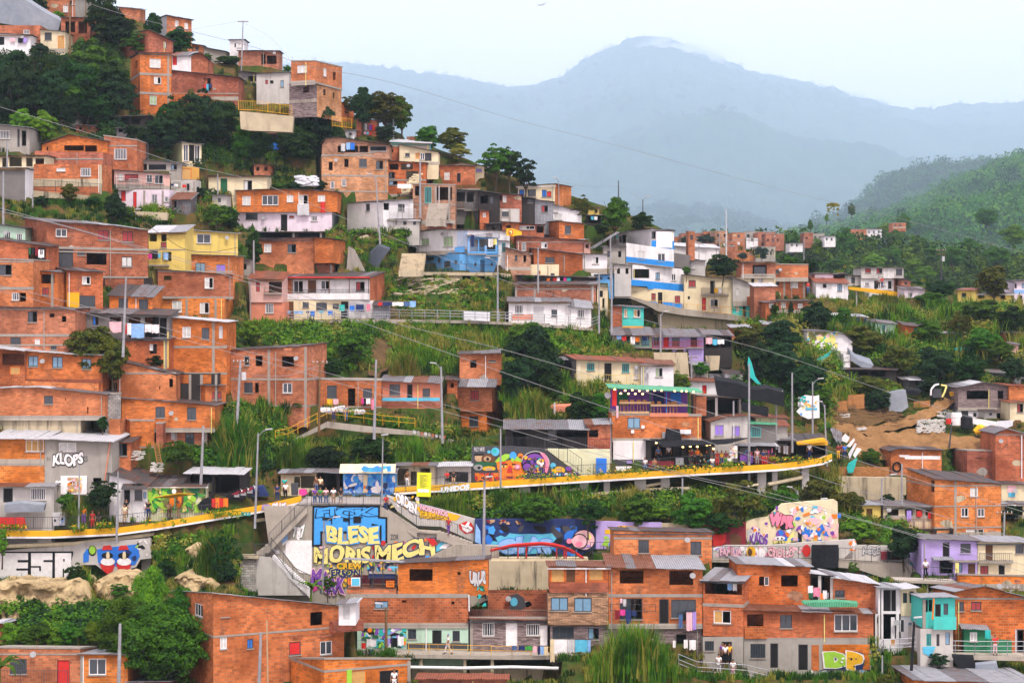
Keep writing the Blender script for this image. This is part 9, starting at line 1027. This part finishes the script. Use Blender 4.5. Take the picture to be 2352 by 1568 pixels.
Pn(1815,1300,'bearded man sitting under white draped stall','black','tan',Y=PL+6,aH='sit');Pn(1755,1300,'person in red sitting in white draped stall','red','black',Y=PL+6,aH='sit');ai(0,3);Pn(768,105,'woman in an orange top on left walkway','orange','purple',Y=185.6,bd=True);Pn(850,150,'man in a bright red hoodie and cap on left walkway','red','red',Y=185.4,cZ='red');Pn(905,110,'seated person in black beside red hoodie','black','black',Y=186,aH='sit');Pn(1145,90,'person in cream clothes on left walkway','cream','tan',Y=186);ai(0,2);Pn(1160,1610,'man in a black suit with white shirt before café','black','black',Y=186.5);Pn(1365,1620,'man in a black T-shirt before café','black','navy',Y=186.6);Pn(1550,1630,'man in a beige shirt under yellow shade sail','tan','brown',Y=186.9);Pn(1640,1620,'woman in a patterned dress under yellow shade sail','orange','tan',Y=187.2,bd=True);Pn(1340,1600,'child in white beside café','white','jeans',Y=186.8,h=1.3);ai(2,2);Pn(270,1240,'man in a white shirt before face mural','white','navy',Y=197.6);Pn(180,1245,'person in black crouching before face mural','dgrey','black',Y=197.4,aH='sit');Pn(1222,1175,'man in a white shirt sitting at corner of black bar','white','jeans',Y=BY-2.4,aH='sit');Pn(1310,1180,'shirtless man sitting by black bar','skin','navy',Y=BY-2.4,aH='sit');Pn(1345,1110,'barman in dark clothes inside black bar','jeans','black',Y=BY-.6);Pn(1440,1100,'second barman inside black bar','lgrey','black',Y=BY-.5);Pn(1650,1130,'customer in a maroon shirt inside black bar','maroon','black',Y=BY-.9)
Pn(1705,1125,'woman in orange inside black bar','orange','black',Y=BY-.9,bd=True);Pn(1840,1165,'woman in white sitting at right end of black bar','white','jeans',Y=BY-1.9,aH='sit',bd=True);Pn(1885,1150,'person in red standing at right end of black bar','red','red',Y=BY-1.5);Pn(1925,1150,'person in yellow beside poster board','yellow','navy',Y=BY-1.5);Pn(1965,1150,'woman in a red and green dress beside poster board','maroon','green',Y=BY-1.5,bd=True);Pn(2000,1160,'seated person in white under poster board','white','black',Y=BY-1.9,aH='sit');Pn(2252,1130,'woman in pale clothes before purple clothing stall','lpink','grey',Y=BY-1.2,bd=True);Pn(2310,1140,'woman in navy before red dresses','navy','red',Y=BY-1.2,bd=True);Pn(2330,1140,'woman in a red skirt at clothing stall','black','red',Y=BY-1.);ai(3,2);Pn(45,1110,'person in a red dress at bright towel stall','red','red',Y=BY+3.6,bd=True);Pn(380,1075,'man in a white shirt and hat sitting under parking shed','white','navy',Y=HQ-1.6,cZ='cream');Pn(645,1080,'person in yellow trousers and red top at walkway end','maroon','yellow',Y=QT(650,1080)-2);Pn(705,1080,'person in blue overalls at walkway end','blue','navy',Y=QT(700,1080)-2);Pn(675,1075,'person in dark clothes between yellow and blue ones','maroon','black',Y=QT(680,1075)-1.5);ai(1,3);Pn(1768,205,'man in a red hooded coat with blue cap walking down plaza stair','red','purple',Y=WY-.1,cZ='navy',aH='walk',cY=20);Pn(1765,1300,'person in white with blue cap walking on ledge path','white','white',Y=BP-.2,aH='walk',cY=-70,cZ='blue')
Pn(1270,1640,'woman in white in doorway at bottom edge','white','white',Y=LX.D-.5);Pn(1065,690,'person in a white shirt behind rooftop bar counter','white','black',Y=HY.D+1);ai(2,3);Pn(1958,1390,'person in a white shirt in grey doorway','white','black',Y=c9.D-.5);Pn(1997,1385,'person in a bright yellow jacket in grey doorway','yellow','black',Y=c9.D-.4);Pn(1935,1380,'person in a purple top in grey doorway','purple','black',Y=c9.D-.2,bd=True);Pn(1900,1485,'elderly person in white outside grey doorway','white','lgrey',Y=c9.D-1.3,cY=160);Pn(2030,1535,'person in white and pink at curved railing','white','lpink',Y=c9.D-1.5,cY=180);ai(3,3);Pn(1448,600,'person in a white shirt with black backpack by lilac house','white','black',Y=QT(1450,650)-1.2,cY=180);Pn(2085,1310,'person in a red shirt leaning on rust red railing','red','lpink',Y=GP+.4,aH='lean');ai(3,1);Pn(1048,1080,'person in red before white ridge house doors','red','navy',Y=HR.D-1.5);Pn(1018,1080,'person in grey before white ridge house doors','grey','black',Y=HR.D-1.5);Pn(368,1130,'person in red beside orange brick storeys','red','jeans',Y=QT(368,1130)-1);ai(2,1);Pn(1015,1125,'woman in a colourful dress on upper path','orange','red',Y=HN.D-1,bd=True);Pn(1045,1120,'woman in white on upper path','white','white',Y=HN.D-1,bd=True);Pn(2222,1225,'person in white on brick balcony','white','jeans',Y=HT.D-.9);Pn(2265,1255,'person in black on brick balcony','black','navy',Y=HT.D-.6);bI([(ps('0 90 160 110 270 120 330 260 330 300 0 300'),'dark',9,1.2),(ps('100 40 300 40 330 120 180 130'),'bush',10,.9),(ps('0 1400 470 1380 470 1560 0 1500'),'bush',10,.9),(ps('-40 250 420 110 900 330 1500 540 2400 690 2400 1568 -40 1568'),'low',15,.55),(ps('560 745 1440 745 1470 800 1300 860 1170 870 1050 850 850 870 760 850 560 790'),'mixed',9,.9),(ps('560 760 860 745 845 860 760 860'),'mid',10,1.1),(ps('870 770 1240 750 1300 880 1150 900 1050 870 900 860'),'grass',9,1.2),(ps('1180 755 1360 755 1470 790 1330 820 1230 830'),'bright',10,.7),(ps('500 930 760 950 1000 990 1060 1000 1090 1060 880 1070 640 1080 470 1080 470 990'),'mixed',8,1.1),(ps('470 940 580 940 640 1075 500 1080 380 1060 420 1000'),'bush',9,1.2),(ps('0 430 330 450 540 500 560 520 380 530 80 510 0 500'),'low',9,.6),(ps('200 280 800 300 820 430 600 440 440 440 340 330 200 330'),'dark',10,1.),(ps('460 330 760 340 740 420 620 430 560 400 460 400'),'grass',10,.8),(ps('330 440 560 450 560 520 330 510'),'mixed',9,.9),(ps('740 520 960 530 960 640 860 640 790 580'),'mixed',10,.8),(ps('880 640 1200 640 1180 720 1140 745 900 715'),'mixed',10,.7),(ps('1000 700 1150 720 1140 745 900 740'),'grass',9,.6),(ps('1050 480 1170 490 1160 540 1040 540'),'dry',10,.7),(ps('1140 840 1420 880 1400 1000 1280 970 1160 960 1150 900'),'mixed',9,1.1),(ps('990 1155 1300 1148 1700 1128 1920 1105 1930 1150 1700 1180 1400 1175 1180 1180 1000 1160'),'mixed',8,1.2),(ps('560 1185 340 1200 340 1300 540 1330 560 1260'),'mixed',11,.8),(ps('0 1400 330 1390 470 1480 300 1490 200 1470 0 1490'),'bush',9,1.),(ps('1700 745 2350 700 2350 880 2200 880 1980 860 1880 860 1700 820'),'mixed',8,1.5),(ps('1900 680 2120 690 2100 740 1960 745 1860 720'),'dry',9,.8),(ps('1940 700 2090 700 2080 740 1980 740'),'grass',9,.8),(ps('1850 860 2100 860 2080 920 1920 930 1900 1000 1850 950'),'mixed',9,1.),(ps('1560 870 1760 840 1860 860 1900 960 1780 960'),'bush',10,1.2),(ps('1960 1020 2050 1040 2040 1070 1960 1060'),'grass',8,.7),(ps('1760 1090 1960 1090 2000 1180 1950 1200 1760 1150'),'dry',8,1.2),(ps('1930 1180 2120 1200 2110 1290 1950 1240'),'mid',9,.9),(ps('1100 1180 1920 1150 1920 1178 1100 1195'),'bush',9,1.),(ps('1480 840 1560 800 1650 800 1600 860 1500 870'),'low',10,.5),(ps('1540 700 1660 760 1900 760 1860 840 1700 820 1560 760'),'low',10,.8),(ps('2000 880 2200 840 2220 920 2150 930 2080 880'),'low',12,.4),(ps('2280 1450 2352 1440 2352 1568 2300 1568'),'mixed',10,.8),(ps('1900 1400 2080 1480 2060 1568 1950 1568'),'mixed',12,.6)])
bj('green_hill',(1600,2450),(370,640),6500,3,10,['lf2','lf1','lf2','lf3'],'forest','dense green forest covering near hill on right');bj('village_ridge',(1600,2450),(585,700),2400,9,4.2,['lf1','lf2','lf3','lf2'],'forest','leafy woods in valley around far houses');bj('forest_hill',(1850,2450),(380,560),2600,4,15,['lf6','lf1','lf2'],'forest','hazy forest covering farther hill on right');bj('mountain',(620,2450),(70,270),1800,6,18,['lf6','lf1'],'forest','forest along crest of blue mountain');bj('mountain_spur',(1150,1950),(390,560),1200,7,20,['lf6','lf1'],'forest','hazy woods on low spur of mountain');cj()
